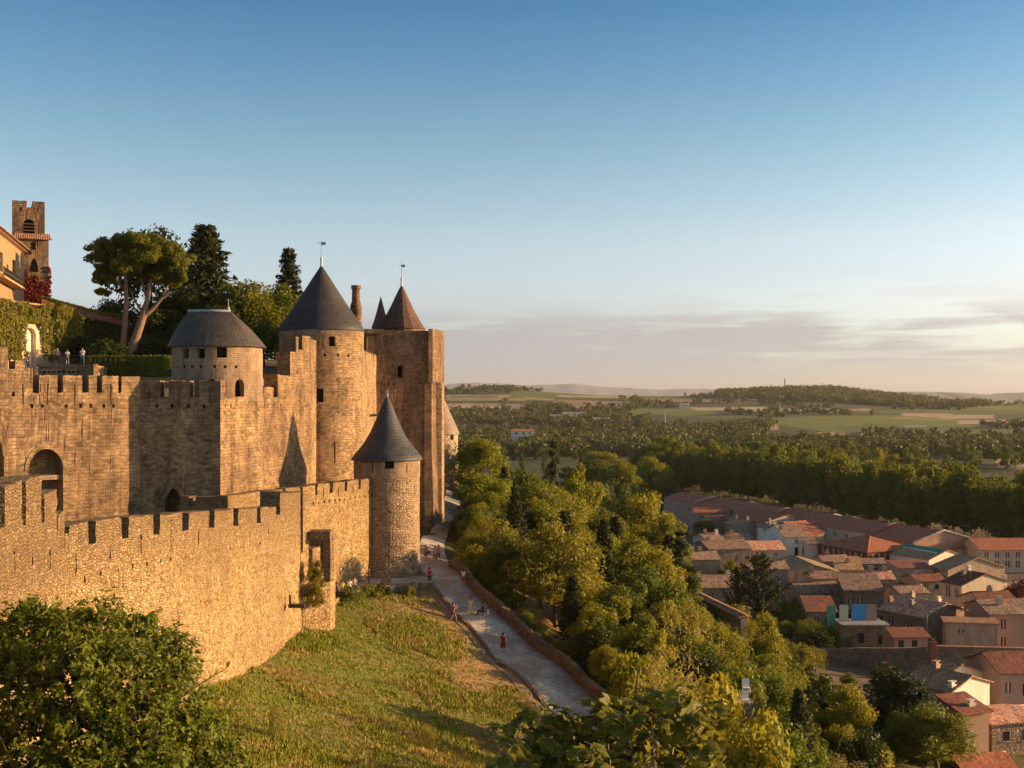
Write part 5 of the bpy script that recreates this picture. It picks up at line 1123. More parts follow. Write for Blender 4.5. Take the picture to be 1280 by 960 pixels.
def pp(px, py, dy=0): v = at(px, py, DP); return (v.x, v.y + dy, v.z)
b1 = [(px, py, r, dy) for px, py, r, dy in [(118, 322, 11, 1), (135, 338, 12, 2), (148, 300, 10, 2), (165, 302, 12, -2), (125, 312, 14, 0), (140, 310, 15, -1), (120, 335, 12, 1), (158, 308, 15, 0), (150, 325, 16, 2), (132, 350, 10, -1), (172, 316, 14, 1), (128, 366, 7, 0), (165, 333, 15, -2)]]
umbrella_pine('umbrella_pine', 'umbrella pine with one slender straight trunk, left of the pair', [pp(154, 445), pp(155, 420), pp(158, 380), pp(157, 345), pp(158, 325)], [.45, .33, .24, .18, .08],
              [([pp(157, 345), pp(145, 328), pp(132, 320)], [.15, .1, .04]), ([pp(157, 348), pp(165, 333), pp(168, 320)], [.14, .09, .04]), ([pp(157, 360), pp(142, 350), pp(132, 352)], [.08, .06, .03])],
              [(*pp(px, py, dy), r * DP / F) for px, py, r, dy in b1])
b2 = [(177, 305, 13, -2), (222, 318, 12, 2), (228, 345, 9, 0), (196, 320, 15, -3), (190, 305, 15, 0), (205, 312, 15, 1), (182, 322, 14, -1), (215, 325, 14, 0), (198, 330, 15, 2), (225, 333, 10, -1), (205, 345, 13, 0), (186, 342, 12, 1), (214, 350, 10, 1)]
umbrella_pine('umbrella_pine', 'umbrella pine with leaning forked reddish trunk, right of the pair', [pp(162, 443), pp(168, 428), pp(179, 395), pp(184, 375), pp(188, 355), pp(192, 335)], [.62, .5, .4, .26, .18, .08],
              [([pp(180, 395), pp(192, 385), pp(203, 372), pp(215, 365), pp(226, 362)], [.3, .22, .16, .1, .04]), ([pp(184, 375), pp(178, 355), pp(176, 340)], [.14, .1, .05]), ([pp(179, 392), pp(168, 375), pp(162, 360)], [.16, .1, .05]), ([pp(203, 372), pp(212, 352), pp(216, 338)], [.13, .09, .04]), ([pp(188, 355), pp(198, 340), pp(205, 325)], [.12, .08, .04])],
              [(*pp(px, py, dy), r * DP / F) for px, py, r, dy in b2])
def hill(nm, kd, px, yt, d, c, lb, w, cat='tree', gr=None): x = (px - 640) / F * d; z = 4.0; h = zy(yt, d) - z; tree(nm, kd, x, d, h, c, lb, gr, cat, wf=w, z=z)
hill('conifer_tree', 'fir', 257, 284, 148, 'fir', 'tall dark layered cedar behind the roofed tower', 1.5); hill('conifer_tree', 'fir', 361, 312, 158, 'fir', 'smaller dark fir peeping above the trees beside the great roof', .9)
hill('broadleaf_tree', 'broad', 188, 280, 152, 'dark', 'dark tall tree rising behind the umbrella pines', .85); hill('broadleaf_tree', 'broad', 310, 348, 140, 'plane', 'bushy sunlit tree between the roofed tower and great tower', 1.15)
hill('broadleaf_tree', 'broad', 345, 343, 146, 'plane', 'golden-topped bushy tree beside the great tower roof', 1.2); hill('broadleaf_tree', 'broad', 288, 368, 136, 'dark', 'dark leafy tree behind the hipped slate roof', 1.3)
hill('broadleaf_tree', 'broad', 232, 345, 140, 'dark', 'shadowy tree between the pines and the cedar', 1.2); hill('broadleaf_tree', 'broad', 205, 378, 134, 'dark', 'low dark tree behind the forked pine trunk', 1.6); hill('broadleaf_tree', 'broad', 140, 372, 146, 'dark', 'sparse dark tree behind the straight pine trunk', .9)
hill('broadleaf_tree', 'broad', 255, 385, 130, 'dark', 'low dark tree just above the hipped roof', 1.5); hill('broadleaf_tree', 'broad', 330, 392, 132, 'mid', 'green tree low between the two roofed towers', 1.2); hill('broadleaf_tree', 'bush', 134, 422, 121, 'dark', 'rounded dark bush at the foot of the pines', 1.6, 'bush')
for px, yt, c in ((118, 416, 'dark'), (150, 425, 'dark'), (175, 418, 'dark'), (200, 420, 'dark')): hill('bush', 'bush', px, yt, 126, c, 'dark clipped bush behind the garden hedge', 1.8, 'bush', 'bushes behind the hedge')
hill('bush', 'bush', 152, 452, 113.5, 'mid', 'light green bush in front of the clipped hedge', 2.2, 'bush')
rng = np.random.default_rng(3)
def leafbox(name, label, a, b, w_, z0, z1, colour, n, ls=.09, cat='hedge', slope=None):
    """clipped hedge / climbing cover: blades over a box between plan points a and b"""
    a, b = np.array(a[:2], float), np.array(b[:2], float); d = b - a; L = np.linalg.norm(d); d /= L; nr = np.array([d[1], -d[0]])
    u = rng.random(n) * L; face = rng.random(n); v = np.where(face < .55, w_ / 2, rng.uniform(-w_ / 2, w_ / 2, n)); top = z1 if slope is None else np.interp(u / L, [s[0] for s in slope], [s[1] for s in slope]); z = np.where(face < .55, z0 + (top - z0) * rng.random(n), top)
    v = v + rng.normal(0, .07, n); z = z + rng.normal(0, .06, n); P = np.stack([a[0] + d[0] * u + nr[0] * v, a[1] + d[1] * u + nr[1] * v, z], 1)
    nm = np.where((face < .55)[:, None], np.array([nr[0], nr[1], .3]), np.array([0, 0, 1.0])) + rng.normal(size=(n, 3)) * .5; nm /= np.linalg.norm(nm, axis=1)[:, None]
    t = np.cross(nm, rng.normal(size=(n, 3))); t /= np.linalg.norm(t, axis=1)[:, None]; bb = np.cross(nm, t); s = ls * rng.uniform(.5, 1.4, n)[:, None]
    V = np.stack([P - t * s, P + bb * s * .7, P + t * s, P - bb * s * .7], 1).reshape(-1, 3)
    o = link(name, npmesh(name, V, np.arange(n * 4).reshape(-1, 4), MATS['leaf_' + colour])); return tag(o, label, cat)
h = leafbox('hedge', 'long clipped dark green hedge behind the battlements', at(114, 450, 119), at(214, 450, 118), 2.2, 2, zy(446, 118), 'mid', 9000)
q = MB(); a, b = at(115, 450, 119.4), at(213, 450, 118.4); q.prism([(a.x, a.y - .8), (b.x, b.y - .8), (b.x, b.y + .8), (a.x, a.y + .8)], 2, zy(447.5, 118)); q.build('inner_twigs', MATS['leaf_dark'], h)
h = leafbox('hedge', 'short golden hedge end beside the roofed tower', at(208, 450, 116), at(216, 450, 116), 1.0, 3, zy(448, 116), 'yellow', 700)
# dark creeper-covered roof slope behind the garden wall
q = MB(); a, b = at(52, 372, 140), at(160, 401, 140); c_, d_ = at(52, 420, 133), at(162, 420, 133)
q.poly([(c_.x, c_.y, 4), (d_.x, d_.y, 4), (d_.x, d_.y, zy(412, 133)), (c_.x, c_.y, zy(385, 133))]); q.poly([(c_.x, c_.y, zy(385, 133)), (d_.x, d_.y, zy(412, 133)), (b.x, b.y, b.z), (a.x, a.y, a.z)]); q.poly([(d_.x, d_.y, 4), (b.x, b.y, 4), (b.x, b.y, b.z), (d_.x, d_.y, zy(412, 133))]); q.poly([(b.x, b.y, 4), (a.x, a.y, 4), (a.x, a.y, a.z), (b.x, b.y, b.z)])
e = q.build('garden_outbuilding', MATS['tiles_dark']); tag(e, 'dark sloping roof overgrown with green creeper behind the ivy wall', 'outbuilding')
cv = leafbox('creeper', None, c_, d_, .6, 4, 9, 'dark', 9000, .14, None, [(0, zy(384, 133)), (1, zy(411, 133))]); cv.parent = e; del_keys = [k for k in ('label', 'category') if k in cv.keys()]
cv2 = leafbox('creeper', None, a, b, 1.0, 10.5, 11, 'mid', 4000, .16, None, [(0, zy(371, 140)), (1, zy(400, 140))]); cv2.parent = e
# ivy curtain on the garden wall
def gp(px): x, y, nx, ny = gpth(gU(px)); return np.array([x, y])
n = 15000; pxs = rng.uniform(-10, 101, n); uu = np.array([gU(p) for p in pxs]); P = np.array([gpth(u) for u in uu]); topy = np.interp(pxs, [-10, 8, 12, 30, 34, 45, 60, 78, 92, 101], [372, 374, 378, 376, 386, 386, 374, 380, 388, 396]); boty = np.interp(pxs, [-10, 14, 16, 28, 30, 45, 50, 52, 56, 66, 70, 101], [440, 450, 450, 450, 404, 404, 412, 440, 450, 450, 440, 450])
dd = P[:, 1]; yy_ = topy + (boty - topy) * rng.random(n); z = -(yy_ - HY) / F * dd; cl = np.array([mnoise.noise(Vector((p * .25, y_ * .08, 0))) for p, y_ in zip(pxs, yy_)]); off = .15 + .45 * np.clip(cl + .5, 0, 1.2) + rng.normal(0, .06, n)
P3 = np.stack([P[:, 0] + P[:, 2] * off, P[:, 1] + P[:, 3] * off, z], 1); nm = np.stack([P[:, 2], P[:, 3], np.full(n, .2)], 1) + rng.normal(size=(n, 3)) * .55; nm /= np.linalg.norm(nm, axis=1)[:, None]; t_ = np.cross(nm, rng.normal(size=(n, 3))); t_ /= np.linalg.norm(t_, axis=1)[:, None]; bb = np.cross(nm, t_); s = .11 * rng.uniform(.5, 1.4, n)[:, None]
Vi = np.stack([P3 - t_ * s, P3 + bb * s * .75, P3 + t_ * s, P3 - bb * s * .75], 1).reshape(-1, 3); off_ = np.array(gw.location); link('ivy', npmesh('ivy', Vi - off_, np.arange(n * 4).reshape(-1, 4), MATS['leaf_ivy']), gw)
# crimson creeper on the church tower
n = 5200; pxs = rng.uniform(0, 4.9, n); zz_ = 9 + 11 * rng.random(n) ** 1.1; lim = 17.3 + np.array([mnoise.noise(Vector((p * 1.6, 7, z_ * .5))) for p, z_ in zip(pxs, zz_)]) * 3.2; ok = zz_ < lim; pxs, zz_ = pxs[ok], zz_[ok]; n = len(pxs)
P3 = np.stack([pxs + .25, -1.12 + rng.normal(0, .07, n), zz_ - 4], 1); nm = np.array([0, -1, .1]) + rng.normal(size=(n, 3)) * .5; nm /= np.linalg.norm(nm, axis=1)[:, None]; t_ = np.cross(nm, rng.normal(size=(n, 3))); t_ /= np.linalg.norm(t_, axis=1)[:, None]; bb = np.cross(nm, t_); s = .16 * rng.uniform(.5, 1.4, n)[:, None]
link('creeper', npmesh('creeper', np.stack([P3 - t_ * s, P3 + bb * s * .75, P3 + t_ * s, P3 - bb * s * .75], 1).reshape(-1, 3), np.arange(n * 4).reshape(-1, 4), MATS['leaf_redivy']), ct)
# ---- ivy on the ruined gate, bushes along the terrace wall
hill2 = [(432, 731, 101, 'mid', 'green shrub climbing the low terrace wall', 1.5, 2.2), (447, 733, 104, 'mid', 'dark bush leaning on the terrace wall under the seated people', 1.4, 2.0), (462, 727, 105.5, 'olive', 'leafy bush beside the wayside cross', 1.6, 1.9), (478, 728, 106.5, 'dark', 'bush under the stone cross', 1.4, 1.6), (512, 730, 108, 'olive', 'small bush at the right end of the terrace wall', 1.2, 1.3), (379, 790, 87, 'mid', 'weedy tuft at the foot of the outer wall corner', 1.2, 1.0)]
for px, yt, d, c, lb, w_, hh in hill2: x = (px - 640) / F * d; zt_ = zy(yt, d); tree('bush', 'bush', x, d, hh, c, lb, None, 'bush', wf=w_ * .8, z=zt_ - hh)
tree('bush', 'shrub', (345 - 640) / F * 62, 62, 1.9, 'rust', 'single dry brownish sapling on the grass slope', None, 'sapling', wf=.5)
tree('bush', 'shrub', (537 - 640) / F * 70, 70, 1.8, 'rust', 'thin brown shrub at the bottom edge of the grass', None, 'shrub', wf=.5)
for k in range(6):
    px = random.uniform(262, 560); d = random.uniform(60, 100); x = (px - 640) / F * d
    if x > float(np.interp(d, [p[1] for p in PL], [p[0] for p in PL])) - 3 or HY - F * tz(x, d) / d < np.interp(px, [250, 375, 520], [862, 790, 755]): continue
    tree('weed_clump', 'bush', x, d, random.uniform(.16, .34), random.choice(['mid', 'olive', 'mid']), 'low weed clump on the grass slope', 'weed clumps on the slope', 'weeds', wf=random.uniform(2.2, 4.0))

treeat('ivy_clump', 'cypress', 394, 706, 90.2, 4.2, 'ivy', 'yellow-green ivy hanging down the ruined gate', w=2.6, cat='ivy', z=None) if False else tree('ivy_clump', 'poplar', (394.5 - 640) / F * 89.2, 89.2, 3.9, 'ivy', 'yellow-green ivy hanging down the ruined gate', None, 'ivy', wf=.9, z=zy(762, 89.2), trunk=False)
# village gardens
def vg():
    while True:
        d = random.uniform(150, 215); px = random.uniform(858, 1000) if random.random() < .75 else random.uniform(985, 1060); y0 = HY - F * tz((px - 640) / F * d, d) / d
        if 742 < y0 < 870 and not (885 < px < 925 and d > 200): return (px - 640) / F * d, d
bushes(85, vg, 'leafy garden bush among the walls of the old village', 'village garden bushes', (1.8, 4.4), ('mid', 'dark', 'olive', 'mid', 'rust'))
# ---- foreground tree, lower left: leafy branches seen close
def leaf_blades(rng, base, dirs, ups, L, wd, fold=.25, seg=3):
    """pointed folded leaves: rows of quads along the midrib; base/dirs/ups (n,3), L (n,), wd (n,)"""
    n = len(base); side = np.cross(dirs, ups); side /= np.linalg.norm(side, axis=1)[:, None] + 1e-9; upn = np.cross(side, dirs)
    prof = [(0, .05), (.28, .85), (.6, .8), (1.0, .02)]; rows = []
    for t, w_ in prof:
        c = base + dirs * (L * t)[:, None] - upn * (L * .28 * t * t)[:, None]; sw = side * (wd * w_)[:, None]; lift = upn * (wd * w_ * fold)[:, None]
        rows.append((c - sw + lift, c, c + sw + lift))
    V = np.stack([r for row in rows for r in row], 1).reshape(-1, 3); o = (np.arange(n) * 12)[:, None]; F_ = []
    for i in range(3):
        for k in range(2): F_.append(np.stack([o[:, 0] + i * 3 + k, o[:, 0] + i * 3 + k + 1, o[:, 0] + (i + 1) * 3 + k + 1, o[:, 0] + (i + 1) * 3 + k], 1))
    return V, np.concatenate(F_)
def twig_tree(name, label, base, blobs, colour, per_twig, ntw, L, W_, seed, bark='bark', cat='tree', droop=.2, trunkr=.22):
    """blobs: (x,y,z,r) foliage masses; each gets ntw twigs at its surface carrying per_twig leaves"""
    rng = np.random.default_rng(seed); e = empty(name, base, label, cat); o = np.array(base); segs = []; B, D, Up, Ls, Ws = [], [], [], [], []
    top = np.mean([b[:3] for b in blobs], axis=0)
    segs.append(([np.array([0, 0, -.6]), (top - o) * [.2, .2, .35], (top - o) * [.8, .8, .8]], [trunkr, trunkr * .8, trunkr * .4]))
    for bx, by, bz, br in blobs:
        c = np.array([bx, by, bz]); mid = (top + c) / 2 - [0, 0, br * .3]
        segs.append(([(top - o) * .75, mid - o, c - o], [trunkr * .45, trunkr * .3, trunkr * .15]))
        for k in range(int(ntw * br * br)):
            d = rng.normal(size=3); d[2] += .35; d /= np.linalg.norm(d); r0 = br * rng.uniform(.45, .8); tl = br * rng.uniform(.2, .75) * (1.6 if rng.random() < .15 else 1); p0 = c + d * r0; td = d + rng.normal(size=3) * .35 + [0, 0, .25]; td /= np.linalg.norm(td); p1 = p0 + td * tl
            if k % 4 == 0: segs.append(([p0 - o - d * r0 * .5, p0 - o, p1 - o], [.03, .02, .006]))
            m_ = per_twig; f = rng.uniform(.1, 1, m_); a = rng.normal(size=(m_, 3)); dd_ = a - (a @ td)[:, None] * td; dd_ /= np.linalg.norm(dd_, axis=1)[:, None]; dv = dd_ * .9 + td * rng.uniform(.2, 1.0, m_)[:, None] - np.array([0, 0, droop]); dv /= np.linalg.norm(dv, axis=1)[:, None]
            B.append(p0 + td * (tl * f)[:, None]); D.append(dv); Up.append(np.tile(d * .8 + np.array([0, 0, .45]), (m_, 1)) + rng.normal(size=(m_, 3)) * .6); Ls.append(L * rng.uniform(.55, 1.25, m_)); Ws.append(W_ * rng.uniform(.7, 1.2, m_))
    V, Fc = leaf_blades(rng, np.concatenate(B), np.concatenate(D), np.concatenate(Up), np.concatenate(Ls), np.concatenate(Ws)); link('crown', npmesh('crown', V - o, Fc, MATS['leaf_' + colour]), e)
    tv, tf = tubes_np(segs, 7); link('trunk', npmesh('trunk', tv, tf, MATS[bark]), e); return e
leafmat('leaf_fore', (.11, .145, .019), (.26, .29, .038), (.50, .47, .10), .4, ns=1.3)
leafmat('leaf_fig', (.13, .145, .022), (.29, .26, .04), (.58, .47, .13), .42, ns=3.0)
rr = random.Random(4); bl = []
def fb(px, py, d, rpx): p = at(px, py, d); bl.append((p.x, p.y, p.z, rpx * d / F * rr.uniform(.7, .95)))
for px, py, r_, d in [(30, 800, 52, 31), (75, 790, 45, 32), (120, 800, 52, 30.5), (165, 805, 50, 32), (205, 830, 48, 31), (150, 850, 60, 29.5), (90, 850, 62, 29), (25, 860, 62, 29.5), (215, 880, 55, 30.5), (240, 925, 58, 30), (175, 915, 62, 29), (110, 920, 66, 28.5), (40, 930, 66, 28.5),
                      (285, 955, 45, 30.5), (265, 985, 60, 29.5), (190, 990, 66, 28.5), (110, 1000, 70, 28), (30, 1000, 70, 28), (-30, 830, 60, 31), (-40, 930, 70, 29), (180, 780, 20, 31.5), (40, 768, 20, 31), (218, 812, 24, 31.5)]: fb(px, py, d, r_)
twig_tree('foreground_tree', 'large leafy green tree filling the lower left corner', (-10.6, 30, tz(-10.6, 30)), bl, 'fore', 14, 150, .17, .045, 5)
# ---- fig tree, bottom centre, big pale leaves
def fig():
    rng = np.random.default_rng(9); base = (1.5, 12.5, tz(1.5, 12.5)); e = empty('fig_tree', base, 'broad-leaved fig branches with pale yellow-green leaves at the bottom centre', 'fig tree'); o = np.array(base); segs = []; B, D, Up, Ls, Ws = [], [], [], [], []
    tops = [(640, 915), (675, 898), (710, 890), (745, 885), (772, 872), (812, 868), (850, 862), (885, 880), (632, 938), (660, 912), (640, 960), (690, 925), (715, 945), (700, 975), (735, 905), (760, 930), (750, 965), (785, 895), (800, 925), (805, 960), (828, 872), (845, 895), (850, 930), (848, 960), (870, 890), (878, 925), (868, 960), (770, 985), (720, 1000), (830, 990), (660, 985), (775, 945), (815, 905), (680, 950), (740, 940), (895, 950)]
    for px, py in tops:
        d = rng.uniform(10.8, 13.2); p = at(px, py, d); p = np.array(p); root = o + [rng.normal(0, .25), rng.normal(0, .25), rng.uniform(.2, .8)]; mid = (p + root) / 2 + rng.normal(0, .12, 3) - [0, 0, .2]; segs.append(([root - o, mid - o, p - o], [.035, .022, .006]))
        for k in range(62):
            f = rng.random() ** 1.5 * .8; c = p + (mid - p) * f + rng.normal(0, .06, 3); a = rng.uniform(0, 6.28); dv = np.array([math.cos(a), math.sin(a), rng.uniform(-.5, .55)]); dv /= np.linalg.norm(dv); pet = .07 + .05 * rng.random()
            B.append(c + dv * pet); D.append(dv); Up.append(np.array([.35, -.45, .7]) + rng.normal(0, .6, 3)); Ls.append(rng.uniform(.11, .22)); segs.append(([c - o, c + dv * pet - o], [.004, .003]))
    B, D, Up, Ls = map(np.array, (B, D, Up, Ls)); n = len(B)
    Vs, Fs, of = [], [], 0      # three-lobed leaf: middle lobe and two side lobes, each folded
    side = np.cross(D, Up); side /= np.linalg.norm(side, axis=1)[:, None]; upn = np.cross(side, D)
    for ang, ls_, wd_ in ((0, 1.0, .26), (.62, .8, .23), (-.62, .8, .23), (1.25, .48, .2), (-1.25, .48, .2)):
        dv = D * math.cos(ang) + side * math.sin(ang) - upn * .06 * abs(ang); dv /= np.linalg.norm(dv, axis=1)[:, None]; V, Fc = leaf_blades(rng, B, dv, upn, Ls * ls_, Ls * wd_, .18); Vs.append(V); Fs.append(Fc + of); of += len(V)
    link('crown', npmesh('crown', np.concatenate(Vs) - o, np.concatenate(Fs), MATS['leaf_fig']), e); tv, tf = tubes_np(segs, 6); link('trunk', npmesh('trunk', tv, tf, MATS['bark_pale']), e)
fig()
# ------------------------------------------------------------------ village houses
def house(label, pl, pc, pr, d, ye, yaw, ridge='L', pitch=18, wm='plaster_brown', rm='tiles_old', hip=False, win=(), chim=(), h=None, over=.35, cat='house', lenL=None, lenR=None, name='house', mono=False):
    """near corner bearing pc at distance d, walls running to bearings pl and pr; ye = row of the eaves; yaw = heading of the right-hand wall.
    ridge 'L': ridge parallel to the left wall (gable over the right wall); 'R': parallel to the right wall; mono: one slope, high at the back"""
    xc, yc = (pc - 640) / F * d, float(d); a = R(yaw); dr = Vector((math.cos(a), math.sin(a))); dl = Vector((-math.sin(a), math.cos(a)))
    def ln(dv, px):
        if px is None: return 0
        k = (px - 640) / F; return (k * yc - xc) / (dv.x - k * dv.y)
    LR_ = lenR or max(1.0, ln(dr, pr)); LL_ = lenL or max(1.0, ln(dl, pl)); ze = zy(ye, d); c = Vector((xc, yc))
    P = lambda s, t: c + dr * s + dl * t
    zb = min(tz(*P(s, t)) for s in (0, LR_) for t in (0, LL_)) - .5
    if ze - zb < 2.5: zb = ze - 2.5
    e = empty(name, (xc, yc, zb), label, cat); W = LR_ if ridge == 'L' else LL_; rise = math.tan(R(pitch)) * (W if mono else W / 2)
    c0, c1, c2, c3 = P(0, 0), P(LR_, 0), P(LR_, LL_), P(0, LL_); q = MB(); z3 = lambda p, z: (p.x, p.y, z)
    def wall(a_, b_, peak=None, za=ze, zb2=ze):
        pts = [z3(a_, zb), z3(b_, zb), z3(b_, zb2)] + ([z3((a_ + b_) / 2, peak)] if peak else []) + [z3(a_, za)]; L = (b_ - a_).length
        q.poly(pts, [(0, zb), (L, zb), (L, zb2)] + ([(L / 2, peak)] if peak else []) + [(0, za)])
    pk = ze + rise
    if mono:
        if ridge == 'R': wall(c0, c1); wall(c1, c2, None, ze, pk); wall(c2, c3, None, pk, pk); wall(c3, c0, None, pk, ze)
        else: wall(c0, c1, None, ze, pk); wall(c1, c2, None, pk, pk); wall(c2, c3, None, pk, ze); wall(c3, c0)
    elif hip: wall(c0, c1); wall(c1, c2); wall(c2, c3); wall(c3, c0)
    elif ridge == 'L': wall(c0, c1, pk); wall(c1, c2); wall(c2, c3, pk); wall(c3, c0)
    else: wall(c0, c1); wall(c1, c2, pk); wall(c2, c3); wall(c3, c0, pk)
    q.build('wall', MATS[wm], e)
    # roof slabs
    q = MB(); o = over; th = .16; lift = .03
    def slab(a0_, a1_, b1_, b0_):   # a = eaves edge, b = ridge edge (points with z)
        up = Vector((0, 0, th)); A, B2, C2, D2 = [Vector(v) + Vector((0, 0, lift)) for v in (a0_, a1_, b1_, b0_)]; Lw = (B2 - A).length; Ls = (D2 - A).length
        q.poly([A + up, B2 + up, C2 + up, D2 + up], [(0, 0), (Lw, 0), (Lw, Ls), (0, Ls)]); q.poly([B2, A, D2, C2]); q.poly([A, B2, B2 + up, A + up]); q.poly([B2, C2, C2 + up, B2 + up]); q.poly([D2, A, A + up, D2 + up]); q.poly([C2, D2, D2 + up, C2 + up])
    dz = math.tan(R(pitch)) * o
    if mono:
        if ridge == 'R': slab(z3(P(-o, -o), ze - dz), z3(P(LR_ + o, -o), ze - dz), z3(P(LR_ + o, LL_), pk), z3(P(-o, LL_), pk))
        else: slab(z3(P(-o, LL_ + o), ze - dz), z3(P(-o, -o), ze - dz), z3(P(LR_, -o), pk), z3(P(LR_, LL_ + o), pk))
    elif hip:
        if ridge == 'L':
            r0, r1 = P(LR_ / 2, LR_ / 2), P(LR_ / 2, max(LL_ - LR_ / 2, LR_ / 2 + .1))
        else:
            r0, r1 = P(LL_ / 2, LL_ / 2), P(max(LR_ - LL_ / 2, LL_ / 2 + .1), LL_ / 2)
        E0, E1, E2, E3 = [z3(P(*p), ze - dz) for p in ((-o, -o), (LR_ + o, -o), (LR_ + o, LL_ + o), (-o, LL_ + o))]; K0, K1 = z3(r0, pk + .1), z3(r1, pk + .1)
        if ridge == 'L': sides = [[E0, E1, K0], [E1, E2, K1, K0], [E2, E3, K1], [E3, E0, K0, K1]]
        else: sides = [[E0, E1, K1, K0], [E1, E2, K1], [E2, E3, K0, K1], [E3, E0, K0]]
        for s_ in sides: q.poly(s_)
        q.poly([E3, E2, E1, E0])
    elif ridge == 'L':
        m0, m1 = P(LR_ / 2, -o), P(LR_ / 2, LL_ + o); slab(z3(P(-o, LL_ + o), ze - dz), z3(P(-o, -o), ze - dz), z3(m0, pk), z3(m1, pk)); slab(z3(P(LR_ + o, -o), ze - dz), z3(P(LR_ + o, LL_ + o), ze - dz), z3(m1, pk), z3(m0, pk))
    else:
        m0, m1 = P(-o, LL_ / 2), P(LR_ + o, LL_ / 2); slab(z3(P(-o, -o), ze - dz), z3(P(LR_ + o, -o), ze - dz), z3(m1, pk), z3(m0, pk)); slab(z3(P(LR_ + o, LL_ + o), ze - dz), z3(P(-o, LL_ + o), ze - dz), z3(m0, pk), z3(m1, pk))
    if not hip and not mono:
        kk = 9; sg = random.uniform(.02, .10); q.tube([Vector(z3(m0, pk + .14)) .lerp(Vector(z3(m1, pk + .14)), i_ / kk) - Vector((0, 0, sg * math.sin(math.pi * i_ / kk) + random.uniform(-.02, .02))) for i_ in range(kk + 1)], .14, 6)
    if hip:
        for A2, B2 in ((E0, K0), (E1, K0 if ridge == 'L' else K1), (K0, K1)): q.tube([Vector(A2) + Vector((0, 0, .05)), Vector(B2) + Vector((0, 0, .05))], .13, 6)
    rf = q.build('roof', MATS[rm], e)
    if not win and LR_ > 4.5 and ze - zb > 3 and cat == 'house':
        win = [('R', f_, random.uniform(.6, 1.1), .8, random.choice([1.0, 1.2, 1.4]), random.choice(['shutter', 'glass', 'shutter_red', 'shutter'])) for f_ in ((.3, .68) if LR_ < 9 else (.18, .42, .7, .88)) if random.random() < .8]
        if LL_ > 6: win += [('L', f_, random.uniform(.6, 1.1), .8, 1.1, random.choice(['shutter', 'glass', 'shutter_red'])) for f_ in (.25, .6) if random.random() < .7]
    for it in win:     # (side, fraction along, drop of top below eaves, width, height, material)
        sd_, f_, dp, ww, hh = it[:5]; mt = it[5] if len(it) > 5 else 'shutter'; nm = 'door' if hh > 1.9 and dp > 2.5 else 'window'
        if sd_ == 'L': p = P(0, LL_ * f_); nrm = -dr; tv = dl
        else: p = P(LR_ * f_, 0); nrm = -dl; tv = dr
        q = MB(); z1 = ze - dp; z0 = z1 - hh
        def bx(hw_, za, zb_, o0, o1):
            A = p + tv * -hw_ + nrm * o1; B2 = p + tv * hw_ + nrm * o1; Cc = p + tv * hw_ + nrm * o0; Dd = p + tv * -hw_ + nrm * o0; q.prism([A, B2, Cc, Dd] if (B2 - A).cross(Cc - B2) > 0 else [D_ for D_ in (Dd, Cc, B2, A)], za, zb_)
        bx(ww / 2, z0, z1, -.05, .015); wo = q.build(nm, MATS['pane' if mt == 'glass' else mt], e)
        q = MB(); bx(ww / 2 + .12, z0 - .12, z0 - .02, -.05, .10); q.build('sill', MATS['concrete'], wo)
        if mt in ('shutter', 'shutter_red') and ww > .7: q = MB(); bx(ww * .08, z0 + .05, z1 - .05, .02, .045); q.build('frame', MATS['cream_paint'], wo)
    for s_, t_, hc in chim:
        p = P(LR_ * s_, LL_ * t_); x_ = (s_ if ridge == 'L' else t_); zr = ze + rise * ((x_ if mono else 1 - abs(2 * x_ - 1))) - .3
        q = MB(); q.box((p.x, p.y, zr + hc / 2), (.8, .55, hc), a); q.box((p.x, p.y, zr + hc + .08), (1.0, .72, .14), a); q.box((p.x, p.y, zr + hc + .3), (.5, .35, .3), a); q.box((p.x, p.y, zr + hc + .5), (.95, .65, .07), a)
        q.build('chimney', MATS[random.choice(['plaster_cream', 'plaster_pink', 'plaster_grey', 'plaster_white'])], rf)
    return e, P, ze, rf
W2 = lambda side, fs, dp, w_=.9, h_=1.3, m_='shutter': [(side, f_, dp, w_, h_, m_) for f_ in fs]
# the long red-roofed works and barracks along the avenue
def hall_row(px, d, zE, yaw, n, L_, Ws, labels, zv):
    a = R(yaw); dl_ = Vector((-math.sin(a), math.cos(a))); c_ = Vector(((px - 640) / F * d, d))
    for k in range(n):
        z_ = zE + zv[k]; pxx = 640 + F * c_.x / c_.y; yy_ = HY - F * z_ / c_.y
        e, P, ze, rf = house(labels[k], None, pxx, None, c_.y, yy_, yaw, 'L', (16, 15, 17)[k % 3], ('plaster_pink', 'plaster_cream', 'plaster_brown')[k % 3], 'tiles_red', win=W2('L', (.2, .5, .8), 1.0, 1.1, 1.0), lenL=L_ - .35, lenR=Ws[k])
        pk = ze + math.tan(R((16, 15, 17)[k % 3])) * Ws[k] / 2; q = MB(); dz_ = Vector((0, 0, .3)); g0, g1, g2 = P(-.4, -.25), P(Ws[k] / 2, -.25), P(Ws[k] + .4, -.25)
        q.tube([Vector((g0.x, g0.y, ze)) + dz_, Vector((g1.x, g1.y, pk)) + dz_, Vector((g2.x, g2.y, ze)) + dz_], .24, 5); q.build('verge_coping', MATS['plaster_white' if k != 1 else 'plaster_pink'], rf)
        c_ = c_ + dl_ * L_
hall_row(1010, 335, -38.0, 20, 4, 23, (19, 16, 18, 15), ['red-roofed hall with pale verge in the middle of the back row', 'red-roofed hall one further along the back row, pinkish verge', 'second farthest red-roofed hall of the back row', 'farthest red-roofed hall of the back row, by the empty field'], (0, .5, -.2, .4))
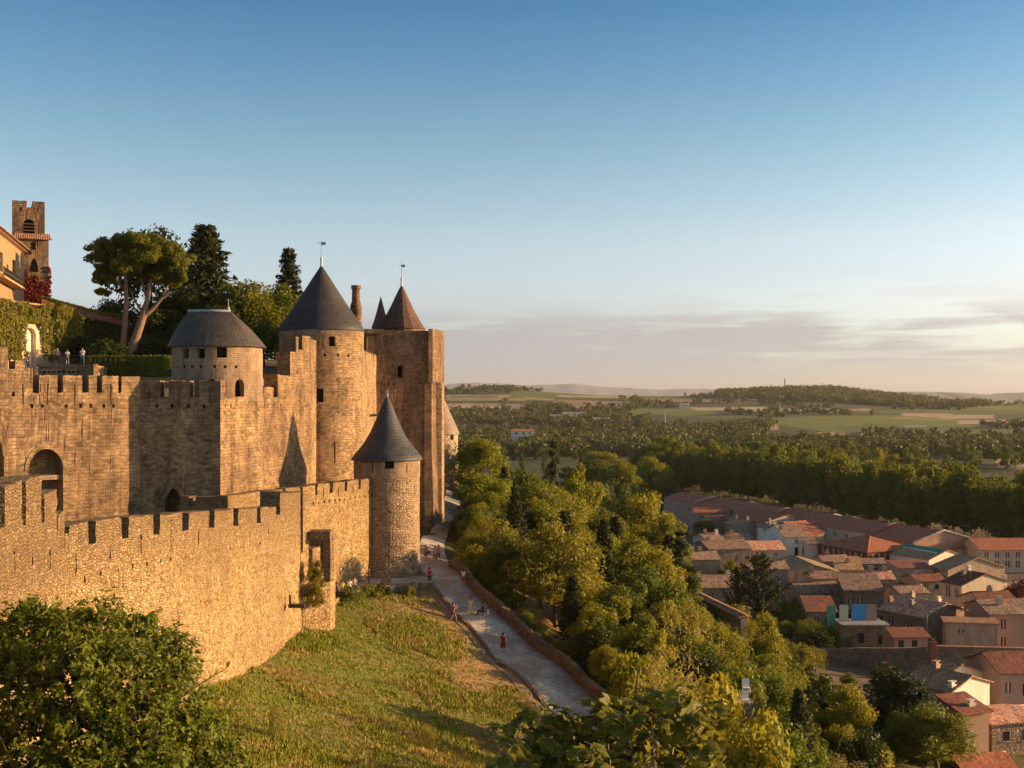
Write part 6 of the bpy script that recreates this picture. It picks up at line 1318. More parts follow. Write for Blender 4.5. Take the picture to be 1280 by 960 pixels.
hall_row(1142, 292, -37.9, 22, 3, 18, (20, 17, 19), ['big red-roofed hall touching the barracks wing, pale verge', 'red-roofed hall just behind the louvred building', 'red-roofed hall joining the louvred building to the back row'], (0, .6, -.1))
house('broad red hipped roof over dark louvred timber walls', 1022, 1084, 1150, 276, 690, 24, 'L', 17, 'wood_red', 'tiles_red', hip=True, win=W2('L', [k / 9 for k in range(1, 9)], .6, .5, 2.4, 'plaster_pink') + W2('R', [k / 9 for k in range(1, 9)], .6, .5, 2.4, 'plaster_pink'))
house('red-roofed shed with pale gable edge, left of the louvred building', 956, 1003, 1030, 308, 668, 26, 'R', 17, 'plaster_pink', 'tiles_red')
house('red-roofed hall with blank gable left of the white house', 912, 955, 1012, 340, 654, 22, 'L', 15, 'plaster_cream', 'tiles_red')
house('wing of the barracks in shade, two dark windows', 1150, 1178, 1228, 296, 687, 2, 'R', 17, 'plaster_grey', 'tiles_red', win=W2('R', (.55, .8), .7, .9, 1.3), lenL=13)
house('long cream barracks with two rows of dark windows under a red roof', 1218, 1226, 1345, 288, 688, 1, 'R', 17, 'plaster_cream', 'tiles_red', win=W2('R', (.06, .17, .28, .39, .5, .61, .72), .5, 1.0, 1.3, 'shutter_red') + W2('R', (.06, .17, .28, .39, .5, .61, .72), 2.7, 1.1, 1.7, 'shutter_red'), lenL=14)
# white house and its neighbours
house('white house with two arched dark doors and upper window, tiled roof', 955, 982, 1009, 296, 672, 8, 'R', 17, 'plaster_white', 'tiles_old', win=[('R', .5, .5, .9, 1.0, 'shutter'), ('R', .5, 2.7, 1.0, 2.2, 'glass'), ('R', .86, 2.6, .9, 2.0, 'glass')], chim=[(.1, .3, 1.2), (.2, .7, 1.2)])
house('narrow white annex with lean-to roof right of the white house', 1008, 1010, 1024, 294, 680, 8, 'R', 12, 'plaster_white', 'tiles_old', mono=True, lenL=8)
house('tall pale gabled house left of the white house', 947, 955, 972, 318, 660, 28, 'L', 18, 'plaster_white', 'tiles_old', chim=[(.5, .2, 1.6)])
house('ochre stone house catching the sun, long wall with one window', 868, 887, 939, 268, 687, 10, 'R', 14, 'stone_village', 'tiles_old', win=W2('R', (.7,), 1.5, .9, 1.1), chim=[(.15, .5, .9)])
house('low stone house with pale patched roof beside the ochre one', 936, 941, 982, 272, 688, 4, 'R', 15, 'plaster_cream', 'tiles_pale', win=W2('R', (.3, .7), .6, .8, .8), lenL=11)
house('brown-gabled house with a sunlit end wall among far roofs', 906, 923, 949, 342, 657, 22, 'L', 17, 'plaster_brown', 'tiles_grey', chim=[(.5, .1, 1.2), (.5, .9, 1.2)], win=W2('L', (.4,), 1, .7, .8))
house('long pinkish house under red roof at the far left of the village', 865, 869, 912, 372, 641, 2, 'R', 14, 'plaster_pink', 'tiles_red', chim=[(.8, .4, 1)], lenL=10)
house('small dark red roof in front of the long pinkish house', 878, 886, 907, 356, 651, 10, 'R', 16, 'plaster_brown', 'tiles_dark', lenL=7)
house('brown roofed house behind the ochre stone wall', 866, 884, 905, 292, 676, 14, 'R', 15, 'plaster_cream', 'tiles_old', chim=[(.3, .5, 1), (.9, .4, 1.2)])
house('house with two roof slopes between ochre and brown-gabled houses', 902, 914, 940, 298, 673, 10, 'R', 14, 'plaster_brown', 'tiles_old', chim=[(.2, .4, 1.0)])
house('low tiled roof half hidden by garden trees, left of the conifer', 868, 874, 923, 216, 735, 3, 'R', 20, 'plaster_brown', 'tiles_old', chim=[(.9, .6, .9)], lenL=9)
# central cluster
house('big plastered gable house, sunlit verge on its long slope', 974, 982, 1050, 232, 716, 2, 'L', 15, 'plaster_brown', 'tiles_grey', win=[('L', .3, .8, .9, 1.1, 'shutter')], chim=[(.15, .5, 1.0)], lenL=14)
house('jumbled old roof below the big plastered gable', 990, 1000, 1052, 208, 742, 6, 'R', 18, 'plaster_grey', 'tiles_old', win=W2('R', (.2,), 1.2, .8, 1.1), chim=[(.45, .5, .9)], lenL=8)
house('small raised roof on top of the jumbled old roofs', 1012, 1018, 1052, 219, 724, 5, 'R', 18, 'plaster_brown', 'tiles_old', chim=[(.05, .4, 1.0)], lenL=6)
house('stone house with three small windows, sunlit coping on its flank', 1046, 1056, 1104, 203, 738, -8, 'R', 10, 'stone_village', 'tiles_old', win=W2('R', (.15, .4), 1.3, .9, 1.5), mono=True, lenL=9)
house('plain wall house behind the big plastered gable', 1040, 1046, 1078, 240, 712, -10, 'R', 12, 'plaster_grey', 'tiles_grey', chim=[(.5, .5, 1)], mono=True, lenL=8)
house('low house with flat lean-to roof left of the blue door', 1000, 1010, 1045, 192, 765, -6, 'R', 12, 'plaster_brown', 'tiles_dark', mono=True, lenL=7)
house('white house with green sheeted patch on its brown roof', 1108, 1161, 1206, 268, 700, 28, 'L', 17, 'plaster_white', 'tiles_grey', win=[('L', .5, 1.2, 1.3, 1.6, 'shutter_red'), ('L', .12, 2.2, .8, .9, 'shutter'), ('L', .04, .9, .8, 1.0, 'shutter'), ('R', .42, .3, .7, .9, 'glass')])
house('brown gabled house right of the green-patched roof', 1163, 1185, 1256, 244, 713, 18, 'L', 17, 'plaster_brown', 'tiles_grey', win=[('L', .5, 1.1, .7, .9, 'shutter'), ('L', .2, 1.3, .7, .9, 'shutter')])
house('low walled yard building with grey wall, left of the brown gable', 1120, 1124, 1166, 246, 711, 4, 'R', 6, 'plaster_grey', 'tiles_dark', mono=True, win=W2('R', (.2, .8), .8, .8, .8), lenL=7)
house('cream gabled house with dark red roof and pale verge', 1178, 1202, 1259, 211, 732, 24, 'L', 17, 'plaster_cream', 'tiles_dark', win=[('L', .7, .3, 1.0, 2.2, 'shutter'), ('L', .25, .9, .8, 1.4, 'shutter')], chim=[(.5, .8, 1.0), (.3, .6, 1.1)])
house('large stone house with mottled pale pink tile roof and chimneys', 1099, 1154, 1209, 178, 772, 34, 'L', 15, 'stone_village', 'tiles_pale', win=[('L', .72, .7, .8, 1.5, 'shutter_red'), ('L', .3, 1.1, .8, 1.5, 'shutter_red'), ('L', .95, 1.0, .6, .8, 'glass')], chim=[(.55, .8, 1.1), (.25, .5, 1.0), (.7, .35, 1.0), (.2, .95, 1.2)])
house('stone wing with sunlit tiled coping beside the mottled roof', 1178, 1182, 1247, 172, 778, -10, 'R', 8, 'plaster_brown', 'tiles_orange', mono=True, lenL=2.4, win=W2('R', (.3,), 1.0, .9, .5))
house('low lean-to with two small dark windows under the stone house', 1114, 1118, 1160, 164, 797, 2, 'R', 14, 'plaster_pink', 'tiles_dark', mono=True, win=W2('R', (.2, .6), .4, .8, 1.0, 'glass'), lenL=3)
house('pale pink house with two stacked shuttered windows, right edge', 1234, 1238, 1300, 174, 768, 3, 'R', 17, 'plaster_pink', 'tiles_old', win=[('R', .26, .8, .8, 1.5, 'shutter_red'), ('R', .26, 3.6, .8, 1.7, 'shutter_red')], chim=[(.35, .3, 1.3)], lenL=9)
house('dark red roofed house behind the cream gabled one', 1222, 1232, 1276, 192, 757, 6, 'R', 18, 'plaster_brown', 'tiles_dark', chim=[(.5, .5, 1.0)], lenL=9)
house('far right roof behind the dark purple tree', 1252, 1258, 1320, 214, 742, 4, 'R', 18, 'plaster_pink', 'tiles_old', chim=[(.2, .5, 1.2)], lenL=9)
# infill of the crowded quarter
house('narrow tall house with grey flank between conifer and big gable', 958, 965, 985, 226, 712, 4, 'R', 16, 'plaster_grey', 'tiles_old', lenL=7, chim=[(.5, .5, 1)])
house('low tan-roofed row just left of the round dark tree', 1078, 1084, 1118, 226, 724, -4, 'R', 16, 'plaster_brown', 'tiles_pale', lenL=7, chim=[(.3, .5, 1), (.8, .5, .9)])
house('small tiled roof behind the mottled pink roof, chimney at its end', 1120, 1126, 1160, 200, 742, 6, 'R', 16, 'plaster_cream', 'tiles_old', lenL=6, chim=[(.9, .5, 1.2)])
house('tan roof between white house and louvred hall', 1022, 1030, 1062, 262, 702, 2, 'R', 15, 'plaster_brown', 'tiles_old', lenL=7, chim=[(.3, .5, .9)])
house('grey-walled shed in front of the louvred hall', 1060, 1066, 1108, 256, 705, 0, 'R', 14, 'plaster_grey', 'tiles_old', lenL=6)
house('little lean-to below the ochre house by the gardens', 930, 938, 962, 236, 712, 8, 'R', 16, 'stone_village', 'tiles_old', lenL=5)
house('old tiled roof left edge of the village beneath the cypresses', 862, 868, 900, 250, 700, 6, 'R', 16, 'plaster_brown', 'tiles_old', lenL=8, chim=[(.4, .5, 1)])
house('brown-tiled roof low between the yard wall and the cream gable', 1140, 1148, 1182, 226, 727, 10, 'R', 15, 'plaster_grey', 'tiles_dark', lenL=6)
# lower right
house('white gabled house with grey tiled roof and orange wall patch', 1131, 1187, 1237, 127, 866, 36, 'L', 17, 'plaster_white', 'tiles_grey', win=[('R', .85, 2.6, .5, 1.0, 'glass')], chim=[(.5, .75, .8), (.12, .06, .6)])
house('back roof rising behind the white gabled house', 1146, 1170, 1230, 138, 852, 30, 'L', 18, 'plaster_white', 'tiles_grey')
house('pink house with white-framed windows under dark red roof', 1246, 1251, 1320, 138, 842, 6, 'R', 22, 'plaster_pink', 'tiles_dark', win=[('R', .13, 1.1, .8, 1.3, 'shutter'), ('R', .45, 1.3, .8, 1.5, 'glass')], lenL=8)
house('low shed roof of reddish corrugated tiles at the bottom right', 1205, 1212, 1276, 112, 972, 8, 'R', 20, 'plaster_brown', 'tiles_red', lenL=6.5)
house('stone outbuilding with pale corrugated roof, lower right edge', 1222, 1240, 1300, 122, 905, 14, 'R', 12, 'stone_village', 'tiles_pale', lenL=6)
house('brown lean-to roof against the white gabled house', 1187, 1204, 1236, 120, 893, 20, 'R', 14, 'plaster_pink', 'tiles_dark', mono=True, lenL=4, chim=[(.6, .3, .6)])
# long low farm building left
house('long low farm building with a sunlit terracotta roof edge', 847, 926, 931, 164, 771, 11, 'L', 12, 'plaster_grey', 'tiles_orange', win=W2('L', (.2, .4, .6), .7, .8, 1.2), over=.6)
house('small house with orange sunlit roof among the slope trees', 736, 741, 768, 440, 622, 2, 'R', 16, 'plaster_cream', 'tiles_orange', lenL=8)
house('small orange-roofed house beside the long grey hall', 742, 746, 762, 540, 602, 2, 'R', 18, 'plaster_white', 'tiles_orange', lenL=8, win=W2('R', (.3, .7), .6, 1, 1))
house('long grey-white hall with a pale roof below the avenue trees', 755, 762, 818, 560, 600, -8, 'R', 9, 'plaster_white', 'concrete', lenL=12)
# distant buildings on the plain
house('white two-storey villa with red roof in the valley woods', 632, 640, 668, 1000, 539, 4, 'R', 12, 'plaster_white', 'tiles_red', lenL=14, h=8, win=W2('R', (.2, .5, .8), 1.2, 1.8, 1.6, 'glass') + W2('R', (.35, .7), 4.8, 2.0, 2.2, 'shutter_red'), name='villa', cat='villa')
for k, (px0, px1, yy0, dd_) in enumerate([(688, 704, 519, 1740), (703, 733, 516, 1760), (742, 762, 523, 1660), (760, 775, 526, 1620), (1131, 1158, 533, 1500), (850, 862, 505, 2100), (677, 686, 497, 2700)]):
    lb = ['low white block of the distant hillside complex, left end', 'long white block of the distant hillside complex', 'white flat-roofed block right of the hillside complex', 'smallest white block at the right of the hillside complex', 'grey-white farmhouse standing in the green vineyards', 'small white farm on the far fields', 'tiny white farm high on the far fields'][k]
    house(lb, px0 - 1, px0, px1, dd_, yy0, 3, 'R', 6, 'plaster_white', 'plaster_cream', lenL=14, win=W2('R', (.25, .5, .75), 1.5, 2.0, 2.0, 'glass'), name='farmhouse' if k > 3 else 'distant_building', cat='building')
# orange wall patch and green sheeting, blue door yard
x, y, _ = at(1176, 874, 128.5)
gsh = MB(); a, b = at(1131, 680, 279), at(1172, 689, 273)
# long garden wall with chimney
wa, wb, wc = at(1002, 812, 164), at(1165, 809, 160), at(1330, 811, 158)
gwl = empty('long_garden_wall', (wa.x, wa.y, -39), 'long old stone garden wall crossing the lower village, brick patches', 'wall')
for a, b, mt in ((wa, wb, 'stone_village'), (wb, wc, 'stone_village')):
    pth, L, A, dd = line((a.x, a.y), (b.x, b.y)); cellwall('wall', pth, 0, L, -43, a.z, [(L * .45, L * .45 + .9, -38.6, -37.4)] if a is wb else [(L * .62, L * .62 + 1.2, -39, -37.6)], .6, MATS[mt], gwl, zsh=lambda u, a=a, b=b, L=L: (b.z - a.z) * u / L, jit=.06)
q = MB(); q.prism([(wa.x, wa.y - .12), (wb.x, wb.y - .12), (wb.x, wb.y + .75), (wa.x, wa.y + .75)], wa.z + .06, wa.z + .2); q.prism([(wb.x + .02, wb.y - .12), (wc.x, wc.y - .12), (wc.x, wc.y + .75), (wb.x + .02, wb.y + .75)], wb.z + .05, wb.z + .19); q.build('coping', MATS['tiles_orange'], gwl)
x, y, z = at(1166, 828, 157); q = MB(); q.box((x, y, z + .6), (.75, .6, 4.2)); q.box((x, y, z + 2.8), (.95, .8, .2)); q.box((x, y, z + 3.1), (.45, .4, .45))
tag(q.build('brick_chimney', MATS['brick_red']), 'tall red brick chimney standing against the long garden wall', 'chimney')
# blue door yard
xa, ya, za = at(1052, 780, 171); yd = empty('roof_terrace', (xa, ya, za - 4), 'small roof terrace with a blue wall panel and pale slab edge', 'terrace'); sx = 171 / F
q = MB(); q.box((xa + 29 * sx, ya + 2.4, za - 2.2), (60 * sx, 5, 4.2)); q.build('wall', MATS['stone_village'], yd)
q = MB(); q.box((xa + 28 * sx, ya + .5, za), (60 * sx, 3, .22)); q.build('slab', MATS['concrete'], yd)
q = MB(); q.box((xa + 27 * sx, ya + 2.2, za + 1.35), (18 * sx, .12, 2.5)); q.build('blue_panel', MATS['blue_paint'], yd)
q = MB(); q.box((xa + 8 * sx, ya + 2.2, za + 1.3), (11 * sx, .12, 2.4)); q.build('cream_panel', MATS['cream_paint'], yd)
q = MB(); q.box((xa + 43 * sx, ya + 2.2, za + 1.3), (13 * sx, .14, 2.5)); q.build('wall', MATS['plaster_grey'], yd)
q = MB(); q.box((xa - 8 * sx, ya + 2.2, za + .8), (11 * sx, .12, 3.2)); q.build('green_panel', MATS['green_paint'], yd)
q = MB(); q.box((xa + 24 * sx, ya - .13, za - 2.1), (.9, .1, 1.5)); q.box((xa + 48 * sx, ya - .13, za - 2.4), (.6, .1, 1.3)); q.build('window', MATS['pane'], yd)
# green sheeting on the white house roof
def onroof():
    for o in bpy.data.objects:
        if o.get('label') == 'white house with green sheeted patch on its brown roof': return o
hs_ = onroof(); d_ = 268; c = at(1161, 700, d_); a = R(28); dr = Vector((math.cos(a), math.sin(a), 0)); dl = Vector((-math.sin(a), math.cos(a), 0)); k = (1206 - 640) / F; LR_ = (k * c.y - c.x) / (dr.x - k * dr.y); k = (1108 - 640) / F; LL_ = (k * c.y - c.x) / (dl.x - k * dl.y); tn = math.tan(R(17))
def rfp(s, t, up=.24): return c + dr * (LR_ * s) + dl * (LL_ * t) + Vector((0, 0, LR_ * s * tn + up))
q = MB(); q.poly([rfp(.32, .02), rfp(.47, .02), rfp(.47, .98), rfp(.38, .98)][::-1]); q.poly([rfp(.32, .02), rfp(.47, .02), rfp(.47, .98), rfp(.38, .98)]) if False else None; q.build('sheeting', MATS['green_mesh'], hs_)
q = MB(); q.poly([rfp(.27, .05), rfp(.315, .05), rfp(.36, .9), rfp(.33, .9)][::-1]); q.build('sheeting', MATS['white_paint'], hs_)
# street lamp, parked cars, aerials, mast, poles
x, y, _ = at(1213, 690, 322); z = tz(x, y); lp = empty('street_lamp', (x, y, z), 'tall curved street lamp in front of the dark plane trees', 'street lamp'); hh = zy(657, 322) - z
q = MB(); q.tube([(x, y, z), (x, y, z + hh - 1.2), (x - .5, y, z + hh - .3), (x - 1.4, y, z + hh)], [.14, .1, .08, .07], 7); q.build('pole', MATS['metal'], lp); q = MB(); q.box((x - 1.8, y, z + hh), (.9, .35, .18)); q.build('lamp_head', MATS['metal'], lp)
def car(px, py, d, rz_, paint, label):
    x, y, _ = at(px, py, d); z = tz(x, y); e = empty('parked_car', (x, y, z), label, 'car'); 
    prof = [(-2.1, .35), (-2.1, .75), (-1.95, .92), (-1.35, .98), (-.8, 1.42), (.55, 1.45), (1.2, 1.02), (1.95, .86), (2.12, .62), (2.12, .35)]
    q = MB(); P2_ = lambda u, v, h_: (x + u, y + v, z + h_)
    for s_ in (-1, 1):
        pts = [P2_(u, s_ * (.86 if h_ < 1.1 else .68), h_) for u, h_ in prof]; q.poly(pts if s_ > 0 else pts[::-1])
    for (u0, h0), (u1, h1) in zip(prof, prof[1:] + prof[:1]):
        w0, w1 = (.86 if h0 < 1.1 else .68), (.86 if h1 < 1.1 else .68); q.poly([P2_(u0, -w0, h0), P2_(u0, w0, h0), P2_(u1, w1, h1), P2_(u1, -w1, h1)])
    q.build('body', paint, e)
    q = MB()
    for s_ in (-1, 1): q.poly([P2_(-1.2, s_ * .87, 1.0), P2_(1.0, s_ * .87, 1.02), P2_(.5, s_ * .70, 1.40), P2_(-.75, s_ * .70, 1.38)][::s_])
    q.poly([P2_(1.18, -.75, 1.06), P2_(1.18, .75, 1.06), P2_(.62, .62, 1.44), P2_(.62, -.62, 1.44)]); q.poly([P2_(-1.33, .75, 1.02), P2_(-1.33, -.75, 1.02), P2_(-.86, -.62, 1.42), P2_(-.86, .62, 1.42)]); q.build('window', MATS['pane'], e)
    for u in (-1.3, 1.3):
        for s_ in (-1, 1): q = MB(); q.tube([P2_(u, s_ * .72, .32), P2_(u, s_ * .92, .32)], .32, 14); wh = q.build('wheel', MATS['black'], e); q = MB(); q.tube([P2_(u, s_ * .90, .32), P2_(u, s_ * .935, .32)], .18, 10); q.build('rim', MATS['metal'], wh)
    e.rotation_euler = (0, 0, rz_)
car(1262, 712, 262, .2, MATS['iron'], 'dark car parked by the cream barracks'); car(1272, 712, 258, .1, MATS['white_paint'], 'white car parked nearest the right edge by the barracks'); car(1282, 715, 250, .3, plain('car_silver', (.4, .4, .42), .35, metal=.6), 'silver car half cut off at the right edge by the barracks')
def aerial(px, py, d, h, label):
    x, y, z = at(px, py, d); q = MB(); q.tube([(x, y, z - .5), (x, y, z + h)], .035, 5); q.tube([(x - .7, y, z + h - .1), (x + .7, y, z + h - .1)], .025, 4)
    for k in range(5): q.tube([(x - .6 + k * .3, y - .3, z + h - .1), (x - .6 + k * .3, y + .3, z + h - .1)], .018, 4)
    tag(q.build('tv_aerial', MATS['metal']), label, 'aerial')
for a_ in [(1159, 790, 168, 3.2, 'television aerial on a mast right of the stone house'), (1205, 785, 170, 2.8, 'thin aerial on the coped wing'), (958, 668, 300, 2.5, 'aerial on the pale gabled house'), (1034, 733, 210, 2.2, 'aerial above the jumbled old roofs'), (1142, 728, 205, 2.2, 'aerial beside the round dark tree'), (1213, 722, 212, 2.0, 'aerial on the cream gabled house')]: aerial(*a_)
x, y, _ = at(981, 489, 2700); zb_ = tz(x, y); q = MB(); zt_ = zy(473, 2700)
for s_ in ((-1.6, -1.6), (1.6, -1.6), (1.6, 1.6), (-1.6, 1.6)): q.tube([(x + s_[0], y + s_[1], zb_), (x + s_[0] * .3, y + s_[1] * .3, zt_)], .45, 4)
k_ = 0
for z in np.arange(zb_ + 2, zt_ - 1, 3.2):
    f_ = 1 - (z - zb_) / (zt_ - zb_) * .7; q.tube([(x - 1.6 * f_, y, z), (x + 1.6 * f_, y, z + 1.6)], .25, 4); q.tube([(x + 1.6 * f_, y, z + 1.6), (x - 1.6 * f_, y, z + 3.2)], .25, 4)
tag(q.build('transmitter_mast', MATS['metal']), 'slender lattice mast on top of the wooded hill', 'mast')
for px, yt, d, lb in ((975, 503, 2000, 'pale pole in the fields below the wooded hill'), (831, 512, 1500, 'pale pole at the edge of the left green field')):
    x, y, _ = at(px, yt, d); z = tz(x, y); q = MB(); q.tube([(x, y, z), (x, y, zy(yt, d))], [.9, .6], 6); q.box((x, y, zy(yt, d) - 1), (4, .5, .5)); tag(q.build('utility_pole', MATS['concrete']), lb, 'pole')
# road at lower right, field track
q = MB(); a = [at(1232, 905, 128), at(1330, 905, 128), at(1330, 872, 139), at(1236, 872, 139)]
q.poly([(p.x, p.y, max(tz(v.x, v.y) for v in a) + .15) for p in a]); tag(q.build('road', MATS['path']), kind='structure')
# garden clutter: white seats on a terrace, garden path edging
for k, (px, py, lb) in enumerate([(933, 857, 'white plastic chair on the garden terrace, upper of two'), (932, 872, 'white plastic chair on the garden terrace, lower of two')]):
    d = 84; x, y, z = at(px, py, d); e = empty('garden_chair', (x, y, z - .6), lb, 'chair'); 
    q = MB(); q.box((x, y, z - .15), (.55, .5, .05)); q.build('seat', MATS['white_paint'], e); q = MB(); q.box((x, y + .26, z + .18), (.55, .05, .62)); q.build('backrest', MATS['white_paint'], e)
    for sx_ in (-.24, .24):
        for sy_ in (-.22, .22): q = MB(); q.tube([(x + sx_, y + sy_, z - .6), (x + sx_, y + sy_, z - .17)], .025, 5); q.build('leg', MATS['white_paint'], e)
d = 84; x, y, z = at(929, 868, d); q = MB(); q.box((x, y + .5, z - 1.6), (1.6, 1.4, 2.0)); tag(q.build('garden_platform', MATS['stone_low']), 'small stone garden platform carrying the white chairs', 'platform')
edge_wall('garden_border', [tuple(at(px, py, d)[:2]) for px, py, d in ((1080, 893, 128), (1100, 905, 122), (1118, 918, 116))], .5, .4, MATS['concrete'], 'low pale border wall in the lower right garden', 'wall')
# ------------------------------------------------------------------ people
PM = {}
def cmat(c):
    if c not in PM: PM[c] = plain('cloth_%d' % len(PM), c, .85, .1, 8)
    return PM[c]
SKIN = plain('skin', (.42, .24, .16), .6, .05)
def skinmesh(name, verts, edges, radii, m, parent, sub=2, root=0):
    me = bpy.data.meshes.new(name); me.from_pydata(verts, edges, []); o = bpy.data.objects.new(name, me); col.objects.link(o); o.parent = parent; me.materials.append(m)
    mod = o.modifiers.new('skin', 'SKIN'); mod.use_smooth_shade = True
    if not me.skin_vertices: me.skin_vertices.new()
    for i, r_ in enumerate(radii): me.skin_vertices[0].data[i].radius = (r_, r_) if not hasattr(r_, '__len__') else r_; me.skin_vertices[0].data[i].use_root = (i == root)
    s_ = o.modifiers.new('sub', 'SUBSURF'); s_.levels = 1; s_.render_levels = sub; return o
def person(loc, face, label, pose='stand', h=1.72, top=(.3, .05, .05), legs=(.08, .08, .1), hair=(.05, .035, .025), skirt=False, bag=None, arm='down', shorts=False, hat=None):
    """face: heading in degrees the figure looks towards (0 = +x, -90 = towards the viewer)"""
    e = bpy.data.objects.new('person', None); col.objects.link(e); e.location = loc; e.rotation_euler = (0, 0, R(face - 90)); e.scale = (h / 1.75,) * 3; tag(e, label, 'person')
    # figure looks along +y locally
    if pose == 'sit': hip, kn, ft = .50, [(.12, .42, .52), (-.12, .42, .52)], [(.12, .46, .08), (-.12, .46, .08)]
    elif pose == 'walk': hip, kn, ft = .92, [(.10, .20, .50), (-.10, -.02, .48)], [(.10, .26, .07), (-.10, -.34, .12)]
    else: hip, kn, ft = .93, [(.10, .02, .50), (-.11, .03, .50)], [(.11, 0, .07), (-.13, .02, .07)]
    sh = hip + .50
    V = [(0, 0, hip), (0, -.01, hip + .18), (0, 0, hip + .36), (0, 0, sh + .02), (0, .01, sh + .12), (0, .03, sh + .22), (0, .03, sh + .31), (.17, 0, sh - .01), (-.17, 0, sh - .01)]
    Rr = [(.155, .115), (.135, .10), (.165, .11), (.10, .08), (.055, .055), (.085, .10), (.06, .08), (.065, .065), (.065, .065)]
    E = [(0, 1), (1, 2), (2, 3), (3, 4), (4, 5), (5, 6), (3, 7), (3, 8)]
    for s_, sh_i in ((1, 7), (-1, 8)):
        if arm == 'fold' or (arm == 'one' and s_ > 0): el_, wr, hd = (s_ * .24, .08, sh - .27), (s_ * .10, .26, sh - .16), (s_ * .03, .30, sh - .10)
        elif arm == 'lap': el_, wr, hd = (s_ * .24, .06, sh - .28), (s_ * .16, .26, hip + .08), (s_ * .10, .33, hip + .08)
        elif arm == 'photo': el_, wr, hd = (s_ * .26, .14, sh - .18), (s_ * .12, .28, sh + .08), (s_ * .05, .30, sh + .14)
        else: el_, wr, hd = (s_ * .25, -.02, sh - .30), (s_ * .27, .07 * (1 if pose != 'walk' else s_ * 1.5), sh - .54), (s_ * .27, .09 * (1 if pose != 'walk' else s_ * 1.5), sh - .63)
        b = len(V); V += [el_, wr, hd]; Rr += [.045, .030, (.040, .022)]; E += [(sh_i, b), (b, b + 1), (b + 1, b + 2)]
        for f_ in range(5):   # fingers
            o_ = Vector(hd) - Vector(wr); o_.normalize(); sd_ = Vector((0, 1, 0)).cross(o_); sd_ = sd_.normalized() if sd_.length > .1 else Vector((1, 0, 0)); tp_ = Vector(hd) + o_ * (.075 if f_ < 4 else .03) + sd_ * ((f_ - 1.5) * .018 if f_ < 4 else .045); V.append(tuple(tp_)); Rr.append(.009); E.append((b + 2, len(V) - 1))
    for k in range(2):
        s_ = (1, -1)[k]; b = len(V); hp = (s_ * .095, 0, hip - .06); V += [hp, kn[k], (ft[k][0], ft[k][1], ft[k][2]), (ft[k][0], ft[k][1] + .15, .04)]; Rr += [.085, .058, .042, .035]; E += [(0, b), (b, b + 1), (b + 1, b + 2), (b + 2, b + 3)]
    nb = len(V); V.append((0, .125, sh + .225)); Rr.append(.014); E.append((5, nb)); skinmesh('body', V, E, Rr, SKIN, e)
    # garments
    tv = [(0, 0, hip - .02), (0, -.01, hip + .18), (0, 0, hip + .36), (0, 0, sh + .01), (.17, 0, sh - .01), (-.17, 0, sh - .01)]; tr2 = [(.175, .135), (.155, .12), (.185, .13), (.12, .10), (.08, .08), (.08, .08)]; te = [(0, 1), (1, 2), (2, 3), (3, 4), (3, 5)]
    for s_, i_ in ((1, 4), (-1, 5)):
        el_ = V[[9, 17][0 if s_ > 0 else 1]]; mid = tuple((Vector(tv[i_]) * .35 + Vector(el_) * .65)); tv.append(mid); tr2.append(.058); te.append((i_, len(tv) - 1))
    skinmesh('shirt', tv, te, tr2, cmat(top), e)
    if skirt:
        q = bpy.data.meshes.new('skirt'); vs, fs = [], []
        for j, (r_, z_) in enumerate(((.17, hip + .04), (.21, hip - .15), (.27, hip - .48))):
            for k in range(16): a = k * math.tau / 16; vs.append((math.cos(a) * r_, math.sin(a) * r_ * .8, z_))
        for j in range(2):
            for k in range(16): fs.append((j * 16 + k, j * 16 + (k + 1) % 16, (j + 1) * 16 + (k + 1) % 16, (j + 1) * 16 + k))
        q.from_pydata(vs, [], fs); q.materials.append(cmat(legs)); so = bpy.data.objects.new('skirt', q); col.objects.link(so); so.parent = e; so.modifiers.new('th', 'SOLIDIFY').thickness = .015
    else:
        lv = [(0, 0, hip)]; lr = [(.17, .13)]; le = []
        for k in range(2):
            s_ = (1, -1)[k]; b = len(lv); end = kn[k] if shorts else (ft[k][0], ft[k][1], ft[k][2] + .04); lv += [(s_ * .095, 0, hip - .07), kn[k] if not shorts else tuple((Vector(kn[k]) * .8 + Vector((s_ * .095, 0, hip - .07)) * .2))]; lr += [.102, .078]; le += [(0, b), (b, b + 1)]
            if not shorts: lv.append(end); lr.append(.058); le.append((b + 1, b + 2))
        skinmesh('trousers', lv, le, lr, cmat(legs), e)
    hv = [(0, -.01, sh + .27), (0, .0, sh + .345), (0, -.07, sh + .2), (0, -.09, sh + (.02 if skirt else .16))]; skinmesh('hair', hv, [(0, 1), (0, 2), (2, 3)], [(.095, .095), (.06, .075), (.08, .05), (.06, .03)], cmat(hat or hair), e)
    for k in range(2):
        s_ = (1, -1)[k]; skinmesh('shoe', [(ft[k][0], ft[k][1] - .03, ft[k][2] - .01), (ft[k][0], ft[k][1] + .17, .045)], [(0, 1)], [(.05, .05), (.045, .035)], cmat((.04, .035, .03)), e, 1)
    if bag:
        b_ = MB(); b_.box((0, 0, 0), (.34, .14, .3)); bo = b_.build('shoulder_bag', cmat(bag)); bo.parent = e; bo.location = (-.3, 0, hip + .02)
    return e
def on(px, py, d): x = (px - 640) / F * d; return (x, d, tz(x, d) + .09)
def gp_(px, py):
    """where the sight line through a photo point meets the ground"""
    best = min(np.arange(80, 240, .25), key=lambda d: abs(HY - F * tz((px - 640) / F * d, d) / d - py) + (0 if d > 85 else 9)); return on(px, py, float(best))
person(gp_(537, 732), 100, 'person in red top and dark trousers standing at the path corner', top=(.5, .02, .02), legs=(.04, .045, .06))
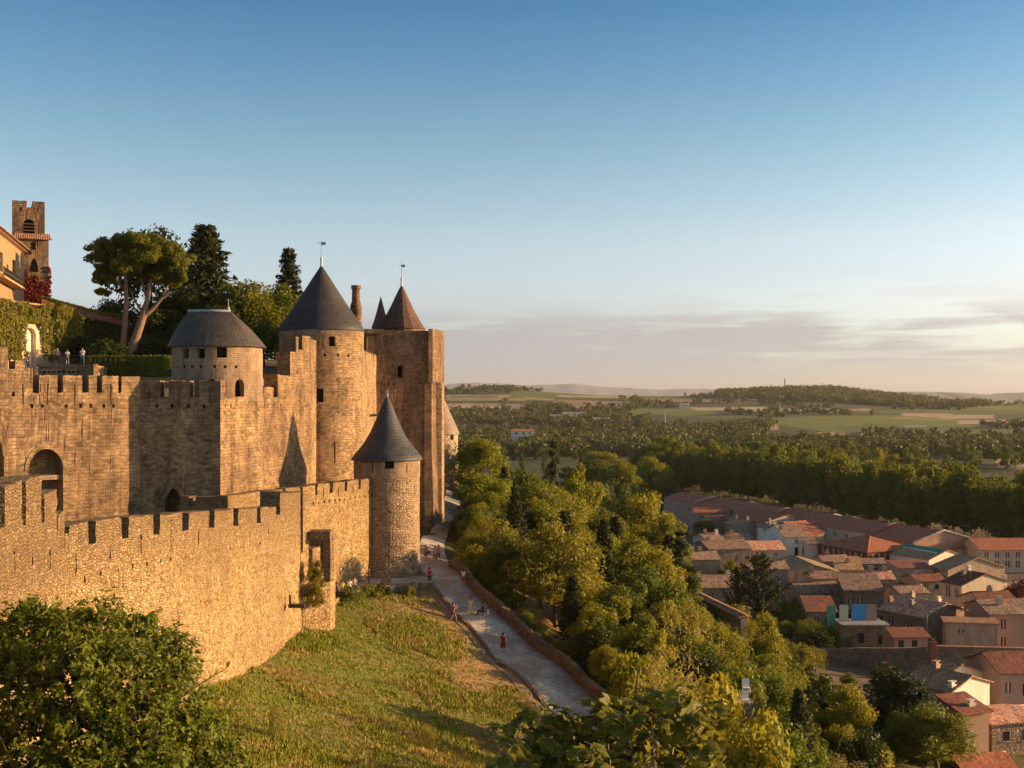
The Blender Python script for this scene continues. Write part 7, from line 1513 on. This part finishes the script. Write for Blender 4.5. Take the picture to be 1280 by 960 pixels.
person(gp_(532, 703), -80, 'person in reddish top and shorts walking with a hand bag on the far path', 'walk', top=(.35, .12, .09), legs=(.25, .1, .08), shorts=True, bag=(.1, .03, .03))
person(gp_(544, 704), -95, 'person in pale coral dress, left one of the pair on the far path', 'walk', 1.68, top=(.55, .34, .24), legs=(.3, .12, .09), skirt=True)
person(gp_(548, 703), -100, 'person in faded red shirt, right one of the pair on the far path', 'walk', 1.75, top=(.5, .22, .2), legs=(.08, .09, .14), shorts=True)
person(gp_(579, 733), 60, 'person in white shirt and red shorts beside the parapet', 'stand', top=(.7, .7, .72), legs=(.35, .04, .04), shorts=True, arm='fold')
person(gp_(588, 770), -100, 'person dressed all in pale linen walking mid path', 'walk', 1.7, top=(.62, .56, .42), legs=(.55, .5, .38), hair=(.1, .06, .04))
person(gp_(567, 778), 20, 'person in mauve top with outstretched arms by the kerb', 'walk', 1.68, top=(.25, .14, .2), legs=(.2, .1, .12), shorts=True, arm='photo')
person(gp_(629, 816), 80, 'long-haired person in dark red dress walking down the path', 'walk', 1.7, top=(.2, .02, .03), legs=(.16, .02, .03), skirt=True, hair=(.03, .015, .012))
person(gp_(603, 770), 170, 'person in black crouched seated by the parapet', 'sit', 1.6, top=(.015, .015, .02), legs=(.02, .02, .025), arm='lap')
person(gp_(610, 773), 170, 'child in white seated on the ground by the parapet', 'sit', 1.2, top=(.75, .74, .7), legs=(.6, .58, .55), arm='lap')
person(gp_(562, 707 + 6), -60, 'person in rust shirt sitting low on the bank above the parapet', 'sit', 1.6, top=(.3, .08, .05), legs=(.1, .06, .05), arm='lap')
for k, (px, lb) in enumerate(((557, 'left one of the two tiny walkers at the far bend'), (561, 'right one of the two tiny walkers at the far bend'))): person(gp_(px, 633), -90, lb, 'walk', top=(.1, .08, .09), legs=(.05, .05, .06))
for px, d, c, lb in ((418, 101, (.12, .2, .45), 'person in blue sitting on the terrace wall, leftmost'), (425, 102.5, (.62, .5, .08), 'person in yellow shirt sitting on the terrace wall'), (434, 103.5, (.72, .7, .68), 'person in white top sitting beside the yellow shirt'), (440, 104.5, (.5, .42, .4), 'person in pale pink sitting right of the white top'), (459, 107.5, (.16, .03, .04), 'person in dark red leaning at the tower foot')):
    p = at(px, 720, d); person((p.x, d + 1.4, TZ), -70 if px < 450 else 180, lb, 'stand' if px > 450 else 'sit', top=c, legs=(.1, .1, .14), arm='lap' if px < 450 else 'fold', h=1.72)
ztt = zy(456, 111)
person((at(103, 455, 111.9).x, 111.9, ztt), -80, 'person in white shirt and jeans at the terrace railing, right', top=(.72, .72, .74), legs=(.12, .14, .2), arm='fold')
person((at(84, 455, 111.9).x, 111.9, ztt), -60, 'smaller person in pale top at the railing, middle', h=1.55, top=(.66, .64, .66), legs=(.3, .33, .4), arm='fold')
person((at(72, 455, 111.9).x, 111.9, ztt), -100, 'person in white and red photographing at the railing', h=1.68, top=(.7, .55, .52), legs=(.3, .06, .06), arm='photo')
person((at(35, 455, 112.5).x, 112.5, ztt - .5), 0, 'dark silhouetted person in front of the bright arched door', top=(.03, .03, .03), legs=(.03, .03, .03))
# ------------------------------------------------------------------ evening haze
m = bpy.data.materials.new('haze'); nt = nodes_of(m); T = NT(nt)
v = T.n('VolumePrincipled', {'Color': (.95, .90, .86, 1), 'Density': HAZE, 'Anisotropy': .2}); T.n('OutputMaterial', {1: v.outputs[0]})
q = MB(); q.box((0, 7450, 60), (26000, 15900, 330)); hz_ = q.build('haze', m); tag(hz_, kind='stuff'); hz_['label'] = 'thin warm evening haze over the plain'
hz_.display_type = 'WIRE'
